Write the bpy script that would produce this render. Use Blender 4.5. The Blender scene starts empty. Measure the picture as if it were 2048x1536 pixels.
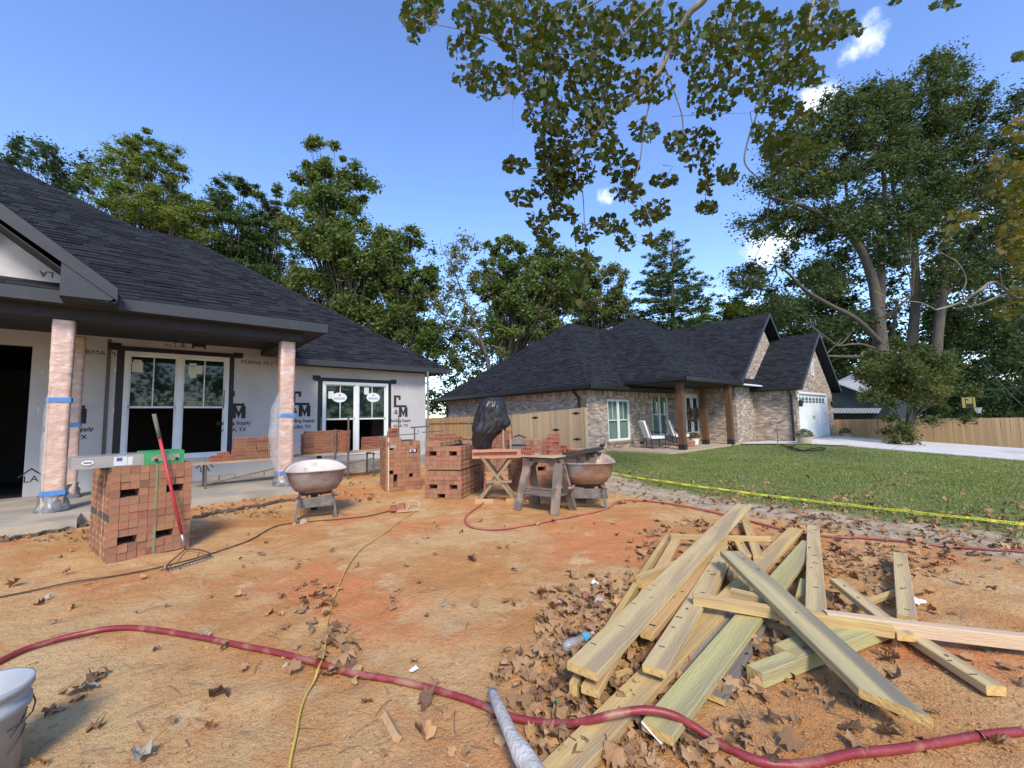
import bpy, math, random
import numpy as np
from mathutils import Vector, Matrix, noise
random.seed(7); RNG = np.random.default_rng(7)
SC = bpy.context.scene
COL = SC.collection
R = math.radians
# ---------------------------------------------------------------- camera
F_PX, PITCH, ROLL, YAW, EYE = 840.0, R(4.72), R(1.3), R(48.5), 1.35
def cam_axes():
    cy, sy = math.cos(YAW), math.sin(YAW)
    fwd = Vector((cy*math.cos(PITCH), sy*math.cos(PITCH), math.sin(PITCH)))
    right = Vector((sy, -cy, 0)); down = fwd.cross(right)
    r = right*math.cos(ROLL)+down*math.sin(ROLL); d = -right*math.sin(ROLL)+down*math.cos(ROLL)
    return r, d, fwd
CR, CD, CF = cam_axes()
cam = bpy.data.objects.new('camera', bpy.data.cameras.new('camera')); COL.objects.link(cam)
cam.matrix_world = Matrix.Translation((0, 0, EYE)) @ Matrix((( CR.x, -CD.x, -CF.x), (CR.y, -CD.y, -CF.y), (CR.z, -CD.z, -CF.z))).to_4x4()
cam.data.sensor_width = 36.0; cam.data.lens = 36.0*F_PX/2048.0
cam.data.clip_start = 0.05; cam.data.clip_end = 3000
SC.camera = cam
# ---------------------------------------------------------------- light
SUN_EL, SUN_AZ = R(42), R(238)     # azimuth measured counter-clockwise from +X: where the sun stands
w = bpy.data.worlds.new('World'); SC.world = w; w.use_nodes = True
wn, wl = w.node_tree.nodes, w.node_tree.links
wn.clear()
wo = wn.new('ShaderNodeOutputWorld'); bg = wn.new('ShaderNodeBackground'); bg.inputs[1].default_value = 0.15
sky = wn.new('ShaderNodeTexSky'); sky.sky_type = 'NISHITA'; sky.sun_disc = False
sky.sun_elevation = SUN_EL; sky.sun_rotation = R(90)-SUN_AZ; sky.altitude = 100; sky.air_density = 1.0; sky.dust_density = 0.4; sky.ozone_density = 2.6
def px_dir(x, y):
    return (CR*(x-1024)+CD*(y-768)+CF*F_PX).normalized()
tc = wn.new('ShaderNodeTexCoord')
nz = wn.new('ShaderNodeTexNoise'); nz.inputs['Scale'].default_value = 13; nz.inputs['Detail'].default_value = 6; nz.inputs['Roughness'].default_value = .62
wl.new(tc.outputs['Generated'], nz.inputs['Vector'])
cloud_sum = None
# small fair weather clouds: direction, half angle, stretch
for (cx, cy_, ang, amp) in ((1740, 80, 1.6, 1), (1708, 102, 1.2, .8), (1628, 208, 2.0, 1), (1600, 225, 1.5, .8), (1218, 400, 1.5, 1), (1530, 492, 2.6, 1), (1570, 485, 2.6, 1), (1500, 500, 2.0, .8),
                            (1860, 530, 2.6, .9), (1600, 150, 1.0, .5), (1445, 600, 3.0, .7), (1500, 615, 3.0, .7), (920, 520, 1.2, .5), (1905, 640, 3, .8), (760, 650, 2.5, .6), (880, 690, 2.5, .5), (1800, 300, 3, .9), (1960, 420, 4, .8), (2250, 330, 4, .9), (2500, 150, 5, 1), (-300, 420, 5, .9), (-700, 200, 4, .8)):
    d = px_dir(cx, cy_)
    dt = wn.new('ShaderNodeVectorMath'); dt.operation = 'DISTANCE'
    wl.new(tc.outputs['Generated'], dt.inputs[0]); dt.inputs[1].default_value = d
    mr = wn.new('ShaderNodeMapRange'); mr.inputs[1].default_value = 0; mr.inputs[2].default_value = R(ang)*1.5
    mr.inputs[3].default_value = amp; mr.inputs[4].default_value = 0
    wl.new(dt.outputs['Value'], mr.inputs[0])
    if cloud_sum is None: cloud_sum = mr.outputs[0]
    else:
        ad = wn.new('ShaderNodeMath'); ad.operation = 'MAXIMUM'; wl.new(cloud_sum, ad.inputs[0]); wl.new(mr.outputs[0], ad.inputs[1]); cloud_sum = ad.outputs[0]
m1 = wn.new('ShaderNodeMath'); m1.operation = 'MULTIPLY_ADD'; m1.inputs[1].default_value = 1.0
wl.new(cloud_sum, m1.inputs[0])
nn = wn.new('ShaderNodeMath'); nn.operation = 'MULTIPLY_ADD'; nn.inputs[1].default_value = 2.6; nn.inputs[2].default_value = -1.62; wl.new(nz.outputs['Fac'], nn.inputs[0]); wl.new(nn.outputs[0], m1.inputs[2])
gt = wn.new('ShaderNodeMapRange'); gt.inputs[1].default_value = .02; gt.inputs[2].default_value = .95; gt.interpolation_type = 'SMOOTHSTEP'; wl.new(m1.outputs[0], gt.inputs[0])
ml = wn.new('ShaderNodeMath'); ml.operation = 'MULTIPLY'; wl.new(gt.outputs[0], ml.inputs[0])
gt2 = wn.new('ShaderNodeMath'); gt2.operation = 'GREATER_THAN'; gt2.inputs[1].default_value = .001; wl.new(cloud_sum, gt2.inputs[0]); wl.new(gt2.outputs[0], ml.inputs[1])
hs = wn.new('ShaderNodeHueSaturation'); hs.inputs['Saturation'].default_value = 1.12; hs.inputs['Hue'].default_value = .511; hs.inputs['Value'].default_value = 1.16
wl.new(sky.outputs[0], hs.inputs['Color'])
mx = wn.new('ShaderNodeMix'); mx.data_type = 'RGBA'; wl.new(ml.outputs[0], mx.inputs[0]); wl.new(hs.outputs[0], mx.inputs[6]); mx.inputs[7].default_value = (5.6, 5.9, 6.3, 1)
wl.new(mx.outputs[2], bg.inputs[0]); wl.new(bg.outputs[0], wo.inputs[0])
sun = bpy.data.objects.new('sun', bpy.data.lights.new('sun', 'SUN')); COL.objects.link(sun)
sun.data.energy = 2.1; sun.data.angle = R(14); sun.data.color = (1.0, .88, .70)
sd = Vector((math.cos(SUN_AZ)*math.cos(SUN_EL), math.sin(SUN_AZ)*math.cos(SUN_EL), math.sin(SUN_EL)))
sun.rotation_euler = sd.to_track_quat('Z', 'Y').to_euler()
SC.view_settings.view_transform = 'Standard'; SC.view_settings.look = 'None'; SC.view_settings.gamma = 1; SC.view_settings.exposure = 1.0
SC.view_settings.use_curve_mapping = False
SC.cycles.max_bounces = 4; SC.cycles.diffuse_bounces = 3; SC.cycles.glossy_bounces = 2; SC.cycles.transmission_bounces = 2; SC.cycles.transparent_max_bounces = 8

# ---------------------------------------------------------------- placing helpers
def ray(px, py): return CR*(px-1024)+CD*(py-768)+CF*F_PX
def G(px, py, z=0.0):                    # the point of height z seen at a pixel of the photograph
    d = ray(px, py); return Vector((0, 0, EYE))+d*((z-EYE)/d.z)
def PY(px, py, Y): d = ray(px, py); return Vector((0, 0, EYE))+d*(Y/d.y)
def PX(px, py, X): d = ray(px, py); return Vector((0, 0, EYE))+d*(X/d.x)
def W(px, py, depth): return Vector((0, 0, EYE))+ray(px, py)*(depth/F_PX)
def ss(a, b, x): t = min(1, max(0, (x-a)/(b-a))); return t*t*(3-2*t)
def gz(x, y):                            # height of the terrain
    z = -0.068*max(0.0, 5.4-y)*ss(10, 20, x)*(1-ss(40, 80, x))
    z -= 1.0*ss(28.3, 30.0, x)*(1-ss(7.5, 10.0, y))
    if x < 12 and y < 12: z += .016*noise.noise(Vector((x*.7, y*.7, 3)))+.009*noise.noise(Vector((x*2.1, y*2.1, 7)))
    return z
def GT(px, py, dz=0.0):                  # the same on the real terrain
    p = G(px, py, 0)
    for _ in range(6): p = G(px, py, gz(p.x, p.y)+dz)
    return p
# ---------------------------------------------------------------- materials
def mat(name, c1, c2=None, scale=6, rough=.8, bump=.0, bscale=None, c3=None, s3=1.2, t3=.55, metal=0, spec=.35, tone=0.0, stretch=None, detail=6, coord='Object', island=False, trans=0, alpha=1, attr=None):
    m = bpy.data.materials.new(name); m.use_nodes = True; n, l = m.node_tree.nodes, m.node_tree.links
    p = n['Principled BSDF']; p.inputs['Roughness'].default_value = rough; p.inputs['Metallic'].default_value = metal; p.inputs['Specular IOR Level'].default_value = spec
    t = n.new('ShaderNodeTexCoord'); v = t.outputs[coord]
    if stretch:
        mp = n.new('ShaderNodeMapping'); mp.inputs['Scale'].default_value = stretch; l.new(v, mp.inputs[0]); v = mp.outputs[0]
    col = None
    rnd = None
    if tone or island:
        if island:
            g = n.new('ShaderNodeNewGeometry'); rnd = g.outputs['Random Per Island']
        else:
            a = n.new('ShaderNodeAttribute'); a.attribute_name = 'tone'; o = n.new('ShaderNodeObjectInfo')
            s = n.new('ShaderNodeMath'); s.operation = 'ADD'; l.new(a.outputs['Fac'], s.inputs[0]); l.new(o.outputs['Random'], s.inputs[1])
            f = n.new('ShaderNodeMath'); f.operation = 'FRACT'; l.new(s.outputs[0], f.inputs[0]); rnd = f.outputs[0]
    c2 = c2 or c1
    nt = n.new('ShaderNodeTexNoise'); nt.inputs['Scale'].default_value = scale; nt.inputs['Detail'].default_value = detail; nt.inputs['Roughness'].default_value = .6; l.new(v, nt.inputs['Vector'])
    mr = n.new('ShaderNodeMapRange'); mr.inputs[1].default_value = .33; mr.inputs[2].default_value = .67; l.new(nt.outputs['Fac'], mr.inputs[0])
    mx = n.new('ShaderNodeMix'); mx.data_type = 'RGBA'; mx.inputs[6].default_value = (*c1, 1); mx.inputs[7].default_value = (*c2, 1); l.new(mr.outputs[0], mx.inputs[0]); col = mx.outputs[2]
    if c3:
        nb = n.new('ShaderNodeTexNoise'); nb.inputs['Scale'].default_value = s3; nb.inputs['Detail'].default_value = 5; l.new(v, nb.inputs['Vector'])
        mb = n.new('ShaderNodeMapRange'); mb.inputs[1].default_value = t3-.06; mb.inputs[2].default_value = t3+.08; l.new(nb.outputs['Fac'], mb.inputs[0])
        m3 = n.new('ShaderNodeMix'); m3.data_type = 'RGBA'; l.new(mb.outputs[0], m3.inputs[0]); l.new(col, m3.inputs[6]); m3.inputs[7].default_value = (*c3, 1); col = m3.outputs[2]
    if rnd is not None:
        if isinstance(tone, (list, tuple)):          # a list of colours chosen per piece
            cr = n.new('ShaderNodeValToRGB'); cr.color_ramp.interpolation = 'LINEAR'
            els = cr.color_ramp.elements
            while len(els) < len(tone): els.new(.5)
            for i, cc in enumerate(tone): els[i].position = i/(len(tone)-1); els[i].color = (*cc, 1)
            l.new(rnd, cr.inputs[0]); m4 = n.new('ShaderNodeMix'); m4.data_type = 'RGBA'; m4.blend_type = 'MULTIPLY'; m4.inputs[0].default_value = 1; l.new(col, m4.inputs[6]); l.new(cr.outputs[0], m4.inputs[7]); col = m4.outputs[2]
        else:
            k = tone or .3
            mm = n.new('ShaderNodeMapRange'); mm.inputs[3].default_value = 1-k; mm.inputs[4].default_value = 1+k; l.new(rnd, mm.inputs[0])
            vm = n.new('ShaderNodeVectorMath'); vm.operation = 'SCALE'; l.new(col, vm.inputs[0]); l.new(mm.outputs[0], vm.inputs['Scale']); col = vm.outputs[0]
    l.new(col, p.inputs['Base Color'])
    if bump:
        b = n.new('ShaderNodeBump'); b.inputs['Strength'].default_value = min(1, bump); b.inputs['Distance'].default_value = .02
        n2 = n.new('ShaderNodeTexNoise'); n2.inputs['Scale'].default_value = bscale or scale*3; n2.inputs['Detail'].default_value = 5; l.new(v, n2.inputs['Vector'])
        l.new(n2.outputs['Fac'], b.inputs['Height']); l.new(b.outputs[0], p.inputs['Normal'])
    if trans:
        out = n['Material Output']; tr = n.new('ShaderNodeBsdfTranslucent'); ms = n.new('ShaderNodeMixShader'); ms.inputs[0].default_value = trans
        vv = n.new('ShaderNodeVectorMath'); vv.operation = 'MULTIPLY'; vv.inputs[1].default_value = (1.5, 1.6, .6); l.new(col, vv.inputs[0]); l.new(vv.outputs[0], tr.inputs['Color'])
        l.new(p.outputs[0], ms.inputs[1]); l.new(tr.outputs[0], ms.inputs[2]); l.new(ms.outputs[0], out.inputs['Surface'])
    if alpha < 1:
        out = n['Material Output']; tr = n.new('ShaderNodeBsdfTransparent'); ms = n.new('ShaderNodeMixShader'); ms.inputs[0].default_value = alpha
        l.new(tr.outputs[0], ms.inputs[1]); l.new(p.outputs[0], ms.inputs[2]); l.new(ms.outputs[0], out.inputs['Surface'])
    return m
# ---------------------------------------------------------------- object helpers
def tag(o, label=None, cat=None, group=None, kind=None):
    if label: o['label'] = label
    if cat: o['category'] = cat
    if group: o['group'] = group
    if kind: o['kind'] = kind
    return o
def thing(name, label, cat, loc=(0, 0, 0), rz=0, group=None):
    o = bpy.data.objects.new(name, None); COL.objects.link(o); o.location = loc; o.rotation_euler = (0, 0, rz); o.empty_display_size = .1
    return tag(o, label, cat, group)
def inv(o):                               # inverse of an object's own placement chain
    m = o.matrix_basis.copy()
    while o.parent: o = o.parent; m = o.matrix_basis @ m
    return m.inverted()
def link(name, me, parent=None, world=False, mw=None):
    o = bpy.data.objects.new(name, me); COL.objects.link(o)
    if mw is not None: o.matrix_basis = mw
    if parent:
        o.parent = parent
        if world: o.matrix_basis = inv(parent) @ (mw if mw is not None else Matrix.Identity(4))
    return o
def npmesh(name, V, Fq, m, tone=None, smooth=False):
    V = np.asarray(V, dtype=np.float32); Fq = np.asarray(Fq, dtype=np.int32)
    me = bpy.data.meshes.new(name); k = Fq.shape[1]
    me.vertices.add(len(V)); me.vertices.foreach_set('co', V.ravel())
    me.loops.add(Fq.size); me.loops.foreach_set('vertex_index', Fq.ravel())
    me.polygons.add(len(Fq)); me.polygons.foreach_set('loop_start', np.arange(0, Fq.size, k, dtype=np.int32)); me.polygons.foreach_set('loop_total', np.full(len(Fq), k, dtype=np.int32))
    if smooth: me.polygons.foreach_set('use_smooth', np.ones(len(Fq), dtype=bool))
    me.update(calc_edges=True); me.materials.append(m)
    if tone is not None:
        a = me.attributes.new('tone', 'FLOAT', 'FACE'); a.data.foreach_set('value', np.asarray(tone, dtype=np.float32))
    return me
class MB:
    def __init__(s): s.v = []; s.f = []; s.t = []
    def add(s, vs, fs, t=0.0):
        b = len(s.v); s.v += [tuple(p) for p in vs]; s.f += [tuple(i+b for i in f) for f in fs]; s.t += [t]*len(fs); return s
    def box(s, a, b, M=None, t=0.0):
        x0, y0, z0 = a; x1, y1, z1 = b
        vs = [Vector(p) for p in ((x0, y0, z0), (x1, y0, z0), (x1, y1, z0), (x0, y1, z0), (x0, y0, z1), (x1, y0, z1), (x1, y1, z1), (x0, y1, z1))]
        if M is not None: vs = [M @ p for p in vs]
        return s.add(vs, [(3, 2, 1, 0), (4, 5, 6, 7), (0, 1, 5, 4), (1, 2, 6, 5), (2, 3, 7, 6), (3, 0, 4, 7)], t)
    def prism(s, poly, p0, p1, t=0.0):    # a polygon (list of points) extruded by the vector p1-p0
        n = len(poly); d = Vector(p1)-Vector(p0)
        vs = [Vector(p) for p in poly]+[Vector(p)+d for p in poly]
        fs = [tuple(range(n-1, -1, -1)), tuple(range(n, 2*n))]+[(i, (i+1) % n, n+(i+1) % n, n+i) for i in range(n)]
        return s.add(vs, fs, t)
    def quad(s, a, b, c, d, t=0.0): return s.add([a, b, c, d], [(0, 1, 2, 3)], t)
    def tube(s, pts, r, n=8, cap=True, t=0.0):
        pts = [Vector(p) for p in pts]; k = len(pts); rs = r if isinstance(r, (list, tuple)) else [r]*k
        vs = []; up = Vector((0, 0, 1)); prev = None
        for i, p in enumerate(pts):
            d = (pts[min(i+1, k-1)]-pts[max(i-1, 0)]).normalized()
            if prev is None: a = d.cross(up if abs(d.z) < .9 else Vector((1, 0, 0))).normalized()
            else: a = (prev-d*prev.dot(d)).normalized()
            prev = a; b = d.cross(a)
            for j in range(n): th = 2*math.pi*j/n; vs.append(p+(a*math.cos(th)+b*math.sin(th))*rs[i])
        fs = [(i*n+j, i*n+(j+1) % n, (i+1)*n+(j+1) % n, (i+1)*n+j) for i in range(k-1) for j in range(n)]
        if cap: fs += [tuple(range(n-1, -1, -1)), tuple(range((k-1)*n, k*n))]
        return s.add(vs, fs, t)
    def lathe(s, prof, c=(0, 0, 0), n=20, t=0.0):
        c = Vector(c); vs = [c+Vector((r*math.cos(2*math.pi*j/n), r*math.sin(2*math.pi*j/n), z)) for r, z in prof for j in range(n)]
        fs = [(i*n+j, i*n+(j+1) % n, (i+1)*n+(j+1) % n, (i+1)*n+j) for i in range(len(prof)-1) for j in range(n)]
        return s.add(vs, fs, t)
    def mesh(s, name, m, smooth=False, tone=False):
        me = bpy.data.meshes.new(name); me.from_pydata(s.v, [], s.f); me.materials.append(m)
        if smooth: me.polygons.foreach_set('use_smooth', [True]*len(me.polygons))
        if tone: a = me.attributes.new('tone', 'FLOAT', 'FACE'); a.data.foreach_set('value', s.t)
        me.update(); return me
    def build(s, name, m, parent=None, smooth=False, tone=False, world=True, **k):
        o = link(name, s.mesh(name, m, smooth, tone), parent, world and parent is not None); return tag(o, **k)
def frame_M(o, u, v=None, w_=None):        # matrix from origin and axes
    u = Vector(u).normalized()
    if w_ is None: w_ = u.cross(Vector(v)).normalized()
    else: w_ = Vector(w_).normalized()
    v = w_.cross(u).normalized()
    return Matrix(((u.x, v.x, w_.x, o[0]), (u.y, v.y, w_.y, o[1]), (u.z, v.z, w_.z, o[2]), (0, 0, 0, 1)))
def spline(pts, n=8):
    P = [Vector(p) for p in pts]; out = []
    for i in range(len(P)-1):
        p0, p1, p2, p3 = P[max(i-1, 0)], P[i], P[i+1], P[min(i+2, len(P)-1)]
        for k in range(n):
            t = k/n; out.append(.5*((2*p1)+(-p0+p2)*t+(2*p0-5*p1+4*p2-p3)*t*t+(-p0+3*p1-3*p2+p3)*t*t*t))
    out.append(P[-1]); return out
def text_mesh(s, size, m, depth=.0, name='lettering', cond=1.0):
    c = bpy.data.curves.new(name, 'FONT'); c.body = s; c.size = size; c.align_x = 'CENTER'; c.align_y = 'CENTER'; c.extrude = .0008; c.offset = depth
    c.resolution_u = 3
    o = bpy.data.objects.new(name, c); COL.objects.link(o); bpy.context.view_layer.update()
    me = bpy.data.meshes.new_from_object(o.evaluated_get(bpy.context.evaluated_depsgraph_get()))
    bpy.data.objects.remove(o); bpy.data.curves.remove(c)
    me.materials.clear(); me.materials.append(m)
    if cond != 1.0: me.transform(Matrix.Diagonal((cond, 1, 1, 1)))
    return me
# ================================================================ the ground
XB = ([-30, 0, 1, 2.6, 4.6, 5.3, 6.3, 8.5, 10.5], [5.0, 5.75, 6.0, 6.2, 6.35, 6.7, 8.0, 11.2, 12.9])   # where red clay turns into pale sand
XL = ([-30, 0, 1.3, 2.4, 4.3, 6.0, 8.5, 9.6, 9.9, 10.0], [6.6, 6.95, 6.95, 6.85, 7.25, 8.3, 11.3, 12.4, 14, 90])        # where the lawn starts
def axis(lo, a, b, hi, fine, grow=1.13):
    v = list(np.arange(a, b, fine)); s = fine; x = b
    while x < hi: v.append(x); s *= grow; x += s
    v.append(hi); s = fine; x = a-fine; w_ = []
    while x > lo: w_.append(x); s *= grow; x -= s
    w_.append(lo); return np.array(w_[::-1]+v)
gx = axis(-260, -1.0, 7.6, 420, .045); gy = axis(-260, -.9, 8.6, 420, .045)
# a second, coarser refinement so that the slopes to the right are kept
gx = np.unique(np.concatenate([gx, np.arange(8, 40, .6)])); gy = np.unique(np.concatenate([gy, np.arange(-20, 24, .6)]))
GX, GY = np.meshgrid(gx, gy, indexing='ij')
GZ = np.zeros_like(GX); dl = np.zeros_like(GX); dp = np.zeros_like(GX)
ix0, ix1 = np.searchsorted(gx, -1.2), np.searchsorted(gx, 7.9); iy0, iy1 = np.searchsorted(gy, -1.1), np.searchsorted(gy, 8.9)
for i in range(len(gx)):
    for j in range(len(gy)):
        x, y = float(gx[i]), float(gy[j]); z = gz(x, y)
        if ix0 < i < ix1 and iy0 < j < iy1:
            e = ss(-1, -.5, x)*(1-ss(7.2, 7.7, x))*ss(-.9, -.4, y)*(1-ss(8.2, 8.7, y))
            z += e*(.014*noise.noise(Vector((x*4.5, y*4.5, 1)))+.008*noise.noise(Vector((x*11, y*11, 5)))-.007)
        GZ[i, j] = z
dl = GX-np.interp(GY, XL[0], XL[1]); dp = GX-np.interp(GY, XB[0], XB[1])
nx, ny = GX.shape
V = np.stack([GX, GY, GZ], -1).reshape(-1, 3)
ii, jj = np.meshgrid(np.arange(nx-1), np.arange(ny-1), indexing='ij'); a0 = (ii*ny+jj).ravel()
Fq = np.stack([a0, a0+ny, a0+ny+1, a0+1], -1)
def ground_material():
    m = bpy.data.materials.new('ground'); m.use_nodes = True; n, l = m.node_tree.nodes, m.node_tree.links; p = n['Principled BSDF']; p.inputs['Roughness'].default_value = .95; p.inputs['Specular IOR Level'].default_value = .12
    tc = n.new('ShaderNodeTexCoord').outputs['Object']
    def N(s, d=6, r=.6, dist=0, loc=0):
        t = n.new('ShaderNodeTexNoise'); t.inputs['Scale'].default_value = s; t.inputs['Detail'].default_value = d; t.inputs['Roughness'].default_value = r; t.inputs['Distortion'].default_value = dist
        if loc:
            mp = n.new('ShaderNodeMapping'); mp.inputs['Location'].default_value = (loc, loc, 0); l.new(tc, mp.inputs[0]); l.new(mp.outputs[0], t.inputs['Vector'])
        else: l.new(tc, t.inputs['Vector'])
        return t.outputs['Fac']
    def MR(v, a, b, c=0, d=1, smooth=True):
        t = n.new('ShaderNodeMapRange'); t.inputs[1].default_value = a; t.inputs[2].default_value = b; t.inputs[3].default_value = c; t.inputs[4].default_value = d
        if smooth: t.interpolation_type = 'SMOOTHSTEP'
        l.new(v, t.inputs[0]); return t.outputs[0]
    def MIX(f, a, b, bt='MIX'):
        t = n.new('ShaderNodeMix'); t.data_type = 'RGBA'; t.blend_type = bt
        if isinstance(f, float): t.inputs[0].default_value = f
        else: l.new(f, t.inputs[0])
        for s, q in ((6, a), (7, b)):
            if isinstance(q, tuple): t.inputs[s].default_value = (*q, 1)
            else: l.new(q, t.inputs[s])
        return t.outputs[2]
    def MA(op, a, b):
        t = n.new('ShaderNodeMath'); t.operation = op
        for s, q in ((0, a), (1, b)):
            if isinstance(q, (int, float)): t.inputs[s].default_value = q
            else: l.new(q, t.inputs[s])
        return t.outputs[0]
    clay = MIX(MR(N(1.1, 7, .62, .4), .38, .62), (.52, .255, .092), (.61, .39, .180))
    clay = MIX(MR(N(.55, 4, .6, .3, 9), .5, .62), clay, (.60, .245, .095))
    clay = MIX(MR(N(2.6, 8, .7, .2, 4), .54, .70), clay, (.62, .45, .235))
    geo = n.new('ShaderNodeSeparateXYZ'); l.new(tc, geo.inputs[0]); sandy = MR(MA('ADD', MA('ADD', geo.outputs[0], MA('MULTIPLY', geo.outputs[1], .35)), MA('MULTIPLY', N(.9, 6, .65, .3, 12), 3.0)), 2.0, 3.6, .75, 0.0)
    clay = MIX(MA('MULTIPLY', sandy, MR(N(1.8, 7, .65, .2, 15), .36, .6)), clay, (.60, .43, .215))
    clay = MIX(MR(N(18, 6, .7, .5, 5), .54, .66), clay, MIX(.45, clay, (.40, .17, .07)))
    clay = MIX(MR(N(60, 4, .7), .54, .68), clay, MIX(.6, clay, (.30, .13, .055)))
    clay = MIX(MR(N(140, 2, .6, 0, 3), .66, .74), clay, (.72, .58, .40))
    sand = MIX(MR(N(4, 7, .65), .4, .6), (.53, .44, .30), (.38, .29, .185))
    sand = MIX(MR(N(30, 6, .7), .5, .7), sand, (.22, .15, .095))
    lawn = MIX(MR(N(1.0, 7, .65, .3), .36, .66), (.15, .20, .055), (.24, .235, .095))
    lawn = MIX(MR(N(45, 5, .7), .42, .66), lawn, (.11, .13, .04))
    lawn = MIX(MR(N(.5, 5, .6, .2, 5), .56, .7), lawn, (.22, .20, .10))
    al = n.new('ShaderNodeAttribute'); al.attribute_name = 'd_lawn'; ap = n.new('ShaderNodeAttribute'); ap.attribute_name = 'd_pale'
    wob = MA('MULTIPLY', MA('SUBTRACT', N(1.6, 8, .7, 0, 2), .5), 1.5)
    c = MIX(MR(MA('ADD', ap.outputs['Fac'], wob), -.12, .16), clay, sand)
    wob2 = MA('MULTIPLY', MA('SUBTRACT', N(2.3, 9, .75, 0, 6), .5), 1.7)
    c = MIX(MR(MA('ADD', al.outputs['Fac'], wob2), -.1, .3), c, lawn)
    l.new(c, p.inputs['Base Color'])
    b = n.new('ShaderNodeBump'); b.inputs['Strength'].default_value = 1.0; b.inputs['Distance'].default_value = .022
    l.new(MA('ADD', MA('MULTIPLY', N(28, 8, .7), 1.0), MA('MULTIPLY', N(110, 3, .6), .35)), b.inputs['Height'])
    b2 = n.new('ShaderNodeBump'); b2.inputs['Strength'].default_value = .5; b2.inputs['Distance'].default_value = .06; l.new(N(6, 6, .6, .3, 8), b2.inputs['Height']); l.new(b2.outputs[0], b.inputs['Normal'])
    l.new(b.outputs[0], p.inputs['Normal']); return m
me = npmesh('ground', V, Fq, ground_material(), smooth=True)
for nm, arr in (('d_lawn', dl), ('d_pale', dp)):
    a = me.attributes.new(nm, 'FLOAT', 'POINT'); a.data.foreach_set('value', arr.ravel().astype(np.float32))
tag(link('ground', me), kind='structure')
# concrete drive, walkway and porch slab of the finished house
M_CONC = mat('pale_concrete', (.62, .61, .59), (.52, .51, .49), 3, .85, .15, 60, c3=(.45, .43, .40), s3=.8, t3=.6)
M_TAN = mat('tan_concrete', (.47, .38, .27), (.38, .30, .21), 5, .85, .15, 60)
def sheet(name, poly_rows, m, dz, kind='structure'):
    b = MB(); rows = []
    for (y, x0, x1) in poly_rows: rows.append([(x0+(x1-x0)*k/10, y, gz(x0+(x1-x0)*k/10, y)+dz) for k in range(11)])
    for i in range(len(rows)-1):
        for k in range(10): b.quad(rows[i][k+1], rows[i][k], rows[i+1][k], rows[i+1][k+1])
    y, x0, x1 = poly_rows[0]
    for i in range(len(rows)-1):          # edge faces
        for k in (0, 10):
            p, q = rows[i][k], rows[i+1][k]; b.quad((p[0], p[1], p[2]-.15), p, q, (q[0], q[1], q[2]-.15))
    o = b.build(name, m); tag(o, kind=kind); return o
sheet('driveway', [(5.80-.8*i, 21.9, 28.2) for i in range(0, 36)], M_CONC, .03)
jt = MB()
for i in (4, 9, 14, 19):
    y = 5.8-.8*i; jt.quad((21.9, y-.012, gz(22, y)+.034), (21.9, y+.012, gz(22, y)+.034), (28.2, y+.012, gz(28, y)+.034), (28.2, y-.012, gz(28, y)+.034))
tag(jt.build('joint_lines', mat('joint', (.18, .17, .16))), kind='structure')
# the walkway runs along the front of the house to the porch
b = MB()
pts = [(19.6, 7.1), (20.1, 6.2), (20.9, 5.3), (21.3, 4.6), (21.9, 3.9)]; qts = [(19.9, 7.6), (20.6, 7.55), (22.3, 7.0), (22.3, 5.9), (22.3, 5.0)]
for i in range(4):
    b.quad((*pts[i], gz(*pts[i])+.042), (*pts[i+1], gz(*pts[i+1])+.042), (*qts[i+1], gz(*qts[i+1])+.042), (*qts[i], gz(*qts[i])+.042))
tag(b.build('walkway', M_CONC), kind='structure')
# turf: short blades, densest in front
def blades(n, x0, x1, y0, y1, h):
    x = RNG.uniform(x0, x1, n); y = RNG.uniform(y0, y1, n)
    wob = np.array([noise.noise(Vector((float(a)*1.7, float(b_)*1.7, 2)))+.6*noise.noise(Vector((float(a)*6, float(b_)*6, 4))) for a, b_ in zip(x, y)])
    d = x-np.interp(y, XL[0], XL[1])+wob*.55
    k = (d > .12)&~((x > 19.2)&(y > 6.0))&~((x > 14.6)&(y > 7.2))&~((x > 12.4)&(y > 9.8))&(x < 21.8); x, y = x[k], y[k]; n = len(x)
    z = np.array([gz(float(a), float(b_)) for a, b_ in zip(x, y)]); th = RNG.uniform(0, 6.28, n); hh = h*RNG.uniform(.5, 1.3, n); wd = .006+.004*np.hypot(x, y)/10
    lx, ly = RNG.normal(0, .018, n), RNG.normal(0, .018, n)
    V = np.empty((n, 3, 3)); V[:, 0] = np.stack([x-np.cos(th)*wd, y-np.sin(th)*wd, z-.004], -1); V[:, 1] = np.stack([x+np.cos(th)*wd, y+np.sin(th)*wd, z-.004], -1); V[:, 2] = np.stack([x+lx, y+ly, z+hh], -1)
    return V.reshape(-1, 3), np.arange(n*3).reshape(-1, 3)
v1, f1 = blades(70000, 6.6, 14, -2.5, 9.9, .035); v2, f2 = blades(50000, 10, 22, -6, 9.5, .04)
tag(link('lawn_grass', npmesh('lawn_grass', np.vstack([v1, v2]), np.vstack([f1, f2+len(v1)]), mat('grass', (.17, .235, .060), (.27, .27, .10), 1.2, .7, trans=.3, island=True, tone=.35))), None, None, None, 'stuff')
bpy.data.objects['lawn_grass']['label'] = 'short green lawn grass in front of the brick house'
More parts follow.
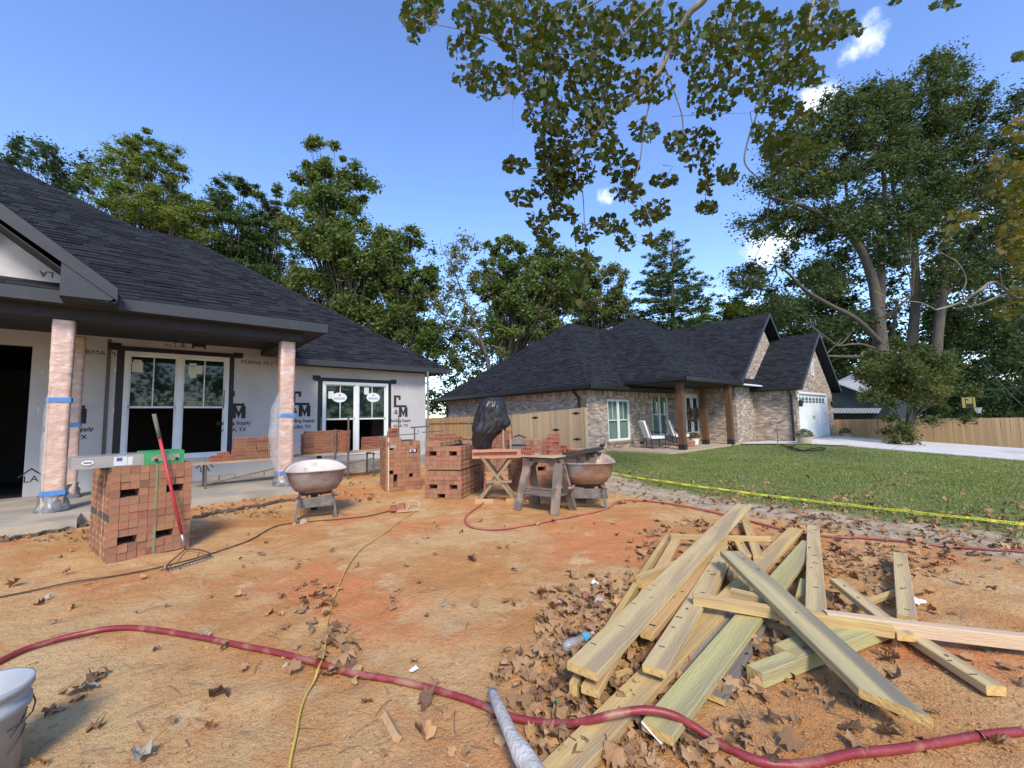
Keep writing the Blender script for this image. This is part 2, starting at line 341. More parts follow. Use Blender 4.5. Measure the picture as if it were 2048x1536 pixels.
# loose bits: clods and pale chips in the clay
def chips(n, reg, s0, s1, m, name, label):
    V = []; Fs = []
    for i in range(n):
        r = random.choice(reg); px, py = random.uniform(r[0], r[2]), random.uniform(r[1], r[3]); p = GT(px, py)
        s = random.uniform(s0, s1)*random.choice((.5, .7, 1)); c = np.array([p.x, p.y, p.z+s*.2])
        o = np.array([[1, 0, 0], [-.5, .87, 0], [-.5, -.87, 0], [0, 0, .8]])*s*RNG.uniform(.5, 1.2, (4, 3)); th = random.uniform(0, 6.3)
        rot = np.array([[math.cos(th), -math.sin(th), 0], [math.sin(th), math.cos(th), 0], [0, 0, 1]]); k = len(V); V += list(c+o@rot.T); Fs += [(k, k+1, k+3), (k+1, k+2, k+3), (k+2, k, k+3)]
    tag(link(name, npmesh(name, V, Fs, m)), label, None, None, 'stuff')
M_CHIP = mat('pale_chip', (.66, .55, .40), (.5, .36, .22), 9, .9, tone=.3, island=True)
M_CLOD = mat('clay_clod', (.40, .17, .07), (.48, .26, .13), 9, .95, tone=.3, island=True)
chips(1500, [(0, 1120, 2048, 1536), (500, 1200, 1100, 1536), (1080, 1180, 1300, 1330)], .002, .007, M_CHIP, 'pale_chips', 'pale wood and mortar chips scattered on the clay')
chips(5000, [(0, 1060, 2048, 1536), (300, 1000, 1300, 1200), (1500, 1120, 2048, 1536)], .003, .011, M_CLOD, 'clay_clods', 'small clods of red clay scattered on the ground')
# ================================================================ shared building pieces
M_SHINGLE = mat('shingle', (.013, .0145, .018), (.026, .0285, .034), 90, .92, .5, 300, tone=.45, spec=.2)
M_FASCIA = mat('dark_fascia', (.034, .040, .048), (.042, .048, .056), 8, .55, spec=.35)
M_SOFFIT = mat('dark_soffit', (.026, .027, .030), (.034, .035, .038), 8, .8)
M_BLACKTAPE = mat('black_tape', (.012, .012, .016), (.02, .02, .025), 20, .4, .3, 30)
M_WHITE = mat('white_vinyl', (.72, .76, .78), (.66, .70, .72), 5, .45)
M_INT = mat('dark_interior', (.02, .018, .016), (.03, .025, .02), 4, .9)  # the gloom of the unlit rooms is painted into this near-black colour
def glass_mat():
    m = bpy.data.materials.new('window_glass'); m.use_nodes = True; n, l = m.node_tree.nodes, m.node_tree.links
    p = n['Principled BSDF']; p.inputs['Base Color'].default_value = (.012, .03, .026, 1); p.inputs['Roughness'].default_value = .03; p.inputs['Specular IOR Level'].default_value = .6
    tr = n.new('ShaderNodeBsdfTransparent'); tr.inputs[0].default_value = (.75, .85, .80, 1); ms = n.new('ShaderNodeMixShader'); ms.inputs[0].default_value = .72
    l.new(tr.outputs[0], ms.inputs[1]); l.new(p.outputs[0], ms.inputs[2]); l.new(ms.outputs[0], n['Material Output'].inputs['Surface']); return m
M_GLASS = glass_mat()
M_GLASSB = M_GLASS.copy(); M_GLASSB.name = 'clear_glass'
for nd in M_GLASSB.node_tree.nodes:
    if nd.type == 'MIX_SHADER': nd.inputs[0].default_value = .28
def shingle_plane(o, u, v, poly, parent, singles=0, course=.142, tab=.30, lift=1.0, dist_from=None):
    """o: origin on the eave, u along the eave, v up the slope; poly: convex polygon in (u, v)"""
    o = Vector(o); u = Vector(u).normalized(); v = Vector(v).normalized(); nrm = u.cross(v); 
    if nrm.z < 0: nrm = -nrm
    vmin, vmax = min(p[1] for p in poly), max(p[1] for p in poly)
    tabs = []; y = vmin
    while y < vmax-.02:
        ym = min(y+course*.5, vmax-.01); xs = []
        for i in range(len(poly)):
            (xa, ya), (xb, yb) = poly[i], poly[(i+1) % len(poly)]
            if (ya-ym)*(yb-ym) <= 0 and ya != yb: xs.append(xa+(xb-xa)*(ym-ya)/(yb-ya))
        if len(xs) >= 2:
            a, b_ = min(xs), max(xs); x = a-random.random()*tab
            while x < b_:
                wd = tab*random.uniform(.55, 1.15); xa, xb = max(a, x), min(b_, x+wd-.006)
                if xb-xa > .03: tabs.append((xa, xb, y-.012, min(y+course+.02, vmax), random.choice((.012, .014, .020, .026))*lift, random.random()))
                x += wd
        y += course
    def corners(t):
        xa, xb, y0, y1, h, r = t
        return [o+u*xa+v*y0+nrm*h, o+u*xb+v*y0+nrm*h, o+u*xb+v*y1+nrm*.003, o+u*xa+v*y1+nrm*.003, o+u*xa+v*y0-nrm*.002, o+u*xb+v*y0-nrm*.002]
    near = []
    if singles:
        vis = []
        for i, t in enumerate(tabs):
            c = o+u*(t[0]+t[1])*.5+v*t[2]; q = c-Vector((0, 0, EYE)); z = q.dot(CF)
            if z > .1:
                sx, sy = F_PX*q.dot(CR)/z, F_PX*q.dot(CD)/z
                if abs(sx) < 1024 and abs(sy) < 768: vis.append((z, i))
        vis.sort(); near = [i for _, i in vis[:singles]]
    ns = set(near); mb = MB()
    for i, t in enumerate(tabs):
        if i in ns: continue
        c = corners(t); mb.add(c, [(0, 1, 2, 3), (4, 5, 1, 0), (4, 0, 3), (5, 2, 1)], t[5])
    if near:
        unit = MB(); unit.add([(0, 0, 1), (1, 0, 1), (1, 1, .18), (0, 1, .18), (0, 0, -.1), (1, 0, -.1)], [(0, 1, 2, 3), (4, 5, 1, 0), (4, 0, 3), (5, 2, 1)]); um = unit.mesh('shingle', M_SHINGLE)
        for i in near:
            xa, xb, y0, y1, h, r = tabs[i]; q = o+u*xa+v*y0; a, b_, c = u*(xb-xa), v*(y1-y0), nrm*h
            link('shingle', um, parent, True, Matrix(((a.x, b_.x, c.x, q.x), (a.y, b_.y, c.y, q.y), (a.z, b_.z, c.z, q.z), (0, 0, 0, 1))))
    mb.build('shingle_courses', M_SHINGLE, parent, tone=True, kind='stuff')
def hip_block(x0, x1, y0, y1, z, p, th, root, name='roof', faces='front left', over=0, singles=0, gable_front=False, ridge='x', cap=True, sx0=None, shp=None):
    """roof with eaves rectangle x0..x1, y0..y1 at height z (top of the fascia), pitch p; returns its object"""
    b = MB(); hw, hd = (x1-x0)/2, (y1-y0)/2
    zb = z-th
    if gable_front:                       # ridge along Y, vertical gable at y0
        xm = (x0+x1)/2; zr = z+p*hw
        yb = y1
        A, B, C_, D = (x0, y0, z), (x1, y0, z), (x1, yb, z), (x0, yb, z); P, Q = (xm, y0, zr), (xm, yb, zr)
        b.add([A, D, Q, P], [(0, 1, 2, 3)]); b.add([B, C_, Q, P], [(3, 2, 1, 0)])
        b.add([(x0, y0+.02, z-.12), (x0, yb, z-.12), (xm, yb, zr-.12), (xm, y0+.02, zr-.12)], [(3, 2, 1, 0)]); b.add([(x1, y0+.02, z-.12), (x1, yb, z-.12), (xm, yb, zr-.12), (xm, y0+.02, zr-.12)], [(0, 1, 2, 3)])
        b.quad(A, (x0, y0, z-.12), (x0, yb, z-.12), D); b.quad(B, C_, (x1, yb, z-.12), (x1, y0, z-.12))
        ro = b.build(name, M_SHINGLE, root)
        sl = math.hypot(1, p)
        planes = [('left', (x0, y0, z), (0, 1, 0), (1, 0, p), [(0, 0), (y1-y0, 0), (y1-y0, hw*sl), (0, hw*sl)])]
        fs = MB()
        for s in (0, 1):
            xe = x0 if s == 0 else x1; d = Vector((xm-xe, 0, zr-z)).normalized(); dn = Vector((0, 0, -1))
            a0 = Vector((xe, y0-.03, z-.002)); a1 = Vector((xm, y0-.03, zr-.002)); 
            fs.add([a0, a1, a1+dn*th*1.15, a0+dn*th*1.15, a0+Vector((0, .03, 0)), a1+Vector((0, .03, 0)), a1+dn*th*1.15+Vector((0, .03, 0)), a0+dn*th*1.15+Vector((0, .03, 0))], [(0, 1, 2, 3), (7, 6, 5, 4), (3, 2, 6, 7), (0, 4, 5, 1), (0, 3, 7, 4)])
        fs.box((x0-.025, y0, z-th), (x0, y1, z-.004)); fs.box((x1, y0, z-th), (x1+.025, y1, z-.004))
        fs.build('rake_board', M_FASCIA, root)
        sf = MB(); 
        for s in (0, 1):
            xe = x0 if s == 0 else x1; xi = xe+(.45 if s == 0 else -.45)
            sf.box((min(xe, xi), y0+.002, z-th), (max(xe, xi), y1, z-th+.01))
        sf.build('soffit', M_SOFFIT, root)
    else:
        if ridge == 'x': rx0, rx1, ry = x0+hd, x1-hd, (y0+y1)/2; zr = z+p*hd; P, Q = (rx0, ry, zr), (rx1, ry, zr)
        else: ry0, ry1, rx = y0+hw, y1-hw, (x0+x1)/2; zr = z+p*hw; P, Q = (rx, ry0, zr), (rx, ry1, zr)
        A, B, C_, D = (x0, y0, z), (x1, y0, z), (x1, y1, z), (x0, y1, z)
        if ridge == 'x' and sx0 is not None:
            dd_ = .36; b.add([(sx0, y0, z), B, Q, (sx0, ry, zr) if sx0 < rx1 else (sx0, y0+(x1-sx0), z+p*(x1-sx0)), ], [(0, 1, 2, 3)] if sx0 < rx1 else [(0, 1, 3)]); b.add([(x0+dd_, y0+dd_, z+p*dd_), (sx0, y0+dd_, z+p*dd_), (sx0, y0+(x1-sx0), z+p*(x1-sx0)), Q, P], [(0, 1, 2, 3, 4)]); b.add([B, C_, Q], [(0, 1, 2)]); b.add([C_, D, P, Q], [(0, 1, 2, 3)]); b.add([D, A, P], [(0, 1, 2)])
        elif ridge == 'x': b.add([A, B, Q, P], [(0, 1, 2, 3)]); b.add([B, C_, Q], [(0, 1, 2)]); b.add([C_, D, P, Q], [(0, 1, 2, 3)]); b.add([D, A, P], [(0, 1, 2)])
        else: b.add([A, B, P], [(0, 1, 2)]); b.add([B, C_, Q, P], [(0, 1, 2, 3)]); b.add([C_, D, Q], [(0, 1, 2)]); b.add([D, A, P, Q], [(0, 1, 2, 3)])
        ro = b.build(name, M_SHINGLE, root)
        f = MB(); t = .025; f.box(((x0 if sx0 is None else sx0)-t, y0-t, zb), (x1+t, y0, z-.004)); f.box((x0-t, y0, zb), (x0, y1, z-.004)); f.box((x1, y0, zb), (x1+t, y1, z-.004)); f.box((x0, y1, zb), (x1, y1+t, z-.004)); f.build('fascia', M_FASCIA, root)
        MB().box((x0 if sx0 is None else sx0, y0, zb+.01), (x1, y1 if sx0 is None else y0+.6, zb+.02)).build('soffit', M_SOFFIT, root)
        sl = math.hypot(1, p)
        if ridge == 'x': planes = [('front', (x0, y0, z), (1, 0, 0), (0, 1, p), shp or [(0, 0), (x1-x0, 0), (x1-x0-hd, hd*sl), (hd, hd*sl)]), ('left', (x0, y0, z), (0, 1, 0), (1, 0, p), [(0, 0), (y1-y0, 0), (hd, hd*sl)])]
        else: planes = [('front', (x0, y0, z), (1, 0, 0), (0, 1, p), [(0, 0), (x1-x0, 0), (hw, hw*sl)]), ('left', (x0, y0, z), (0, 1, 0), (1, 0, p), [(0, 0), (y1-y0, 0), (y1-y0-hw, hw*sl), (hw, hw*sl)])]
        # hip caps
        if cap:
            cm = MB()
            ends = [((x0, y0), 1, 1), ((x1, y0), -1, 1)]
            hh = min(hd, hw) if ridge == 'x' else hw
            for (cx, cy), sx, sy in ends:
                L = math.sqrt(2+p*p)*hh; k = int(L/.2); d = Vector((sx, sy, p)).normalized()
                for i in range(k):
                    a = Vector((cx, cy, z))+d*(i*.2); e = a+d*.26
                    s_ = Vector((0, 1, p)).cross(Vector((1, 0, 0))); side1 = Vector((sx*.0, 1, p))-Vector((0, 0, 0))
                    l1 = Vector((-sx, 0, 0)); l2 = Vector((0, -sy, 0))
                    w_ = .11; q1 = Vector((-sx*w_, 0, 0)) ; q2 = Vector((0, -sy*w_, 0))
                    # the two wings lie in the two roof planes: front plane contains X, side plane contains Y
                    f1 = Vector((sx*w_, 0, 0)); f2 = Vector((0, sy*w_, 0)); up = Vector((0, 0, .020)); up2 = Vector((0, 0, .008))
                    cm.add([a+up, a+f1+up*.8, e+f1+up2, e+up2, a+f2+up*.8, e+f2+up2, a+f1, a+f2], [(0, 1, 2, 3), (0, 3, 5, 4), (0, 6, 1), (0, 4, 7)], random.random())
            cm.build('hip_caps', M_SHINGLE, root, tone=True, kind='stuff')
    for nm, o_, u, v, poly in planes:
        if nm in faces: shingle_plane(o_, u, v, poly, ro, singles if nm == 'front' else 0)
    return ro
# ---------------------------------------------------------------- bricks laid in a wall
BR_TONES = [(.62, .52, .43), (.33, .26, .20), (.50, .41, .33), (.70, .62, .54), (.40, .32, .26), (.46, .36, .28), (.24, .19, .155), (.57, .47, .38), (.43, .35, .28), (.78, .70, .61)]
M_BRICK = mat('tumbled_brick', (.92, .92, .92), (.74, .72, .70), 14, .93, .5, 60, tone=BR_TONES)
M_MORTAR = mat('mortar', (.40, .37, .33), (.33, .30, .27), 20, .95, .3)
WALL_BRICKS = []
def brick_wall(root, o, u, L, z0, ztop, holes=(), soldier=None, name='wall', back=.0, thick=.12):
    """o: start corner (x, y), u: horizontal unit vector; outward normal is u rotated -90 degrees; ztop(s) gives the wall height"""
    u = Vector((u[0], u[1], 0)).normalized(); nrm = Vector((u.y, -u.x, 0)); O = Vector((o[0], o[1], 0)); f = ztop if callable(ztop) else (lambda s: ztop)
    # backing (mortar face) as columns between hole edges
    b = MB(); cuts = sorted(set([0, L]+[h[0] for h in holes]+[h[1] for h in holes]+[L*k/24 for k in range(25)] if callable(ztop) else [0, L]+[h[0] for h in holes]+[h[1] for h in holes]))
    def slab(s0, s1, za, zb0, zb1):
        P = lambda s, z, d: tuple(O+u*s-nrm*d+Vector((0, 0, z)))
        b.add([P(s0, za, 0), P(s1, za, 0), P(s1, zb1, 0), P(s0, zb0, 0), P(s0, za, thick), P(s1, za, thick), P(s1, zb1, thick), P(s0, zb0, thick)], [(0, 1, 2, 3), (7, 6, 5, 4), (0, 4, 5, 1), (1, 5, 6, 2), (2, 6, 7, 3), (3, 7, 4, 0)])
    for i in range(len(cuts)-1):
        s0, s1 = cuts[i], cuts[i+1]; sm = (s0+s1)/2; hs_ = sorted([h for h in holes if h[0] <= sm <= h[1]], key=lambda h: h[2]); za = z0
        for h in hs_:
            if h[2] > za: slab(s0, s1, za, h[2], h[2])
            za = h[3]
        if f(sm) > za+.01: slab(s0, s1, za, f(s0) if callable(ztop) else ztop, f(s1) if callable(ztop) else ztop)
    wo_ = b.build(name, M_MORTAR, root)
    mb = MB(); H, Lb = .0675, .205; zmax = max(f(L*k/40) for k in range(41)); k = 0; z = z0; singles = []
    def put(s0, s1, za, zb_, t):
        P = lambda s, z, d: O+u*s+nrm*d+Vector((0, 0, z)); d = .009+random.uniform(-.002, .003)
        vs = [P(s0, za, -.01), P(s1, za, -.01), P(s1, zb_, -.01), P(s0, zb_, -.01), P(s0, za, d), P(s1, za, d), P(s1, zb_, d), P(s0, zb_, d)]
        c = (vs[4]+vs[6])/2; q = c-Vector((0, 0, EYE)); zc = q.dot(CF)
        size = 1/zc*abs(nrm.dot(q.normalized())) if nrm.dot(q) < 0 else 0
        WALL_BRICKS.append((size, vs, t, wo_))
    while z < zmax:
        zt = z+H-.010; off = (k % 2)*Lb/2-Lb
        solrow = soldier is not None and z >= soldier-.01
        if solrow:
            s = 0
            while s < L-.03: put(s+.004, min(L, s+H)-.005, soldier, soldier+.195, random.random()); s += H
            break
        s = off
        while s < L:
            a, e = max(0, s), min(L, s+Lb-.011); segs = [(a, e)]
            for h in holes:
                if zt > h[2]+.01 and z < h[3]-.01:
                    ns_ = []
                    for (p_, q_) in segs:
                        if q_ <= h[0] or p_ >= h[1]: ns_.append((p_, q_))
                        else:
                            if p_ < h[0]-.03: ns_.append((p_, h[0]-.004))
                            if q_ > h[1]+.03: ns_.append((h[1]+.004, q_))
                    segs = ns_
            for (p_, q_) in segs:
                if q_-p_ > .03 and f(p_) > zt and f(q_) > zt: put(p_, q_, z, zt, random.random())
            s += Lb
        z += H; k += 1
    return wo_
def flush_bricks(n_single=300):
    WALL_BRICKS.sort(key=lambda a: -a[0]); fs = [(4, 5, 6, 7), (0, 4, 7, 3), (1, 2, 6, 5), (2, 3, 7, 6), (0, 1, 5, 4)]; per = {}
    unit = MB(); unit.box((0, 0, 0), (1, 1, 1)); um = unit.mesh('brick', M_BRICK)
    per_wall = {}
    for i, (s, vs, t, wo_) in enumerate(WALL_BRICKS):
        if i < n_single:
            a, b_, c = vs[1]-vs[0], vs[4]-vs[0], vs[3]-vs[0]
            link('brick', um, wo_, True, Matrix(((a.x, b_.x, c.x, vs[0].x), (a.y, b_.y, c.y, vs[0].y), (a.z, b_.z, c.z, vs[0].z), (0, 0, 0, 1))))
        else: per.setdefault(wo_, MB()).add(vs, fs, t)
    for wo_, mb in per.items(): mb.build('brick_courses', M_BRICK, wo_, tone=True, kind='stuff')
# ---------------------------------------------------------------- windows
M_BLIND = mat('white_blind', (.60, .70, .66), (.52, .62, .58), 5, .6)
def window(root, x0, x1, z0, z1, Y, rail=.5, fw=.07, muntin=True, blinds=False, open_lower=False, depth=.1, facing=-1, units=2, proud=.02):
    """a double-hung window in a wall that faces -Y, made of `units` sashes side by side"""
    wr = MB(); y0, y1 = Y-proud, Y+depth
    wr.box((x0, y0, z0), (x1, y1, z0+fw)); wr.box((x0, y0, z1-fw), (x1, y1, z1)); wr.box((x0, y0, z0+fw), (x0+fw, y1, z1-fw)); wr.box((x1-fw, y0, z0+fw), (x1, y1, z1-fw))
    for k in range(1, units):
        xm = x0+(x1-x0)*k/units; wr.box((xm-fw*.7, y0+.003, z0+fw), (xm+fw*.7, y1, z1-fw))
    fr = wr.build('window', M_WHITE, root)
    for k in range(units):
        a = x0+(x1-x0)*k/units+fw*(1 if k == 0 else .7); b_ = x0+(x1-x0)*(k+1)/units-fw*(1 if k == units-1 else .7); zr = z0+fw+(z1-z0-2*fw)*rail
        s = MB(); s.box((a, Y+.02, zr-.02), (b_, Y+.05, zr+.02))
        if open_lower: s.box((a, Y+.045, zr+.03), (b_, Y+.07, zr+.065))
        s.box((a, Y+.02, z0+fw), (b_, Y+.05, z0+fw+.035)); s.box((a, Y+.02, z1-fw-.03), (b_, Y+.05, z1-fw)); s.box((a, Y+.02, z0+fw+.035), (a+.03, Y+.05, z1-fw-.03)); s.box((b_-.03, Y+.02, z0+fw+.035), (b_, Y+.05, z1-fw-.03)); s.build('sash', M_WHITE, fr)
        if muntin:
            xm = (a+b_)/2; MB().box((xm-.010, Y+.022, zr+.02), (xm+.010, Y+.034, z1-fw-.03)).build('muntin', M_WHITE, fr)
        MB().quad((a+.03, Y+.036, zr+.02), (b_-.03, Y+.036, zr+.02), (b_-.03, Y+.036, z1-fw-.03), (a+.03, Y+.036, z1-fw-.03)).build('pane', M_GLASSB if blinds else M_GLASS, fr)
        if not open_lower: MB().quad((a+.03, Y+.037, z0+fw+.035), (b_-.03, Y+.037, z0+fw+.035), (b_-.03, Y+.037, zr-.02), (a+.03, Y+.037, zr-.02)).build('pane', M_GLASSB if blinds else M_GLASS, fr)
        if blinds:
            bl = MB(); z = z0+fw+.02
            while z < z1-fw: bl.quad((a, Y+.085, z), (b_, Y+.085, z), (b_, Y+.105, z+.034), (a, Y+.105, z+.034)); z += .042
            bl.build('blind', M_BLIND, fr); MB().quad((a, Y+.14, z0), (b_, Y+.14, z0), (b_, Y+.14, z1), (a, Y+.14, z1)).build('curtain', mat('curtain', (.10, .14, .13)), fr)
    return fr
# ================================================================ the house under construction
M_WRAP = mat('house_wrap', (.50, .495, .49), (.45, .445, .445), 2.2, .62, .8, 2.2, c3=(.41, .405, .41), s3=.9, t3=.6, spec=.3)
M_WRAPB = mat('gable_board', (.55, .545, .53), (.40, .39, .37), 1.1, .75, .5, 5, c3=(.17, .16, .16), s3=.9, t3=.58)
H1 = thing('construction_house', 'unfinished house wrapped in grey sheathing under a charcoal shingle roof', 'house', (2, 11.8, 0))
YW, ZS = 11.8, .12
def wallpiece(bm, x0, x1, z0, z1, Y=YW, t=.15): bm.box((x0, Y, z0), (x1, Y+t, z1))
wb_ = MB()
W1, W2, DO = (-.29, 1.53, .64, 2.94), (3.64, 5.50, .46, 2.47), (-3.2, -1.57, ZS, 2.92)
cols_ = sorted([(DO[0], DO[1], DO), (W1[0], W1[1], W1), (W2[0], W2[1], W2)]); x = -14.0
for a, b_, hole in cols_:
    wallpiece(wb_, x, a, ZS-.12 if x > 0 else ZS, 3.2); wallpiece(wb_, a, b_, hole[3], 3.2)
    if hole[2] > ZS: wallpiece(wb_, a, b_, ZS-.12, hole[2])
    x = b_
wallpiece(wb_, x, 6.76, ZS-.12, 2.84)
wb_.box((6.61, YW+.15, 0), (6.76, 23.5, 2.84)); wb_.box((-14, 23.5, 0), (6.76, 23.65, 2.84)); wb_.box((-14, YW+.15, 0), (-13.85, 23.5, 2.84))
wo1 = wb_.build('wall', M_WRAP, H1)
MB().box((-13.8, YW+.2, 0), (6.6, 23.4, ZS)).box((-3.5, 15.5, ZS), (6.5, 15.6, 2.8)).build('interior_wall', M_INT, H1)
seam = MB()
for xs_ in (-.53, 1.9, 4.0): 
    if xs_ == -.53: seam.box((xs_-.03, YW-.012, ZS+.3), (xs_+.03, YW, 3.15))
seam.build('corner_strip', mat('brown_strip', (.10, .085, .08), (.14, .12, .11), 9, .7), H1)
# porch floor
M_SLAB = mat('slab_concrete', (.36, .33, .28), (.28, .255, .21), 2.5, .9, .25, 40, c3=(.42, .37, .29), s3=1.5, t3=.52)
sl = MB(); sl.box((-6, 8.9, -.05), (2.62, YW+.05, ZS)); sl.box((-6, 8.36, -.05), (-.60, 8.9, ZS)); sl.box((2.62, 11.55, -.05), (6.8, YW, ZS-.03)); sl.build('porch_slab', M_SLAB, H1)
# window openings, flashing tape, the windows
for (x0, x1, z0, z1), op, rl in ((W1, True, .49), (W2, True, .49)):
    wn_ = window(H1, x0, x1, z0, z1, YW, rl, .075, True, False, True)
    tp = MB(); e = .10
    tp.box((x0-e-.02, YW-.006, z0-.1), (x0, YW, z1+.04)); tp.box((x1, YW-.006, z0-.1), (x1+e, YW, z1+.04)); tp.box((x0-.22, YW-.010, z1), (x1+.24, YW-.006, z1+.10)); tp.box((x0-.26, YW-.013, z1+.03), (x0-.06, YW-.010, z1+.15)); tp.box((x1+.08, YW-.013, z1+.02), (x1+.27, YW-.010, z1+.13)); tp.build('flashing_tape', M_BLACKTAPE, wn_)
M_STICK = mat('paper_sticker', (.62, .66, .60)); M_OVAL = mat('oval_sticker', (.66, .74, .82)); M_GOLD = mat('gold_print', (.5, .36, .12)); M_INK = mat('black_ink', (.03, .028, .032)); M_BLUEINK = mat('blue_ink', (.08, .12, .26))
w1_, w2_ = [o for o in H1.children if o.name.startswith('window')][:2]
for (px, py, w_, h) in ((275, 734, .17, .22), (275, 722, .13, .05), (385, 742, .15, .20), (398, 740, .12, .19), (386, 729, .13, .05), (386, 753, .12, .07)):
    p = PY(px, py, YW+.034); MB().box((p.x-w_/2, YW+.030+.0004*(px % 5), p.z-h/2), (p.x+w_/2, YW+.0335, p.z+h/2)).build('sticker', M_STICK, w1_)
for px in (679, 746.5):
    p = PY(px, 795, YW+.018); ob = MB(); ob.v = [(p.x+.20*math.cos(t), p.y-.0*t, p.z+.135*math.sin(t)) for t in [i*math.pi/14 for i in range(28)]]; ob.f = [tuple(range(28))]; ob.t = [0]; ob.build('sticker', M_OVAL, w2_)
    lt = MB(); 
    for r_ in (-.02, -.05): lt.box((p.x-.15, p.y-.003, p.z+r_), (p.x+.15, p.y-.0015, p.z+r_+.012))
    lt.build('printed_line', M_BLUEINK, w2_); MB().box((p.x-.035, p.y-.003, p.z+.04), (p.x+.035, p.y-.0015, p.z+.09)).build('gold_badge', M_GOLD, w2_)
for (px, py) in ((662, 790), (733, 782)):
    p = PY(px, py, YW+.033); MB().box((p.x-.07, YW+.031, p.z-.1), (p.x+.07, YW+.0335, p.z+.1)).build('sticker', M_STICK, w2_)
# printed supply-yard logo on the wrap: letters as thin flat print
FRONT = Matrix(((1, 0, 0, 0), (0, 0, -1, 0), (0, 1, 0, 0), (0, 0, 0, 1)))        # text that stands up and faces -Y
def logo(cx, ztop, s=1.0, flip=False, root=H1):
    g = MB(); y = YW-.003
    def B(x0, z0, x1, z1): g.box((x0*s, -.0010, z0*s), (x1*s, .0, z1*s))
    # C: block letter with a foot that runs right over the M
    B(-.22, -.02, .02, .05); B(-.22, -.27, -.13, -.02); B(-.05, -.10, .02, -.02); B(-.22, -.34, .24, -.27)
    # M
    for (a, b_) in ((-.04, .055), (.175, .27)): B(a, -.66, b_, -.341)
    g.prism([(.055*s, -.001, -.34*s), (.115*s, -.001, -.50*s), (.115*s, -.001, -.66*s), (.055*s, -.001, -.50*s)], (0, 0, 0), (0, .001, 0)); g.prism([(.175*s, -.001, -.34*s), (.175*s, -.001, -.50*s), (.115*s, -.001, -.66*s), (.115*s, -.001, -.50*s)], (0, 0, 0), (0, .001, 0))
    me = g.mesh('printed_logo', M_INK)
    Mx = Matrix.Translation((cx, y, ztop))@(Matrix.Rotation(math.pi, 4, 'Y') if flip else Matrix.Identity(4))
    o = link('printed_logo', me, wo1, True, Mx)
    for (tx, size, dx, dz, cn) in (('&', .21, -.14, -.50, 1), ('Building Supply', .122, .02, -.78, 1.0), ('ALBA, TX', .125, .03, -.95, 1.0)):
        if flip and tx != '&': continue
        link('printed_text', text_mesh(tx, size*s, M_INK, .0025, cond=cn), wo1, True, Mx@Matrix.Translation((dx*s, -.0008, dz*s))@FRONT)
for px, py in ((800, 792), (601, 784), (468, 783), (140, 782)):
    p = PY(px, py, YW); logo(p.x, p.z-.03, .92)
logo(PY(384, 690, YW).x, 2.93, .72, True) if False else None
for (px, py, tx, sz, rot) in ((200, 706, 'PERMA PLY', .125, 0), (515, 726, 'PERMA PLY', .125, 0), (366, 691, '&', .14, 0), (336, 690, 'TX', .09, math.pi), (350, 688, 'ALBA', .06, math.pi/2)):
    p = PY(px, py, YW); link('printed_text', text_mesh(tx, sz, M_INK, cond=1.15), wo1, True, Matrix.Translation((p.x, YW-.003, p.z))@FRONT@Matrix.Rotation(rot, 4, 'Z'))
p = PY(398, 692, YW); MB().box((p.x-.13, YW-.003, p.z-.06), (p.x+.13, YW-.001, p.z+.06)).build('printed_block', M_INK, wo1)
p = PY(398, 694, YW); MB().box((p.x-.09, YW-.005, p.z-.045), (p.x+.09, YW-.003, p.z+.0)).build('printed_gap', M_WRAP, wo1)
for (px, py) in ((62, 950), (410, 932)):    # small printed house marks with an A
    p = PY(px, py, YW-.002); r_ = MB(); r_.prism([(p.x-.16, YW-.004, p.z-.02), (p.x-.16, YW-.004, p.z-.05), (p.x, YW-.004, p.z+.10), (p.x+.16, YW-.004, p.z-.05), (p.x+.16, YW-.004, p.z-.02), (p.x, YW-.004, p.z+.13)], (0, 0, 0), (0, .002, 0)); r_.build('printed_mark', M_INK, wo1)
    link('printed_text', text_mesh('LA', .17, M_INK), wo1, True, Matrix.Translation((p.x, YW-.003, p.z-.08))@FRONT)
# staple caps and slits on the wrap
for (px, py) in ((85, 743), (230, 741), (227, 821), (77, 819), (476, 752), (633, 768), (631, 819), (784, 775), (815, 775), (848, 775), (785, 820), (848, 822)):
    p = PY(px, py, YW); MB().box((p.x-.009, YW-.006, p.z-.045), (p.x+.009, YW, p.z+.045)).build('nail_cap', M_WHITE, wo1)
# roofs
_s = math.hypot(1, .755)*6.3
hip_block(-15, 7.31, 11.4, 24.0, 2.99, .755, .15, H1, faces='front', singles=0, sx0=2.6, shp=[(17.6, 0), (22.31, 0), (16.01, _s), (11.5, _s)])
hip_block(-15, 2.83, 9.0, 22.0, 3.40, .748, .19, H1, name='porch_roof', faces='front', singles=300)
# entry gable at the upper left
gb = MB(); xl_, xr_, yr_, zr_ = -6.0, -.33, 8.6, 3.47; pk = (-3.16, 5.72)
gb.prism([(xr_, yr_, zr_), (pk[0], yr_, pk[1]), (pk[0], yr_, pk[1]-.03), (xr_, yr_, zr_-.03)], (0, 0, 0), (0, 3.0, 0)); gb.prism([(xl_, yr_, zr_), (xl_, yr_, zr_-.03), (pk[0], yr_, pk[1]-.03), (pk[0], yr_, pk[1])], (0, 0, 0), (0, 3.0, 0))
gb.build('gable_roof', M_SHINGLE, H1)
rk = MB()
for sx, xe in ((1, xr_), (-1, xl_)):
    rk.prism([(xe, yr_-.03, zr_-.02), (pk[0], yr_-.03, pk[1]-.02), (pk[0], yr_-.03, pk[1]-.27), (xe, yr_-.03, zr_-.21)], (0, 0, 0), (0, .03, 0))
rk.build('rake_board', M_FASCIA, H1)
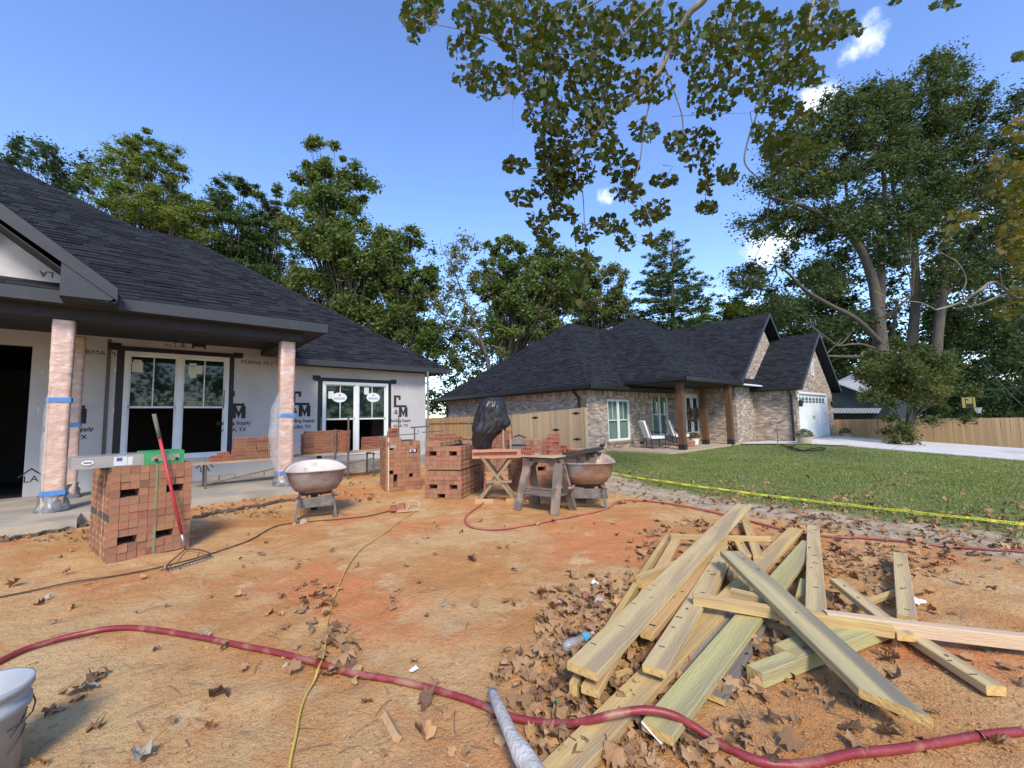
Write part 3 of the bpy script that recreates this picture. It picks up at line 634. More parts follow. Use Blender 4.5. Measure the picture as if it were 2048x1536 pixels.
rt = MB(); rt.prism([(-.40, yr_-.012, 3.25), (-.36, yr_-.012, 3.30), (-.93, yr_-.012, 3.74), (-.93, yr_-.012, 3.24)], (0, 0, 0), (0, .5, 0)); rt.box((xr_-.02, yr_-.0, zr_-.22), (xr_, 9.0, zr_-.03)); rt.build('eave_return', M_FASCIA, H1)
MB().box((-.93, yr_+.01, 3.225), (xr_-.01, 9.02, 3.24)).build('soffit', M_SOFFIT, H1)
sp = MB(); 
sp.prism([(xr_-.1, yr_, zr_-.24), (pk[0], yr_, pk[1]-.25), (pk[0], yr_, pk[1]-.27), (xr_-.1, yr_, zr_-.26)], (0, 0, 0), (0, .62, 0)); sp.build('rake_soffit', M_SOFFIT, H1)
gw = MB(); gw.prism([(-.88, 9.2, 3.27), (-.88, 9.2, 3.68), (pk[0], 9.2, 5.35), (-5.4, 9.2, 3.6), (-5.4, 9.2, 3.27)], (0, 0, 0), (0, .12, 0)); gwo = gw.build('gable_wall', M_WRAPB, H1)
for (px, py, rot) in ((93, 548, 0),):
    p = PY(px, py, 9.2); link('printed_text', text_mesh('LA', .13, M_INK), gwo, True, Matrix.Translation((p.x, 9.197, p.z))@FRONT@Matrix.Rotation(math.pi, 4, 'Z'))
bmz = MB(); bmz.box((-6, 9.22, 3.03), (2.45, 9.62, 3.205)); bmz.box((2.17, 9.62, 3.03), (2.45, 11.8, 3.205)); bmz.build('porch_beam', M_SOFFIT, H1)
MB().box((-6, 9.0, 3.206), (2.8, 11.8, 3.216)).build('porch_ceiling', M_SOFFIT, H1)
# columns wrapped in plastic film
def film_mat():
    m = mat('film_wrapped_wood', (.50, .33, .255), (.60, .43, .35), 4, .2, 1.0, 5, spec=.9, stretch=(1.6, 1.6, 2.6), c3=(.68, .55, .48), s3=4, t3=.62); return m
M_FILM = film_mat(); M_LOOSE = mat('loose_plastic', (.62, .64, .66), (.5, .5, .52), 9, .15, .8, 8, alpha=.32, spec=.9); M_BLUE = mat('blue_tape', (.06, .20, .50), (.08, .25, .56), 9, .55)
M_FOOT = mat('column_foot', (.09, .09, .095), (.26, .26, .26), 12, .3, .6, 14, spec=.7)
def column(x0, y0, w_, z1, name_label, tapes, bulge=0, side=1):
    c = thing('porch_column', name_label, 'column', (x0+w_/2, y0+w_/2, ZS)); n = 26
    vs = []; H_ = z1-ZS-.0; ring = 24
    for i in range(n*2):
        z = ZS+.0+H_*i/(n*2-1)
        for j in range(ring):
            t = 2*math.pi*j/ring; cx, cy = math.cos(t), math.sin(t); k = 1/max(abs(cx), abs(cy)); k = min(k, 1.36)
            wob = .006*noise.noise(Vector((cx*3, cy*3, z*2)))+.006*noise.noise(Vector((cx*5+z*9, cy*5, z*8)))
            r_ = w_/2*(1+.02*math.sin(z*3))+wob
            vs.append((x0+w_/2+cx*k*r_, y0+w_/2+cy*k*r_, z))
    b = MB(); b.add(vs, [(i*ring+j, i*ring+(j+1) % ring, (i+1)*ring+(j+1) % ring, (i+1)*ring+j) for i in range(2*n-1) for j in range(ring)]); b.build('wrapped_shaft', M_FILM, c, smooth=True)
    for z in tapes: e = .012; MB().box((x0-e, y0-e, z-.035), (x0+w_+e, y0+w_+e, z+.035)).build('blue_tape', M_BLUE, c)
    MB().box((x0-.01, y0-.01, z1), (x0+w_+.01, y0+w_+.01, 3.03)).build('cap', M_FASCIA, c)
    f = MB(); prof = [(w_*.74, 0), (w_*.76, .03), (w_*.66, .08), (w_*.72, .14), (w_*.60, .20), (w_*.58, .25)]; f.lathe([(r_+.012*math.sin(z*30), ZS+z) for r_, z in prof], (x0+w_/2, y0+w_/2, 0), 30); 
    for i, q in enumerate(f.v): f.v[i] = (q[0]+.05*noise.noise(Vector(q)*11), q[1]+.05*noise.noise(Vector(q)*11+Vector((5, 5, 5))), q[2])
    f.build('bunched_film', M_FOOT, c, smooth=True)
    if bulge:
        vs = []; n2 = 22
        for i in range(n2):
            z = ZS+.15+(1.75)*i/(n2-1); s_ = math.sin(math.pi*i/(n2-1))**.7
            for j in range(9):
                t = math.pi*j/8; rr = bulge*s_*(1+.25*noise.noise(Vector((z*4, t, x0)))); vs.append((x0+.02-rr*math.sin(t)*1.0, y0+w_*.5-w_*.62*math.cos(t), z))
        MB().add(vs, [(i*9+j, i*9+j+1, (i+1)*9+j+1, (i+1)*9+j) for i in range(n2-1) for j in range(8)]).build('loose_film', M_LOOSE, c, smooth=True)
    return c
column(-1.06, 9.30, .24, 3.02, 'left front porch column wrapped in shiny film with blue tape, nearest the camera', (1.79, .40), .07)
column(2.08, 9.34, .26, 3.02, 'right porch column wrapped in pinkish film beside the wheelbarrow', (1.52, .38), .20)
column(-1.04, 10.9, .22, 3.02, 'rear porch column wrapped in film, half hidden behind the front one', (1.42,), 0)
# ================================================================ the finished brick house
M_POST = mat('stained_post', (.085, .042, .022), (.14, .07, .035), 5, .6, .3, 20, stretch=(3, 3, .6)); M_GUT = mat('black_gutter', (.012, .012, .014), (.02, .02, .022), 5, .4, spec=.5)
M_DOORW = mat('garage_white', (.70, .76, .80), (.66, .72, .76), 2, .5)
H2 = thing('brick_house', 'finished tan brick house with a black hipped roof and white garage door', 'house', (12.5, 9.95, 0))
N1, N2 = (13.80, 15.32, .37, 2.03), (17.12, 18.52, .42, 2.36)
brick_wall(H2, (12.5, 9.95), (1, 0), 6.1, -.05, 2.36, [(N1[0]-12.5, N1[1]-12.5, N1[2], N1[3]), (N2[0]-12.5, N2[1]-12.5, N2[2], N2[3])], 2.17)
brick_wall(H2, (12.5, 19.6), (0, -1), 9.65, -.3, 2.36, [], 2.17)
brick_wall(H2, (18.6, 9.3), (1, 0), 1.7, -.05, 2.6, [(.12, 1.56, .1, 2.36)], 2.40)
brick_wall(H2, (18.6, 9.95), (0, -1), .65, -.05, 2.6, [], 2.40)
brick_wall(H2, (20.3, 9.3), (0, -1), 1.7, -.05, 2.6, [], 2.40)
sb = lambda s: min(2.62+.85*(s+.0), 2.62+.85*(8.0-s)) if True else 0
brick_wall(H2, (20.3, 7.6), (1, 0), 8.0, -.05, sb)
brick_wall(H2, (22.47, 7.6), (0, -1), 1.76, -.05, 2.36, [], 2.17)
sg = lambda s: min(2.40+.80*s, 2.40+.80*(6.8-s))
brick_wall(H2, (22.47, 5.84), (1, 0), 6.8, -.05, sg, [(.42, 5.5, 0, 2.25), (3.05, 3.40, 3.22, 4.05)])
brick_wall(H2, (29.27, 5.84), (0, 1), 6, -.9, 2.36)
MB().box((12.65, 10.2, 0), (12.7, 19.4, 2.3)).box((12.9, 12.5, 0), (20, 12.55, 2.4)).box((12.62, 10.1, -.2), (29.2, 19.5, -.1)).box((22.6, 8.2, 0), (29.1, 8.25, 3)).build('interior_wall', M_INT, H2)
window(H2, *N1[:2], N1[2], N1[3], 9.97, .5, .05, True, True); window(H2, *N2[:2], N2[2], N2[3], 9.97, .5, .05, True, True)
sill = MB(); sill.box((N1[0]-.08, 9.88, N1[2]-.09), (N1[1]+.08, 10.02, N1[2]-.005)); sill.box((N2[0]-.08, 9.88, N2[2]-.09), (N2[1]+.08, 10.02, N2[2]-.005)); sill.build('brick_sill', mat('sill_brick', (.36, .24, .18), (.28, .17, .12), 9, .9, .3, 40), H2)
# roofs: main hip, porch hip, street gable, garage gable
hip_block(12.1, 29.5, 9.55, 19.9, 2.52, .76, .15, H2, faces='front left')
hip_block(14.6, 26.5, 7.2, 17.9, 2.72, .75, .14, H2, name='porch_roof', faces='front left')
hip_block(19.9, 28.9, 7.2, 17.0, 2.72, .85, .16, H2, name='street_gable_roof', faces='left', gable_front=True)
hip_block(22.07, 29.67, 5.46, 9.0, 2.52, .76, .15, H2, name='garage_roof', faces='left', gable_front=True)
fl = MB(); fl.box((19.95, 7.05, 2.60), (22.1, 7.6, 2.66)); fl.build('ledge_flashing', M_DOORW, H2)
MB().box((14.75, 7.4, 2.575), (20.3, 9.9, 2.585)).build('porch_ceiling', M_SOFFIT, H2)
# gutters and downspouts
gt_ = MB()
gt_.box((12.0, 9.42, 2.40), (14.6, 9.55, 2.535)); gt_.box((11.97, 9.42, 2.40), (12.1, 19.9, 2.535)); gt_.box((14.5, 7.08, 2.60), (19.9, 7.2, 2.73)); gt_.box((14.48, 7.08, 2.60), (14.6, 9.6, 2.73)); gt_.box((21.95, 5.5, 2.40), (22.07, 7.4, 2.53)); gt_.build('gutter', M_GUT, H2)
def spout(x, y, zt, zb, ox, oy, wx=.1):
    b = MB(); b.tube([(x-ox, y-oy, zt), (x-ox*.9, y-oy*.9, zt-.08), (x, y, zt-.34), (x, y, zb+.12), (x-ox*.3, y-oy*.3, zb)], .055, 6); b.build('downspout', M_GUT, H2)
spout(12.44, 10.25, 2.42, .05, .38, 0); spout(22.40, 5.98, 2.42, .0, .32, 0); spout(12.42, 19.4, 2.42, -.2, .4, 0)
# garage door with panels, arched lights and handles
gd = MB(); gd.box((22.89, 5.90, 0), (27.97, 5.95, 2.25)); gdo = gd.build('garage_door', M_DOORW, H2)
tr_ = MB(); tr_.box((22.83, 5.80, 0), (22.93, 5.92, 2.27)); tr_.box((27.93, 5.80, 0), (28.03, 5.92, 2.27)); tr_.box((22.83, 5.80, 2.22), (28.03, 5.92, 2.32)); tr_.build('door_trim', M_WHITE, H2)
pn = MB()
for r_ in range(4):
    for c_ in range(8):
        x = 22.98+c_*.615; z = .06+r_*.545; pn.box((x, 5.888, z), (x+.565, 5.90, z+.49))
pn.build('raised_panel', M_DOORW, gdo)
M_LIGHT = mat('light_pane', (.08, .12, .13))
for c_ in range(8):
    x = 22.98+c_*.615; li = MB()
    for k in range(4): h = .20+.09*math.sin(math.pi*(k+.5)/4); li.box((x+.05+k*.12, 5.880, 1.80), (x+.05+k*.12+.09, 5.888, 1.80+.10)); li.box((x+.05+k*.12, 5.880, 1.92), (x+.05+k*.12+.09, 5.888, 1.92+h-.12))
    li.build('window_light', M_LIGHT, gdo)
hd = MB()
for x in (25.33, 25.53): hd.tube([(x, 5.87, .98), (x+(.03 if x > 25.4 else -.03), 5.85, 1.06), (x, 5.87, 1.16)], .012, 5)
for x in (23.0, 27.8):
    for z in (.12, .66, 1.2, 1.75): hd.box((x-.09, 5.872, z), (x+.09, 5.884, z+.035))
hd.build('door_handle', M_GUT, gdo)
vt = MB(); vt.box((25.48, 5.80, 3.20), (25.53, 5.9, 4.07)); vt.box((25.86, 5.80, 3.20), (25.91, 5.9, 4.07)); vt.box((25.53, 5.80, 3.20), (25.86, 5.9, 3.26)); vt.box((25.53, 5.80, 4.01), (25.86, 5.9, 4.07)); vto = vt.build('gable_vent', M_WHITE, H2)
sl_ = MB()
for k in range(9): sl_.add([(25.53, 5.83, 3.28+k*.08), (25.86, 5.83, 3.28+k*.08), (25.86, 5.88, 3.35+k*.08), (25.53, 5.88, 3.35+k*.08)], [(0, 1, 2, 3)])
sl_.build('vent_slat', mat('vent_grey', (.45, .40, .36)), vto)
# front door pair
MB().box((18.74, 9.28, .1), (20.14, 9.36, 2.34)).build('door_frame', M_WHITE, H2)
for k in (0, 1):
    x = 18.80+k*.66; d_ = MB(); d_.box((x, 9.25, .12), (x+.62, 9.29, 2.28)); do_ = d_.build('door', M_WHITE, H2); MB().box((x+.14, 9.243, .55), (x+.48, 9.249, 2.12)).build('pane', mat('dark_pane', (.02, .025, .03), rough=.05, spec=.6), do_)
    MB().box((x+(.55 if k == 0 else .03), 9.21, 1.02), (x+(.59 if k == 0 else .07), 9.25, 1.14)).build('door_handle', M_GUT, do_)
M_DRIED = mat('dried_wreath', (.22, .10, .06), (.42, .30, .22), 60, .9, 1, 90, tone=.4, island=True)
def scatter_cards(n, fn, size, out=None):
    V = np.empty((n, 4, 3))
    for i in range(n):
        c = np.array(fn()); a = RNG.normal(size=3); a /= np.linalg.norm(a); b_ = np.cross(a, RNG.normal(size=3)); b_ /= np.linalg.norm(b_); s = size*RNG.uniform(.6, 1.3)
        V[i] = [c-a*s, c+b_*s*.5, c+a*s, c-b_*s*.5]
    return V.reshape(-1, 3), np.arange(n*4).reshape(-1, 4)
for i, (x, nm) in enumerate(((19.13, 'left'), (19.78, 'right'))):
    def ring():
        t = random.random()*6.28; return (x+.21*math.cos(t)+random.gauss(0, .025), 9.19+random.gauss(0, .015), 1.42+.23*math.sin(t)+random.gauss(0, .03)-(.35*random.random() if random.random() < .2 else 0))
    v_, f_ = scatter_cards(420, ring, .045); o = link('wreath', npmesh('wreath', v_, f_, M_DRIED)); tag(o, 'dried flower wreath hung on the %s leaf of the white front door' % nm, 'wreath', 'door wreaths')
# porch posts
for (x, y, z1, lab) in ((15.0, 7.55, 2.58, 'brown stained porch post at the left corner, in front of the rocking chair'), (18.25, 8.15, 2.58, 'middle brown porch post, between the front door and the brick wall'), (18.85, 7.35, 2.60, 'brown stained porch post at the right end of the porch')):
    p = thing('porch_post', lab, 'post', (x, y, .06)); MB().box((x-.11, y-.11, .25), (x+.11, y+.11, z1)).build('shaft', M_POST, p); MB().box((x-.12, y-.12, .06), (x+.12, y+.12, .27)).build('post_base', M_GUT, p)
pf = MB(); pf.box((13.6, 7.3, -.08), (20.3, 9.95, .07)); pf.box((18.6, 8.9, -.08), (20.3, 9.3, .068)); tag(pf.build('porch_floor', M_TAN), kind='structure')
# wall lanterns, hose hooks
for (x, y, nm) in ((22.66, 5.76, 'left'), (28.5, 5.76, 'right')):
    t = thing('wall_lantern', 'black wall lantern on the brick %s of the garage door' % nm, 'lantern', (x, y, 1.75)); b = MB(); b.tube([(x, y+.07, 1.98), (x, y-.08, 2.02), (x, y-.08, 1.93)], .012, 5); b.box((x-.04, y+.05, 1.85), (x+.04, y+.075, 2.05)); b.build('bracket', M_GUT, t)
    b = MB(); b.lathe([(.03, 1.93), (.09, 1.86), (.10, 1.85), (.075, 1.62), (.02, 1.60)], (x, y-.08, 0), 6); b.build('lamp_body', M_GUT, t); MB().lathe([(.078, 1.84), (.066, 1.64)], (x, y-.08, 0), 6).build('pane', M_GLASS, t)
for px, py in ((1204, 888), (1283, 882)):
    p = PY(px, py, 9.93); o = MB().tube([(p.x-.1, 9.92, p.z-.06), (p.x-.08, 9.86, p.z-.03), (p.x+.02, 9.84, p.z-.04), (p.x+.07, 9.86, p.z+.12)], .018, 6).box((p.x-.12, 9.88, p.z-.1), (p.x+.1, 9.93, p.z-.02)).build('faucet_bracket', M_GUT); tag(o, 'small black wall fitting low on the brick %s the first front window' % ('left of' if px < 1250 else 'right of'), 'fitting')
# ---------------------------------------------------------------- porch furniture and planters
M_CUSH = mat('white_cushion', (.74, .74, .72), (.66, .66, .64), 9, .9, .3, 20); M_IRON = mat('black_iron', (.015, .014, .013))
def rocker(x, y, rz, lab):
    t = thing('rocking_chair', lab, 'chair', (x, y, .07), rz); L = lambda b, n, m, **k: b.build(n, m, t, world=False, **k)
    L(MB().box((-.27, -.26, .38), (.27, .28, .48)), 'seat_cushion', M_CUSH)
    b = MB(); Mx = Matrix.Translation((0, .26, .44))@Matrix.Rotation(R(-18), 4, 'X'); b.box((-.27, 0, 0), (.27, .11, .68), Mx); L(b, 'back_cushion', M_CUSH)
    for s in (-1, 1):
        L(MB().tube(spline([(s*.30, -.42, .07), (s*.30, -.2, .015), (s*.30, .15, .0), (s*.30, .5, .06)], 5), .016, 6), 'rocker', M_IRON); L(MB().tube(spline([(s*.30, -.26, .02), (s*.30, -.27, .55), (s*.31, -.22, .62), (s*.31, .25, .64), (s*.29, .34, .75)], 4), .014, 6), 'armrest', M_IRON); L(MB().tube([(s*.30, .26, .03), (s*.28, .30, .42), (s*.28, .48, 1.08)], .014, 6), 'leg', M_IRON)
    return t
rocker(15.3, 8.8, R(52), 'white cushioned black rocking chair on the porch, left one beside the window'); rocker(17.0, 8.6, R(42), 'white cushioned black rocking chair on the porch, right one nearer the front door')
M_PUMP = mat('pumpkin', (.50, .14, .05), (.62, .30, .2), 5, .6); M_TUB = mat('woven_tub', (.55, .47, .36), (.42, .34, .25), 30, .8, .5, 60, stretch=(1, 1, 4))
M_FOL = mat('mum_leaf', (.06, .10, .03), (.10, .14, .05), 20, .8, trans=.2, tone=.4, island=True); M_FLOW = mat('pale_flower', (.72, .62, .30), (.75, .70, .55), 30, .8, tone=.3, island=True); M_RUST = mat('rust_flower', (.30, .08, .03), (.42, .16, .05), 30, .8, tone=.4, island=True)
M_PINK = mat('tan_pot', (.30, .13, .09), (.36, .18, .13), 12, .85)
def planter(x, y, z, r, h, lab, mpot, mf, fr, fh, seed, flower=.25):
    t = thing('planter', lab, 'planter', (x, y, z)); MB().lathe([(0, 0.01), (r*.88, 0), (r, h*.5), (r*.97, h), (r*.9, h), (r*.85, h-.05), (0, h-.05)], (x, y, z), 18).build('pot', mpot, t, smooth=False)
    def f(k):
        def g():
            u = RNG.normal(size=3); u /= np.linalg.norm(u); u[2] = abs(u[2]); q = k*(RNG.uniform(.75, 1.05)); return (x+u[0]*fr*q, y+u[1]*fr*q, z+h-.02+u[2]*fh*q)
        return g
    v_, f_ = scatter_cards(900, f(.92), .032); link('foliage', npmesh('foliage', v_, f_, M_FOL), t, True); v_, f_ = scatter_cards(int(900*flower), f(1.0), .022); link('blossoms', npmesh('blossoms', v_, f_, mf), t, True)
p = GT(1610, 888); planter(p.x, p.y, p.z+.04, .27, .30, 'round pale planter with a green flowering mum, left of the garage door', M_TUB, M_FLOW, .36, .34, 1)
planter(28.75, 5.25, gz(28.7, 5.2)+.03, .25, .30, 'round pale planter with white flowers, right of the garage door', M_TUB, M_FLOW, .33, .30, 2, .5)
planter(18.0, 8.55, .07, .20, .30, 'white pot of rust coloured flowers beside the middle porch post', M_CUSH, M_RUST, .27, .24, 3, .8)
t = thing('storage_basket', 'low reddish wicker basket on the porch between rocking chair and flower pot', 'basket', (16.55, 8.1, .07)); MB().lathe([(0, .08), (.23, .07), (.27, .25), (.25, .32), (.22, .32), (0, .30)], (16.55, 8.1, 0), 14).build('body', M_PINK, t); MB().lathe([(.27, .24), (.285, .27), (.27, .3)], (16.55, 8.1, 0), 14).build('rim', M_PINK, t)
# hose stand and garden hose on the walkway
p = GT(1556, 889); t = thing('hose_stand', 'thin black hose stand with a faucet against the garage side wall', 'stand', p); b = MB(); b.tube([p, p+Vector((0, 0, .62))], .014, 6); b.tube([p+Vector((-.02, .0, .0)), p+Vector((.05, -.0, .02)), p+Vector((.5, -.25, .03))], .01, 5); b.build('stake', M_IRON, t); q = p+Vector((0, 0, .62)); MB().tube([q+Vector((-.11, .05, 0)), q+Vector((.11, -.05, .03))], .035, 8).tube([q+Vector((0, 0, -.05)), q+Vector((0, 0, .2))], .02, 6).build('faucet', mat('brass', (.25, .22, .16), metal=.6, rough=.4), t)
hp = [GT(x, y, .06) for x, y in ((1560, 889), (1575, 893), (1592, 897), (1605, 901), (1620, 898), (1640, 895), (1650, 897), (1640, 900), (1615, 901), (1590, 900), (1578, 893), (1590, 891))]
tag(MB().tube(spline(hp, 6), .02, 6).build('garden_hose', M_IRON), 'black garden hose loosely coiled on the white walkway', 'hose')
# ================================================================ fences
M_CEDAR = mat('cedar_picket', (.46, .31, .16), (.36, .23, .11), 3, .85, .4, 26, stretch=(6, 6, .7), tone=.22); M_CEDAR2 = mat('gate_picket', (.47, .37, .23), (.38, .29, .17), 3, .85, .4, 26, stretch=(6, 6, .7), tone=.16); M_CEDAR3 = mat('honey_picket', (.47, .32, .18), (.40, .265, .145), 3, .85, .4, 26, stretch=(6, 6, .7), tone=.12)
PK = MB().box((0, -.008, 0), (1, .008, 1)).v
def picket_mesh(m): b = MB(); b.box((0, -.008, 0), (1, .008, 1)); return b.mesh('picket', m)
def fence(name, lab, A, B, ztop, hgt, m, wd=.14, rails=None, limit=300, posts=0, cat='fence'):
    A, B = Vector(A), Vector(B); d = (B-A); L = d.length; u = d/L; nrm = Vector((u.y, -u.x, 0)); t = thing(name, lab, cat, (A.x, A.y, gz(A.x, A.y))); um = picket_mesh(m); rest = MB(); n = int(L/wd); order = sorted(range(n), key=lambda i: (A+u*(i+.5)*wd).length)
    one = set(order[:limit])
    for i in range(n):
        q = A+u*(i*wd+random.uniform(-.002, .002)); zt = ztop(i/n)+random.uniform(-.006, .006); zb = zt-hgt
        Mx = Matrix.Translation((q.x, q.y, zb))@Matrix.Rotation(math.atan2(u.y, u.x), 4, 'Z')@Matrix.Rotation(random.gauss(0, .004), 4, 'Y')@Matrix.Translation((0, random.gauss(0, .003), 0))@Matrix.Diagonal((wd-.006, 1, hgt, 1))
        if i in one: link('picket', um, t, True, Mx)
        else: rest.box((0, -.008, 0), (1, .008, 1), Mx, random.random())
    if rest.v: rest.build('picket_row', m, t, tone=True, kind='stuff')
    if rails:
        for zr in rails[1]:
            s = rails[0]; b = MB(); 
            Mx = frame_M(A+nrm*s*.03, u, nrm); k = max(1, int(L/2.4))
            for j in range(k):
                fa, fb = j/k, (j+1)/k; qa, qb = A+u*L*fa, A+u*L*fb; za, zb = ztop(fa)+zr, ztop(fb)+zr; o_ = nrm*s*.012; o2 = nrm*s*.05
                b.add([qa+o_+Vector((0, 0, za-.045)), qb+o_+Vector((0, 0, zb-.045)), qb+o_+Vector((0, 0, zb+.045)), qa+o_+Vector((0, 0, za+.045)), qa+o2+Vector((0, 0, za-.045)), qb+o2+Vector((0, 0, zb-.045)), qb+o2+Vector((0, 0, zb+.045)), qa+o2+Vector((0, 0, za+.045))], [(3, 2, 1, 0), (4, 5, 6, 7), (0, 1, 5, 4), (2, 3, 7, 6), (0, 4, 7, 3), (1, 2, 6, 5)])
            b.build('rail', m, t, world=True)
        for j in range(posts):
            f_ = (j+.3)/posts; q = A+u*L*f_+nrm*rails[0]*.09; MB().tube([(q.x, q.y, ztop(f_)-hgt-.1), (q.x, q.y, ztop(f_)-.03)], .03, 8).build('post', mat('steel_post', (.30, .29, .27), rough=.5, metal=.5), t)
    return t
# gate beside the brick house, running back from its near corner
ga, gb_, gc = GT(1173, 908), PX(1042, 826, 12.0), None
GA = Vector((12.35, 9.93, 0)); GB = Vector((11.95, 13.6, 0)); GC = Vector((11.75, 22.5, 0))
gate = fence('picket_gate', 'pale double picket gate with black hinges beside the brick house', GA, GB, lambda f: 1.70-.20*f, 1.68, M_CEDAR2, .14, None, cat='gate')
MB().box((12.29, 9.86, -.05), (12.42, 9.925, 1.70)).build('gate_post', M_CEDAR2, gate)
for f, zz in ((.10, -.18), (.64, -.20), (.10, -1.15), (.64, -1.15), (.36, -.75)):
    q = GA+(GB-GA)*f; uu = (GB-GA).normalized(); nn_ = Vector((-uu.y, uu.x, 0)); zc = 1.70-.20*f+zz; h_ = MB(); q = q+nn_*.012; 
    for a_, b__ in ((-.20, .022), (.20, .022)): h_.add([q+Vector((0, 0, zc+.05)), q+uu*a_+Vector((0, 0, zc)), q+Vector((0, 0, zc-.05))], [(0, 1, 2)]); h_.add([q+nn_*.01+Vector((0, 0, zc+.05)), q+nn_*.01+uu*a_+Vector((0, 0, zc)), q+nn_*.01+Vector((0, 0, zc-.05))], [(0, 1, 2)])
    h_.lathe([(0, -.0), (.05, .0), (.05, .015), (0, .018)], (0, 0, 0), 8); 
    for ii in range(len(h_.v)-32, len(h_.v)): vx = Vector(h_.v[ii]); h_.v[ii] = tuple(q+uu*vx.x+Vector((0, 0, zc+vx.y))+nn_*vx.z)
    h_.build('hinge', M_GUT, gate)
fence('side_fence', 'honey coloured picket fence with rails between the two houses', GB+Vector((-.02, .05, 0)), GC, lambda f: 1.50-.02*f, 1.9, M_CEDAR, .14, (-1, (-.25, -1.0)), posts=4)
fence('back_fence', 'long tan board fence beyond the driveway at the right', (29.9, 13.0, 0), (29.9, -9.0, 0), lambda f: .88, 1.90, M_CEDAR3, .14, None)
# dark shed beyond the fence
S = thing('dark_shed', 'dark green shed with a pale metal roof beyond the back fence', 'shed', (36, 9, -1)); d0 = 34
M_SHED = mat('shed_siding', (.018, .028, .034), (.03, .042, .048), 4, .7); M_TIN = mat('galvanised_roof', (.50, .53, .56), (.34, .37, .40), 2, .45, .2, 30, metal=.3, stretch=(12, 1, 1)); M_TIN2 = mat('dark_tin', (.12, .13, .14), (.2, .21, .22), 3, .5)
P0, P1 = W(1655, 800, 34), W(1762, 822, 30)
sx0 = P0.x
q = [W(1650, 762, 34), W(1684, 766, 34), W(1760, 797, 30), W(1768, 815, 30)]
b = MB(); A_, B_ = W(1640, 770, 33.5), W(1757, 800, 30.5); u_ = Vector(((B_-A_).x, (B_-A_).y, 0)).normalized(); bk = Vector((u_.y, -u_.x, 0)); bk = bk if bk.dot(CF) > 0 else -bk
def shed_pt(px, py, off=0): 
    n_ = bk; o_ = A_+bk*off; d = ray(px, py); t_ = (o_-Vector((0, 0, EYE))).dot(n_)/d.dot(n_); return Vector((0, 0, EYE))+d*t_
poly = [shed_pt(1640, 860), shed_pt(1780, 860), shed_pt(1780, 812), shed_pt(1757, 801), shed_pt(1684, 770), shed_pt(1640, 762)]
b.prism(poly, (0, 0, 0), bk*6); b.build('wall', M_SHED, S)
b = MB(); b.prism([shed_pt(1670, 766, -.3), shed_pt(1758, 799, -.3), shed_pt(1758, 796, -.3), shed_pt(1670, 764, -.3)], (0, 0, 0), bk*6+Vector((0, 0, 1.2))); b.prism([shed_pt(1560, 765, -.3), shed_pt(1670, 766, -.3), shed_pt(1670, 764, -.3), shed_pt(1560, 763, -.3)], (0, 0, 0), bk*5); b.build('roof', M_TIN, S)
b = MB()
for k in range(16):
    xa, xb = 1662+k*6.0, 1662+k*6.0+3.5; b.add([shed_pt(xa+6, 816, .02), shed_pt(xb+6, 816, .02), shed_pt(xb, 826, -1.0), shed_pt(xa, 826, -1.0)], [(0, 1, 2, 3)])
b.build('awning_rib', M_TIN, S); b = MB(); b.add([shed_pt(1666, 816.5, .0), shed_pt(1764, 816.5, .0), shed_pt(1758, 826.5, -.98), shed_pt(1660, 826.5, -.98)], [(0, 1, 2, 3)]); b.build('awning', M_TIN2, S)
# basketball hoop
bp = W(1938, 806, 34); T = thing('basketball_hoop', 'basketball hoop with a yellowish backboard standing beyond the back fence', 'hoop', (bp.x, bp.y, -1))
r3 = CR.copy(); r3.z = 0; r3.normalize(); upv = Vector((0, 0, 1)); nb = Vector((-r3.y, r3.x, 0))
def bb(x0, z0, x1, z1, m, n, y=0): MB().prism([bp+r3*x0+upv*z0+nb*y, bp+r3*x1+upv*z0+nb*y, bp+r3*x1+upv*z1+nb*y, bp+r3*x0+upv*z1+nb*y], (0, 0, 0), nb*.03).build(n, m, T)
MY = mat('yellow_board', (.20, .18, .05)); bb(-.62, -.42, .55, .50, M_IRON, 'board_frame', .02)
for (a, c, b_, d_) in ((-.58, -.38, -.33, .46), (-.27, -.05, .25, .46), (.31, -.38, .51, .46)): bb(a, c, b_, d_, MY, 'board_panel', -.02)
MB().lathe([(.24, 0), (.26, .02), (.24, .04)], bp+r3*.35-nb*.3+upv*-.42, 14).build('rim', M_PUMP, T); MB().lathe([(.23, 0), (.13, -.42)], bp+r3*.35-nb*.3+upv*-.42, 10).build('net', mat('net', (.6, .6, .62), alpha=.45), T); MB().tube([bp+upv*.1+nb*.1, bp+nb*.5+upv*-.3, (bp.x+nb.x*.6, bp.y+nb.y*.6, -1)], .06, 6).build('pole', M_IRON, T)
# overhead wires at the right
for i, (a, b_) in enumerate((((1958, 706, 36), (2110, 840, 24)), ((1964, 725, 36), (2110, 870, 24)), ((1850, 782, 38), (2110, 764, 26)))):
    p, q = W(*a), W(*b_); tag(MB().tube(spline([p, (p+q)/2-Vector((0, 0, .25)), q], 6), .012, 4).build('overhead_wire', M_TIN2), ('upper of two slanting wires in front of the dark trees at the right', 'lower of two slanting wires in front of the dark trees at the right', 'nearly level thin wire above the basketball hoop')[i], 'wire')
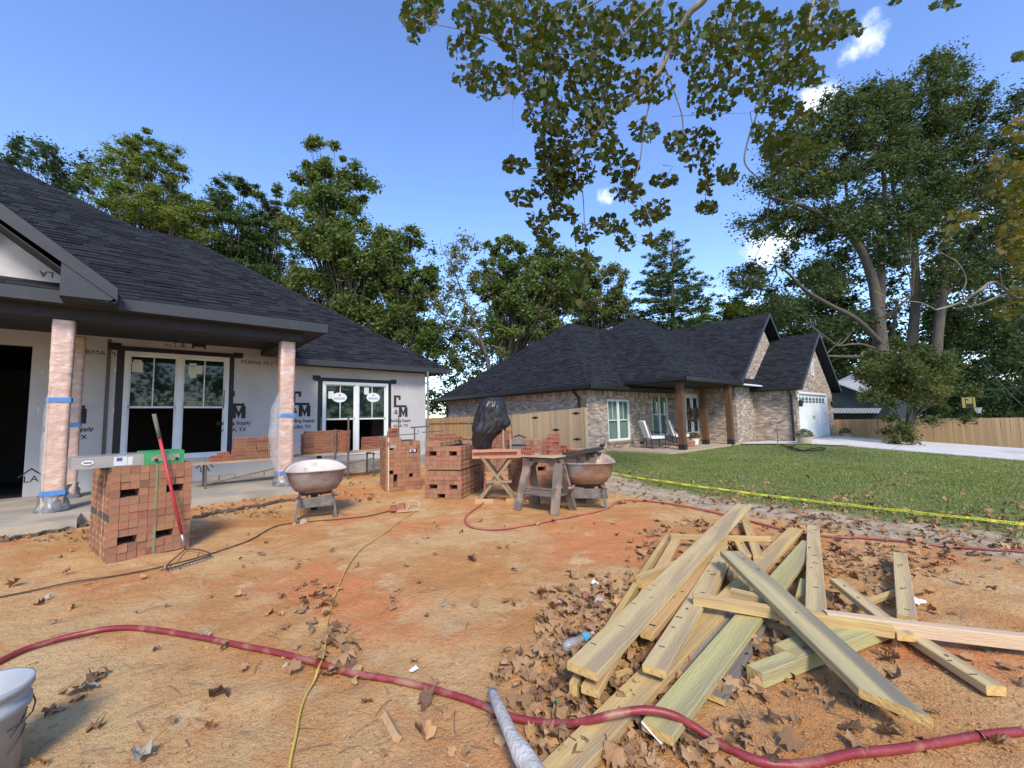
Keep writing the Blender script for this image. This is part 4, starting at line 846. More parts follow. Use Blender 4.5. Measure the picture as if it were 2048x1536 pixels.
# ================================================================ trees
def leaf_mat(n, c1, c2, tr=.3, tone=.35): return mat(n, c1, c2, .35, .62, trans=tr, tone=tone, island=True, spec=.25)
LM = dict(green=leaf_mat('leaf_green', (.075, .120, .030), (.125, .160, .044)), dark=leaf_mat('leaf_dark', (.028, .055, .022), (.048, .080, .030)), cedar=leaf_mat('leaf_cedar', (.085, .130, .024), (.16, .19, .040)), cedard=leaf_mat('leaf_cedar_dark', (.044, .086, .024), (.078, .120, .032)),
          olive=leaf_mat('leaf_olive', (.10, .125, .045), (.14, .15, .06)), oak=leaf_mat('leaf_oak', (.045, .068, .026), (.078, .105, .038)), gold=leaf_mat('leaf_gold', (.30, .20, .03), (.16, .16, .03)), myrtle=leaf_mat('leaf_myrtle', (.050, .085, .026), (.12, .12, .034)))
M_BARK = mat('bark', (.115, .098, .080), (.07, .058, .048), 3, .95, .8, 10, stretch=(3, 3, .5)); M_BARKP = mat('pale_bark', (.34, .31, .26), (.20, .18, .15), 2.5, .9, .5, 12, c3=(.13, .12, .09), s3=1.4, t3=.55)
def cards(centres, radii, n_per, size, flat=1.0, droop=0, needle=.5, shell=.35):
    """leaf-sized quads spread through clumps, returned as arrays"""
    cs = np.repeat(np.asarray(centres), n_per, 0); rs = np.repeat(np.asarray(radii), n_per); N = len(cs)
    d = RNG.normal(size=(N, 3)); d /= np.linalg.norm(d, axis=1)[:, None]; r_ = rs*np.minimum(np.abs(.30+.62*RNG.normal(size=N)), 1.15+.25*RNG.random(N))
    P = cs+d*r_[:, None]*np.array([1, 1, flat]); P[:, 2] -= droop*RNG.random(N)*rs
    a = RNG.normal(size=(N, 3)); a[:, 2] *= .6; a /= np.linalg.norm(a, axis=1)[:, None]; b = np.cross(a, RNG.normal(size=(N, 3))); b /= np.linalg.norm(b, axis=1)[:, None]
    s = (size*RNG.uniform(.55, 1.35, N))[:, None]
    V = np.stack([P-a*s, P+b*s*needle, P+a*s, P-b*s*needle], 1)
    return V.reshape(-1, 3)
def put_leaves(name, V, m, parent, **k):
    return tag(link(name, npmesh(name, V, np.arange(len(V)).reshape(-1, 4), m), parent, parent is not None), **k)
def limb(p, q, r0, r1, n=5, wob=.08):
    p, q = Vector(p), Vector(q); L = (q-p).length; pts = []
    for i in range(n+1):
        t = i/n; pts.append(p.lerp(q, t)+Vector((noise.noise(p*3+Vector((t*3, 0, 0))), noise.noise(p*3+Vector((0, t*3, 9))), .6*noise.noise(p+Vector((5, t*3, 0)))))*L*wob*math.sin(math.pi*t))
    return pts, [r0+(r1-r0)*i/n for i in range(n+1)]
def tree(name, lab, basepx, depth, top, crown, m, cat='tree', trunk=.16, n_cl=46, n_per=330, size=.11, kind='round', clump=.22, bark=M_BARK, flat=.75, bare=0, ground=0., seed=0, shell=.35, needle=.5, twigs=True, group=None):
    """crown: list of (px, py, rx_px, ry_px) ellipses that the crown fills at this depth"""
    rs = random.Random(seed*7+3); base = W(basepx[0], basepx[1], depth); base.z = ground
    t = thing(name, lab, cat, base, 0, group); mpp = depth/F_PX
    cl = []; rad = []; tot = sum(e[2]*e[3] for e in crown)
    for (cx, cy, rx, ry) in crown:
        k = max(3, int(2.1*n_cl*rx*ry/tot)); rx *= mpp; ry *= mpp; c0 = W(cx, cy, depth); rr = min(rx, ry)
        for i in range(k):
            while True:
                u = Vector((rs.uniform(-1, 1), rs.uniform(-1, 1), rs.uniform(-1, 1)))
                if u.length < 1: break
            if kind == 'cone':
                h = rs.random()**.9; wdt = (1-h)**.75*.98+.05; a = rs.random()*6.28; q = rs.random()**.5; u = Vector((math.cos(a)*q*wdt, math.sin(a)*q*wdt, h*2-1))
            cr = clump*1.55*(rx*ry)**.5*rs.uniform(.5, 1.3)
            if kind == 'cone': cr *= .75
            kx = max(.2, 1-.30*cr/rx); kz = max(.2, 1-.30*cr/ry)
            cl.append(np.array(c0)+np.array([u.x*rx*kx, u.y*rx*kx, u.z*ry*kz])); rad.append(cr)
    V = cards(cl, rad, n_per, size, flat, needle=needle, shell=shell); put_leaves('crown', V, m, t, kind='stuff')
    b = MB(); topz = max(c[2] for c in cl); main = Vector(sum(cl)/len(cl)) if cl else base; tp = Vector((main.x, main.y, base.z+(topz-base.z)*.82)); pts, rr_ = limb(base-Vector((0, 0, .3)), tp, trunk, trunk*.25, 8, .05); b.tube(pts, rr_, 7)
    order = list(range(len(cl))); rs.shuffle(order)
    for i in order[:int(len(cl)*.7)]:
        c = Vector(cl[i]); h = min(max((c.z-base.z)*rs.uniform(.45, .8), .25*(tp.z-base.z)), .95*(tp.z-base.z)); f = h/(tp.z-base.z); idx = min(len(pts)-1, max(0, int(f*8))); s_ = pts[idx]
        lp, lr = limb(s_, c, max(.02, rr_[idx]*.42), .012, 4, .12); b.tube(lp, lr, 5, False)
    b.build('trunk', bark, t, smooth=True)
    return t
tree('far_tree', 'airy dark tree high above the left end of the near roof', (110, 560), 34, 0, [(110, 335, 68, 62), (70, 300, 38, 34), (160, 370, 45, 50), (110, 440, 80, 60)], LM['dark'], n_cl=60, n_per=110, size=.12, clump=.17, seed=1)
tree('pine_tree', 'dark tree tip at the extreme left edge above the roof', (0, 520), 30, 0, [(-10, 325, 42, 50), (-40, 400, 60, 80)], LM['dark'], n_cl=22, n_per=260, seed=2)
tree('cedar_tree', 'broad sunlit yellow green cedar rising behind the near roof', (300, 640), 27, 0, [(300, 320, 62, 52), (290, 385, 98, 66), (300, 460, 118, 70), (370, 430, 50, 60)], LM['cedar'], n_cl=125, n_per=300, size=.10, clump=.15, seed=3, flat=.55, needle=.35, trunk=.25)
tree('cedar_tree', 'dark green cedar with a ragged top right of the broad sunlit cedar', (460, 660), 30, 0, [(465, 400, 48, 48), (455, 470, 75, 70), (470, 560, 80, 70)], LM['cedard'], n_cl=85, n_per=280, size=.11, clump=.16, seed=4, flat=.5, needle=.35)
tree('cedar_tree', 'narrow pointed cedar left of the tallest round tree', (545, 680), 32, 0, [(538, 400, 34, 48), (540, 490, 55, 80), (545, 600, 60, 80)], LM['cedard'], n_cl=70, n_per=260, size=.11, clump=.17, seed=5, flat=.5, kind='round', needle=.35)
tree('broadleaf_tree', 'tallest leafy tree, standing alone against the sky behind the house wing', (660, 760), 30, 0, [(650, 318, 40, 34), (625, 360, 52, 45), (690, 385, 62, 60), (650, 455, 92, 75), (700, 520, 90, 80), (650, 610, 95, 80)], LM['green'], n_cl=120, n_per=300, size=.13, clump=.17, seed=6, trunk=.28)
tree('broadleaf_tree', 'dark green tree directly above the right end of the near roof', (800, 780), 31, 0, [(800, 490, 55, 44), (820, 560, 62, 60), (780, 620, 75, 70), (830, 680, 60, 50), (745, 560, 50, 60)], LM['green'], n_cl=100, n_per=270, size=.13, clump=.17, seed=7, trunk=.22)
tree('broadleaf_tree', 'leafy tree with heavy dark boughs over the gap between the houses', (985, 830), 33, 0, [(1010, 500, 42, 34), (990, 560, 60, 45), (1090, 520, 62, 45), (1060, 590, 100, 60), (1140, 560, 60, 60), (1050, 660, 90, 50)], LM['green'], n_cl=115, n_per=270, size=.14, clump=.16, seed=8, trunk=.26)
# the crooked half-bare tree in the gap
t7 = thing('crooked_tree', 'crooked thin leaning tree with bare limbs in the gap between the houses', 'tree', W(985, 850, 29)*1.0); dd = 29
b = MB()
for pts, r0, r1 in (([(985, 860), (978, 740), (968, 700), (940, 665), (915, 655), (888, 643)], .17, .06), ([(972, 710), (955, 660), (940, 625), (925, 590), (915, 560), (902, 520)], .11, .03), ([(888, 643), (905, 610), (930, 600)], .05, .02), ([(915, 655), (890, 665), (870, 690)], .05, .02), ([(905, 530), (885, 500), (880, 480)], .03, .012), ([(915, 560), (935, 520), (945, 490)], .03, .012), ([(978, 740), (1000, 720), (1015, 700)], .05, .02), ([(940, 625), (965, 600), (975, 570)], .03, .012), ([(925, 590), (900, 575), (885, 560)], .03, .012)):
    P = spline([W(x, y, dd+.3*math.sin(x)) for x, y in pts], 4); b.tube(P, [r0+(r1-r0)*i/(len(P)-1) for i in range(len(P))], 6, False)
b.build('trunk', M_BARK, t7, smooth=True)
cl = [W(x+random.gauss(0, 9), y+random.gauss(0, 9), dd+random.uniform(-1.2, 1.2)) for x, y in ((892, 500), (905, 520), (940, 490), (950, 505), (885, 560), (900, 575), (935, 560), (925, 600), (900, 620), (960, 540), (975, 570), (920, 545), (930, 530), (880, 600), (945, 690), (1000, 700), (900, 700))]
put_leaves('crown', cards([np.array(c) for c in cl], [.5+.4*random.random() for _ in cl], 230, .10, .8), LM['olive'], t7, kind='stuff')
tree('broadleaf_tree', 'pale olive tree left of the pointed conifer, above the brick house roof', (1200, 760), 36, 0, [(1210, 570, 55, 42), (1225, 640, 60, 50), (1170, 600, 50, 60)], LM['olive'], n_cl=55, n_per=220, size=.13, clump=.18, seed=9)
# the pointed conifer, tier by tier
def conifer(lab, bx, depth, ytop, ybase, half, m, tiers=15, seed=0, n_per=70):
    rs = random.Random(seed); base = W(bx, ybase, depth); tp = W(bx, ytop, depth); mpp = depth/F_PX; t = thing('conifer', lab, 'tree', (base.x, base.y, 0)); b = MB(); b.tube([Vector((base.x, base.y, -.2)), base, tp], [.24, .2, .02], 7)
    cs, rd = [], []
    for i in range(tiers):
        f = i/(tiers-1); z = base.z+(tp.z-base.z)*f; L = half*mpp*(1-f)**.62*rs.uniform(.85, 1.1)+.25; nb_ = 9 if f < .8 else 5
        for k in range(nb_):
            a = k*6.28/nb_+rs.random()*.7; LL = L*rs.uniform(.7, 1.1); c0 = Vector((base.x, base.y, z)); e = c0+Vector((math.cos(a)*LL, math.sin(a)*LL, rs.uniform(-.02, .28)*LL)); b.tube([c0, c0.lerp(e, .5)-Vector((0, 0, .05*LL)), e], [.05*(1-f)+.015, .03, .01], 4, False)
            m_ = max(3, int(LL/.38))
            for q in range(m_): u = (q+1)/m_; cs.append(np.array(c0.lerp(e, .2+.8*u))+RNG.normal(0, .12, 3)); rd.append(.30+.26*(1-u))
    b.build('trunk', M_BARK, t, smooth=True); put_leaves('crown', cards(cs, rd, n_per, .12, .42, needle=.28, shell=.2), m, t, kind='stuff')
conifer('pointed conifer with tiered boughs right behind the brick house roof', 1345, 34, 462, 700, 108, LM['cedard'], 13, 11, 62)
tree('cedar_tree', 'low rounded yellow green cedar behind the ridge of the brick house', (1450, 700), 36, 0, [(1450, 640, 62, 38), (1400, 660, 45, 30), (1490, 620, 40, 36)], LM['cedar'], n_cl=50, n_per=230, size=.12, clump=.2, seed=12, flat=.6)
tree('cedar_tree', 'small bushy cedar between the pointed conifer and the brick house ridge', (1285, 720), 37, 0, [(1280, 660, 42, 32), (1240, 680, 40, 26)], LM['cedar'], n_cl=34, n_per=230, size=.12, clump=.2, seed=13, flat=.6)
# the great oak group at the right
OD = 33
def big_oak(lab, base, stems, crown, seed, n_cl, depth, n_per=330, m='oak'):
    p = W(base[0], base[1], depth); t = thing('oak_tree', lab, 'tree', (p.x, p.y, gz(p.x, p.y))); b = MB()
    for pts, r0, r1 in stems:
        P = spline([W(x, y, depth+dz) for x, y, dz in pts], 5); b.tube(P, [r0+(r1-r0)*(i/(len(P)-1))**.8 for i in range(len(P))], 9, False)
    b.build('trunk', M_BARK, t, smooth=True); rs = random.Random(seed); mpp = depth/F_PX; cl, rd = [], []; tot = sum(e[2]*e[3] for e in crown)
    for (cx, cy, rx, ry) in crown:
        for i in range(max(2, int(1.45*n_cl*rx*ry/tot))):
            while True:
                u = (rs.uniform(-1, 1), rs.uniform(-1, 1), rs.uniform(-1, 1))
                if sum(a*a for a in u) < 1: break
            cr = rs.uniform(.55, 1.25); q = np.array(W(cx+u[0]*rx*.9, cy+u[1]*ry*.9, depth+u[2]*rx*mpp*.9)); cl.append(q); rd.append(cr)
    put_leaves('crown', cards(cl, rd, n_per, .12, .7, shell=.25), LM[m], t, kind='stuff'); lb = MB()
    for i in range(0, len(cl), 3):
        s_ = W(stems[i % len(stems)][0][-1][0], stems[i % len(stems)][0][-1][1], depth+stems[i % len(stems)][0][-1][2]); c = Vector(cl[i])
        if (c-s_).length < 6: lp, lr = limb(s_, c, .06, .015, 5, .15); lb.tube(lp, lr, 5, False)
    lb.build('branches', M_BARK, t); return t
big_oak('great dark oak with a forked grey trunk, left one of the tall right hand group', (1780, 760), [
    ([(1765, 780, 0), (1762, 700, 0), (1757, 640, 0), (1745, 560, 0), (1715, 490, -.5), (1660, 440, -1), (1600, 410, -1.5), (1540, 395, -2)], .62, .08), ([(1757, 640, 0), (1762, 560, .5), (1762, 480, 1), (1770, 400, 1), (1760, 300, 1.5)], .42, .08),
    ([(1745, 560, 0), (1720, 480, .5), (1695, 400, 1), (1690, 320, 1)], .26, .06), ([(1765, 690, 0), (1715, 640, -2), (1660, 610, -3), (1610, 580, -4), (1575, 545, -5), (1550, 530, -5)], .22, .05), ([(1760, 712, 0), (1700, 713, -2), (1650, 712, -3)], .14, .08), ([(1750, 697, 0), (1720, 688, -2), (1675, 692, -3)], .10, .05), ([(1765, 640, 0), (1800, 610, -1), (1825, 590, -1.5)], .16, .05)],
    [(1700, 230, 75, 65), (1640, 270, 75, 50), (1590, 310, 80, 50), (1760, 300, 90, 80), (1560, 370, 75, 42), (1650, 360, 90, 55), (1520, 450, 55, 32), (1585, 440, 60, 40), (1500, 560, 60, 36), (1560, 620, 75, 45), (1640, 560, 62, 40), (1760, 200, 60, 50), (1690, 650, 60, 34), (1820, 420, 70, 60), (1700, 440, 80, 50), (1780, 500, 60, 50)], 21, 330, OD, 185)
big_oak('great dark oak with a straight trunk in the middle of the tall group', (1825, 760), [
    ([(1815, 780, 1), (1822, 700, 1), (1832, 600, 1), (1830, 520, 1), (1826, 470, 1), (1790, 400, 1.5), (1780, 300, 2)], .50, .08), ([(1828, 480, 1), (1845, 400, 1), (1870, 340, 1.5), (1880, 200, 2)], .24, .06), ([(1783, 780, 3), (1785, 680, 3), (1795, 600, 3)], .22, .12)],
    [(1880, 150, 62, 55), (1890, 210, 80, 60), (1830, 300, 90, 80), (1930, 260, 90, 70), (1800, 200, 50, 50), (1910, 350, 90, 60), (1860, 420, 80, 60)], 22, 200, OD+2, 190)
big_oak('great dark oak at the right end of the group, partly behind golden leaves', (1880, 760), [
    ([(1868, 780, 0), (1875, 680, 0), (1885, 600, 0), (1888, 520, 0), (1900, 440, 0), (1930, 360, 0)], .46, .08), ([(1885, 600, 0), (1920, 560, 0), (1990, 520, -1)], .16, .05)],
    [(2010, 210, 60, 50), (2030, 300, 70, 70), (1980, 400, 90, 80), (1960, 500, 90, 70), (2050, 480, 80, 90), (1900, 560, 60, 50), (2030, 620, 80, 60), (2130, 300, 90, 150), (2130, 520, 90, 130)], 23, 200, OD+1, 190)
# shrubby crape myrtle in front of the fence
cm = GT(1812, 886); cmd = (cm-Vector((0, 0, EYE))).dot(CF); t = thing('crape_myrtle', 'many-stemmed crape myrtle in front of the back fence', 'shrub', cm); b = MB()
for k in range(13):
    x1 = 1812+random.uniform(-95, 100); y1 = random.uniform(700, 800); P = spline([cm+Vector((random.uniform(-.15, .15), random.uniform(-.15, .15), -.1)), W(1812+(x1-1812)*.25, 830, cmd+random.uniform(-.4, .4)), W(x1, y1, cmd+random.uniform(-1.3, 1.3))], 5); b.tube(P, [.045-.035*i/(len(P)-1) for i in range(len(P))], 5, False)
b.build('trunk', M_BARK, t, smooth=True)
cs = [np.array(W(x+random.gauss(0, 14), y+random.gauss(0, 12), cmd+random.gauss(0, .8))) for x, y in [(1812+random.uniform(-80, 85), random.uniform(715, 790)) for _ in range(125)]+[(1760, 790), (1770, 830), (1880, 800), (1890, 840), (1800, 860), (1815, 870), (1790, 850), (1835, 855), (1920, 830), (1760, 870), (1850, 700), (1800, 695), (1870, 720), (1740, 760), (1830, 685)]]
put_leaves('crown', cards(cs, [random.uniform(.25, .5) for _ in cs], 260, .080, .75, needle=.4), LM['myrtle'], t, kind='stuff')
# distant woods that read as one mass
def woods(name, lab, items, m, n_per, size):
    cs, rd = [], []
    for (x0, x1, y0, y1, d, n, r_) in items:
        for _ in range(n): cs.append(np.array(W(random.uniform(x0, x1), random.uniform(y0, y1), d+random.uniform(-2, 2)))); rd.append(r_*random.uniform(.7, 1.3))
    put_leaves(name, cards(cs, rd, n_per, size, .8), m, None, label=lab, kind='stuff')
woods('far_woods', 'dark undergrowth and far trees closing the view behind the right hand fence', [(1500, 1700, 600, 830, 46, 60, 1.3), (1640, 2150, 620, 850, 44, 330, 1.5), (1860, 2250, 460, 700, 48, 130, 1.7), (1500, 1660, 540, 720, 46, 50, 1.2)], LM['oak'], 170, .22)
woods('far_woods', 'tall dark foliage filling the gaps behind the big oaks', [(1560, 1700, 420, 620, 43, 40, 1.3), (1640, 2100, 330, 640, 45, 190, 1.5)], LM['oak'], 120, .20)
woods('far_woods', 'shaded undergrowth and distant trees between the two houses', [(200, 900, 500, 760, 44, 170, 1.4), (850, 1010, 640, 850, 46, 110, 1.2), (1000, 1300, 640, 760, 48, 60, 1.2), (380, 700, 560, 700, 46, 60, 1.2)], LM['dark'], 120, .18)
woods('far_woods', 'pale olive foliage behind the crooked tree', [(860, 1010, 560, 760, 40, 46, .9)], LM['olive'], 110, .14)
woods('far_woods', 'dark foliage behind the overhead wires at the right', [(1880, 2100, 700, 830, 41, 110, 1.0)], LM['oak'], 150, .17)
woods('shrub_bank', 'lighter green bushes beyond the back fence under the basketball hoop', [(1890, 2150, 770, 850, 38, 80, .8), (1780, 1900, 800, 850, 38, 16, .7)], LM['dark'], 170, .13)
# trees across the street, behind the photographer: seen only as reflections in the window panes
_c, _r = [], []
for _x in range(-26, 30, 2):
    for _k in range(7): _c.append(np.array([_x+random.uniform(-1.5, 1.5), -17+random.uniform(-2, 2), random.uniform(.5, 7.5)])); _r.append(random.uniform(.9, 1.6))
put_leaves('street_trees', cards(_c, _r, 110, .22, .8), LM['green'], None, label='trees across the street reflected in the window panes', kind='stuff')
# ---------------------------------------------------------------- overhanging sycamore boughs
def syc_leaf(curl=.25, seed=0, lob=5):
    """outline of a five-lobed leaf about 1 unit across; returned as centre fan with curl"""
    rs = random.Random(seed); ang = [(-90, .16), (-125, .42), (-150, .38), (172, .50), (148, .36), (126, .52), (108, .39), (90, .60), (72, .39), (54, .52), (32, .36), (8, .50), (-30, .38), (-55, .42)]
    vs = [(0, 0, 0)]
    for a, r_ in ang:
        r_ *= rs.uniform(.9, 1.1); x, y = r_*math.cos(R(a)), r_*math.sin(R(a)); vs.append((x, y, -curl*(x*x*1.6+.5*y*y)+.05*curl*math.sin(a)))
    n = len(ang); return np.array(vs), [(0, 1+i, 1+(i+1) % n) for i in range(n)]
def leaf_cloud(pts, size, m, name, parent, single=0, hang=True, kind='stuff', curl=.3, flatn=None, lab=None, smin=.6, smax=1.25):
    vars_ = [syc_leaf(curl*k, s) for s, k in enumerate((.3, 1, 1.8, -.8))]; ms = [npmesh('leaf', v, np.array(f), m) for v, f in vars_]; Vs, Fs, off = [], [], 0; order = sorted(range(len(pts)), key=lambda i: (Vector(pts[i])-Vector((0, 0, EYE))).length); one = set(order[:single])
    for i, p in enumerate(pts):
        k = random.randrange(4); s = size*random.uniform(smin, smax)
        if hang: e = Matrix.Rotation(random.uniform(0, 6.28), 3, 'Z')@Matrix.Rotation(random.gauss(R(55), R(38)), 3, 'X')@Matrix.Rotation(random.uniform(0, 6.28), 3, 'Z')
        else: e = Matrix.Rotation(random.uniform(0, 6.28), 3, 'Z')@Matrix.Rotation(abs(random.gauss(0, R(flatn or 22))), 3, 'X')@Matrix.Rotation(random.uniform(0, 6.28), 3, 'Z')
        if i in one: link('leaf', ms[k], parent, True, Matrix.Translation(p)@e.to_4x4()@Matrix.Scale(s, 4))
        else:
            v, f = vars_[k]; A = np.array(e)*s; Vs.append(v@A.T+np.array(p)); Fs.append(np.array(f)+off); off += len(v)
    if Vs: return tag(link(name, npmesh(name, np.vstack(Vs), np.vstack(Fs), m), parent, parent is not None), lab, None, None, kind)
M_SYC = mat('sycamore_leaf', (.040, .060, .013), (.075, .088, .020), 1.5, .6, trans=.30, tone=[(.62, .85, .7), (.8, .95, .8), (1, 1, 1), (.9, 1, .8), (1.1, 1.0, .7), (1.5, 1.0, .6)], island=False, spec=.3)
M_SYCI = mat('sycamore_foliage', (.040, .060, .013), (.075, .088, .020), 1.5, .6, trans=.30, tone=[(.62, .85, .7), (.8, .95, .8), (1, 1, 1), (1.0, .95, .7), (1.1, 1.0, .7), (1.7, 1.0, .6)], island=True, spec=.3)
t = thing('sycamore_bough', 'overhanging sycamore boughs with lobed green and rusty leaves filling the top of the sky', 'tree', W(1420, -200, 6.5)); SB = t
LIMBS = [([(1440, -60, 6), (1408, 0, 6.2), (1380, 28, 6.3), (1347, 84, 6.5), (1319, 145, 6.6), (1277, 192, 6.8), (1216, 234, 6.9), (1183, 277, 7), (1146, 319, 7.1), (1127, 347, 7.1)], .055, .018), ([(1370, -50, 6), (1324, 0, 6.3), (1286, 28, 6.5), (1230, 84, 6.8), (1188, 117, 7), (1150, 141, 7.2)], .030, .010),
         ([(1660, -60, 7), (1629, 0, 7), (1610, 56, 7), (1554, 122, 7.2), (1530, 164, 7.3), (1516, 225, 7.4), (1497, 281, 7.5), (1493, 328, 7.5), (1521, 356, 7.5), (1554, 342, 7.5)], .030, .008), ([(1305, 188, 6.7), (1291, 244, 6.8), (1282, 319, 6.8), (1265, 375, 6.9), (1296, 422, 6.9), (1301, 488, 6.9)], .013, .004),
         ([(1330, 130, 6.6), (1361, 225, 6.8), (1371, 281, 6.9), (1408, 305, 6.9), (1413, 356, 7), (1408, 408, 7)], .012, .004), ([(1150, 315, 7), (1165, 385, 7.1), (1169, 450, 7.1), (1179, 506, 7.1), (1169, 563, 7.1), (1160, 610, 7.1)], .010, .003), ([(1200, 110, 6.9), (1108, 108, 7), (1024, 94, 7), (944, 66, 7), (874, 47, 7), (803, 28, 7)], .016, .004),
         ([(1180, 270, 7), (1061, 188, 7), (968, 173, 7), (897, 145, 7)], .011, .003), ([(1150, 320, 7.1), (1080, 338, 7.2), (1005, 324, 7.2)], .008, .003), ([(1135, 345, 7.1), (1108, 389, 7.2), (1060, 395, 7.2), (1019, 402, 7.2)], .007, .002), ([(1110, 390, 7.2), (1120, 430, 7.2), (1100, 470, 7.2)], .006, .002), ([(1250, -30, 7.5), (1150, 20, 7.5), (1050, 30, 7.5), (940, 10, 7.5)], .018, .005),
         ([(1450, -40, 7.5), (1480, 60, 7.5), (1520, 90, 7.5)], .018, .006), ([(1028, 190, 7.1), (1026, 240, 7.1), (1024, 262, 7.1)], .003, .001), ([(1265, 375, 6.9), (1290, 350, 6.9), (1325, 330, 6.9)], .004, .001), ([(1345, 235, 6.8), (1420, 228, 6.9), (1500, 225, 7)], .006, .002), ([(1475, 370, 7.4), (1520, 350, 7.5)], .003, .001)]
b = MB()
for pts, r0, r1 in LIMBS:
    P = spline([W(x+random.gauss(0, 1.5), y+random.gauss(0, 1.5), d) for x, y, d in pts], 5); b.tube(P, [r0+(r1-r0)*i/(len(P)-1) for i in range(len(P))], 7, False)
b.build('limb', M_BARKP, t, smooth=True)
ELL = [(840, 30, 38, 38, 60), (830, 70, 15, 22, 10), (865, 12, 25, 20, 20), (960, 30, 55, 35, 90), (930, 90, 40, 30, 34), (960, 150, 55, 30, 55), (980, 185, 30, 15, 16), (1050, 50, 70, 60, 180), (1060, 150, 60, 50, 120), (1090, 220, 45, 50, 110), (1110, 300, 40, 50, 110), (1030, 330, 30, 16, 24), (1045, 395, 32, 18, 26), (1110, 370, 50, 35, 90), (1140, 345, 50, 40, 80),
       (1150, 80, 80, 80, 230), (1200, 180, 70, 60, 150), (1190, 270, 45, 55, 90), (1240, 330, 35, 40, 60), (1255, 385, 32, 22, 34), (1260, 60, 70, 60, 150), (1330, 60, 50, 60, 60), (1300, 170, 50, 40, 50), (1290, 260, 30, 25, 24), (1350, 285, 24, 22, 26), (1330, 360, 28, 14, 26), (1400, 300, 40, 50, 56), (1412, 365, 16, 30, 24), (1415, 415, 24, 14, 26), (1455, 350, 22, 22, 26), (1420, 190, 50, 50, 66), (1400, 100, 60, 60, 90),
       (1480, 60, 70, 60, 150), (1500, 150, 60, 50, 100), (1560, 90, 70, 70, 150), (1600, 150, 50, 30, 50), (1640, 50, 50, 50, 80), (1690, 50, 26, 26, 26), (1580, 220, 40, 28, 34), (1570, 300, 50, 36, 80), (1530, 270, 30, 30, 34), (1610, 240, 24, 24, 14), (1540, 200, 40, 30, 24), (1075, 440, 22, 20, 18), (1120, 420, 26, 20, 26), (1095, 470, 26, 16, 22), (1145, 430, 14, 14, 8),
       (1170, 470, 26, 20, 24), (1220, 450, 40, 20, 40), (1250, 480, 22, 22, 20), (1165, 520, 18, 20, 18), (1160, 560, 22, 20, 24), (1190, 520, 12, 12, 6), (1290, 430, 30, 24, 34), (1320, 420, 20, 24, 20), (1300, 480, 14, 16, 12), (1155, 620, 16, 30, 16), (1640, 290, 50, 16, 26), (1600, 320, 40, 20, 14), (1720, 60, 12, 10, 4), (1790, 2, 12, 6, 5), (1895, 8, 30, 8, 12), (2040, 115, 16, 12, 8)]
pts = []
for (cx, cy, rx, ry, n) in ELL:
    n = int(n*2.3)
    for _ in range(n):
        a = random.random()*6.28; q = random.random()**.5; x, y = cx+rx*q*math.cos(a), cy+ry*q*math.sin(a); d = random.uniform(5.9, 8.4) if cy < 300 else random.uniform(6.6, 7.7)
        pts.append(W(x, y, d))
leaf_cloud(pts, .155, M_SYC, 'unused', t, 0) if False else None
order = sorted(range(len(pts)), key=lambda i: -(pts[i]-Vector((0, 0, EYE))).dot(CF)); near_ = pts
leaf_cloud(pts, .118, M_SYCI, 'leaf_mass', t, 300)
_smp = [(Vector(W(x, y, d))) for L_, r0, r1 in LIMBS for (x, y, d) in L_]; tw = MB()
for (cx, cy, rx, ry, n) in ELL:
    c = W(cx, cy, 7.0); p0 = min(_smp, key=lambda q: (q-c).length)
    if (p0-c).length < 2.2: m_ = p0.lerp(c, .5)+Vector((random.gauss(0, .05), random.gauss(0, .05), random.gauss(0, .05))); tw.tube([p0, m_, c], [.006, .004, .003], 4, False)
    for _ in range(max(3, int(n*.22))):
        a = random.random()*6.28; q = random.random()**.5; e = W(cx+rx*q*math.cos(a), cy+ry*q*math.sin(a), 7.0+random.uniform(-.5, .5)); tw.tube([c, c.lerp(e, .55)+Vector((0, 0, random.uniform(-.06, .06))), e], [.003, .0025, .0015], 3, False)
tw.build('twigs', M_BARK, t, kind='stuff')
for o in [o for o in t.children if o.name.startswith('leaf') and not o.name.startswith('leaf_mass')][:1]: o.data.materials[0] = M_SYC
for me_ in bpy.data.meshes:
    if me_.name.startswith('leaf') and not me_.name.startswith('leaf_mass') and me_.materials and me_.materials[0] == M_SYCI: me_.materials[0] = M_SYC
t = thing('sycamore_bough', 'golden and green sycamore foliage on pale bare limbs at the right edge', 'tree', W(2120, 560, 9)); b = MB()
for pts, r0, r1 in (([(2120, 520, 10), (2048, 596, 10.5), (1990, 565, 10.5), (1960, 580, 10.5), (1920, 605, 10.5), (1872, 620, 10.5)], .05, .025), ([(1955, 590, 10.5), (1940, 615, 10.6), (1925, 590, 10.5), (1932, 560, 10.5), (1915, 525, 10.4), (1870, 500, 10.4)], .02, .008), ([(1872, 620, 10.5), (1840, 605, 10.5), (1790, 600, 10.5), (1750, 582, 10.5)], .016, .006), ([(2100, 590, 10), (2010, 590, 11), (1960, 608, 11), (1910, 618, 11)], .03, .012), ([(1870, 500, 10.4), (1920, 440, 10.4), (1990, 420, 10)], .008, .004)):
    P = spline([W(x, y, d) for x, y, d in pts], 5); b.tube(P, [r0+(r1-r0)*i/(len(P)-1) for i in range(len(P))], 7, False)
b.build('limb', M_BARKP, t, smooth=True); pts = []
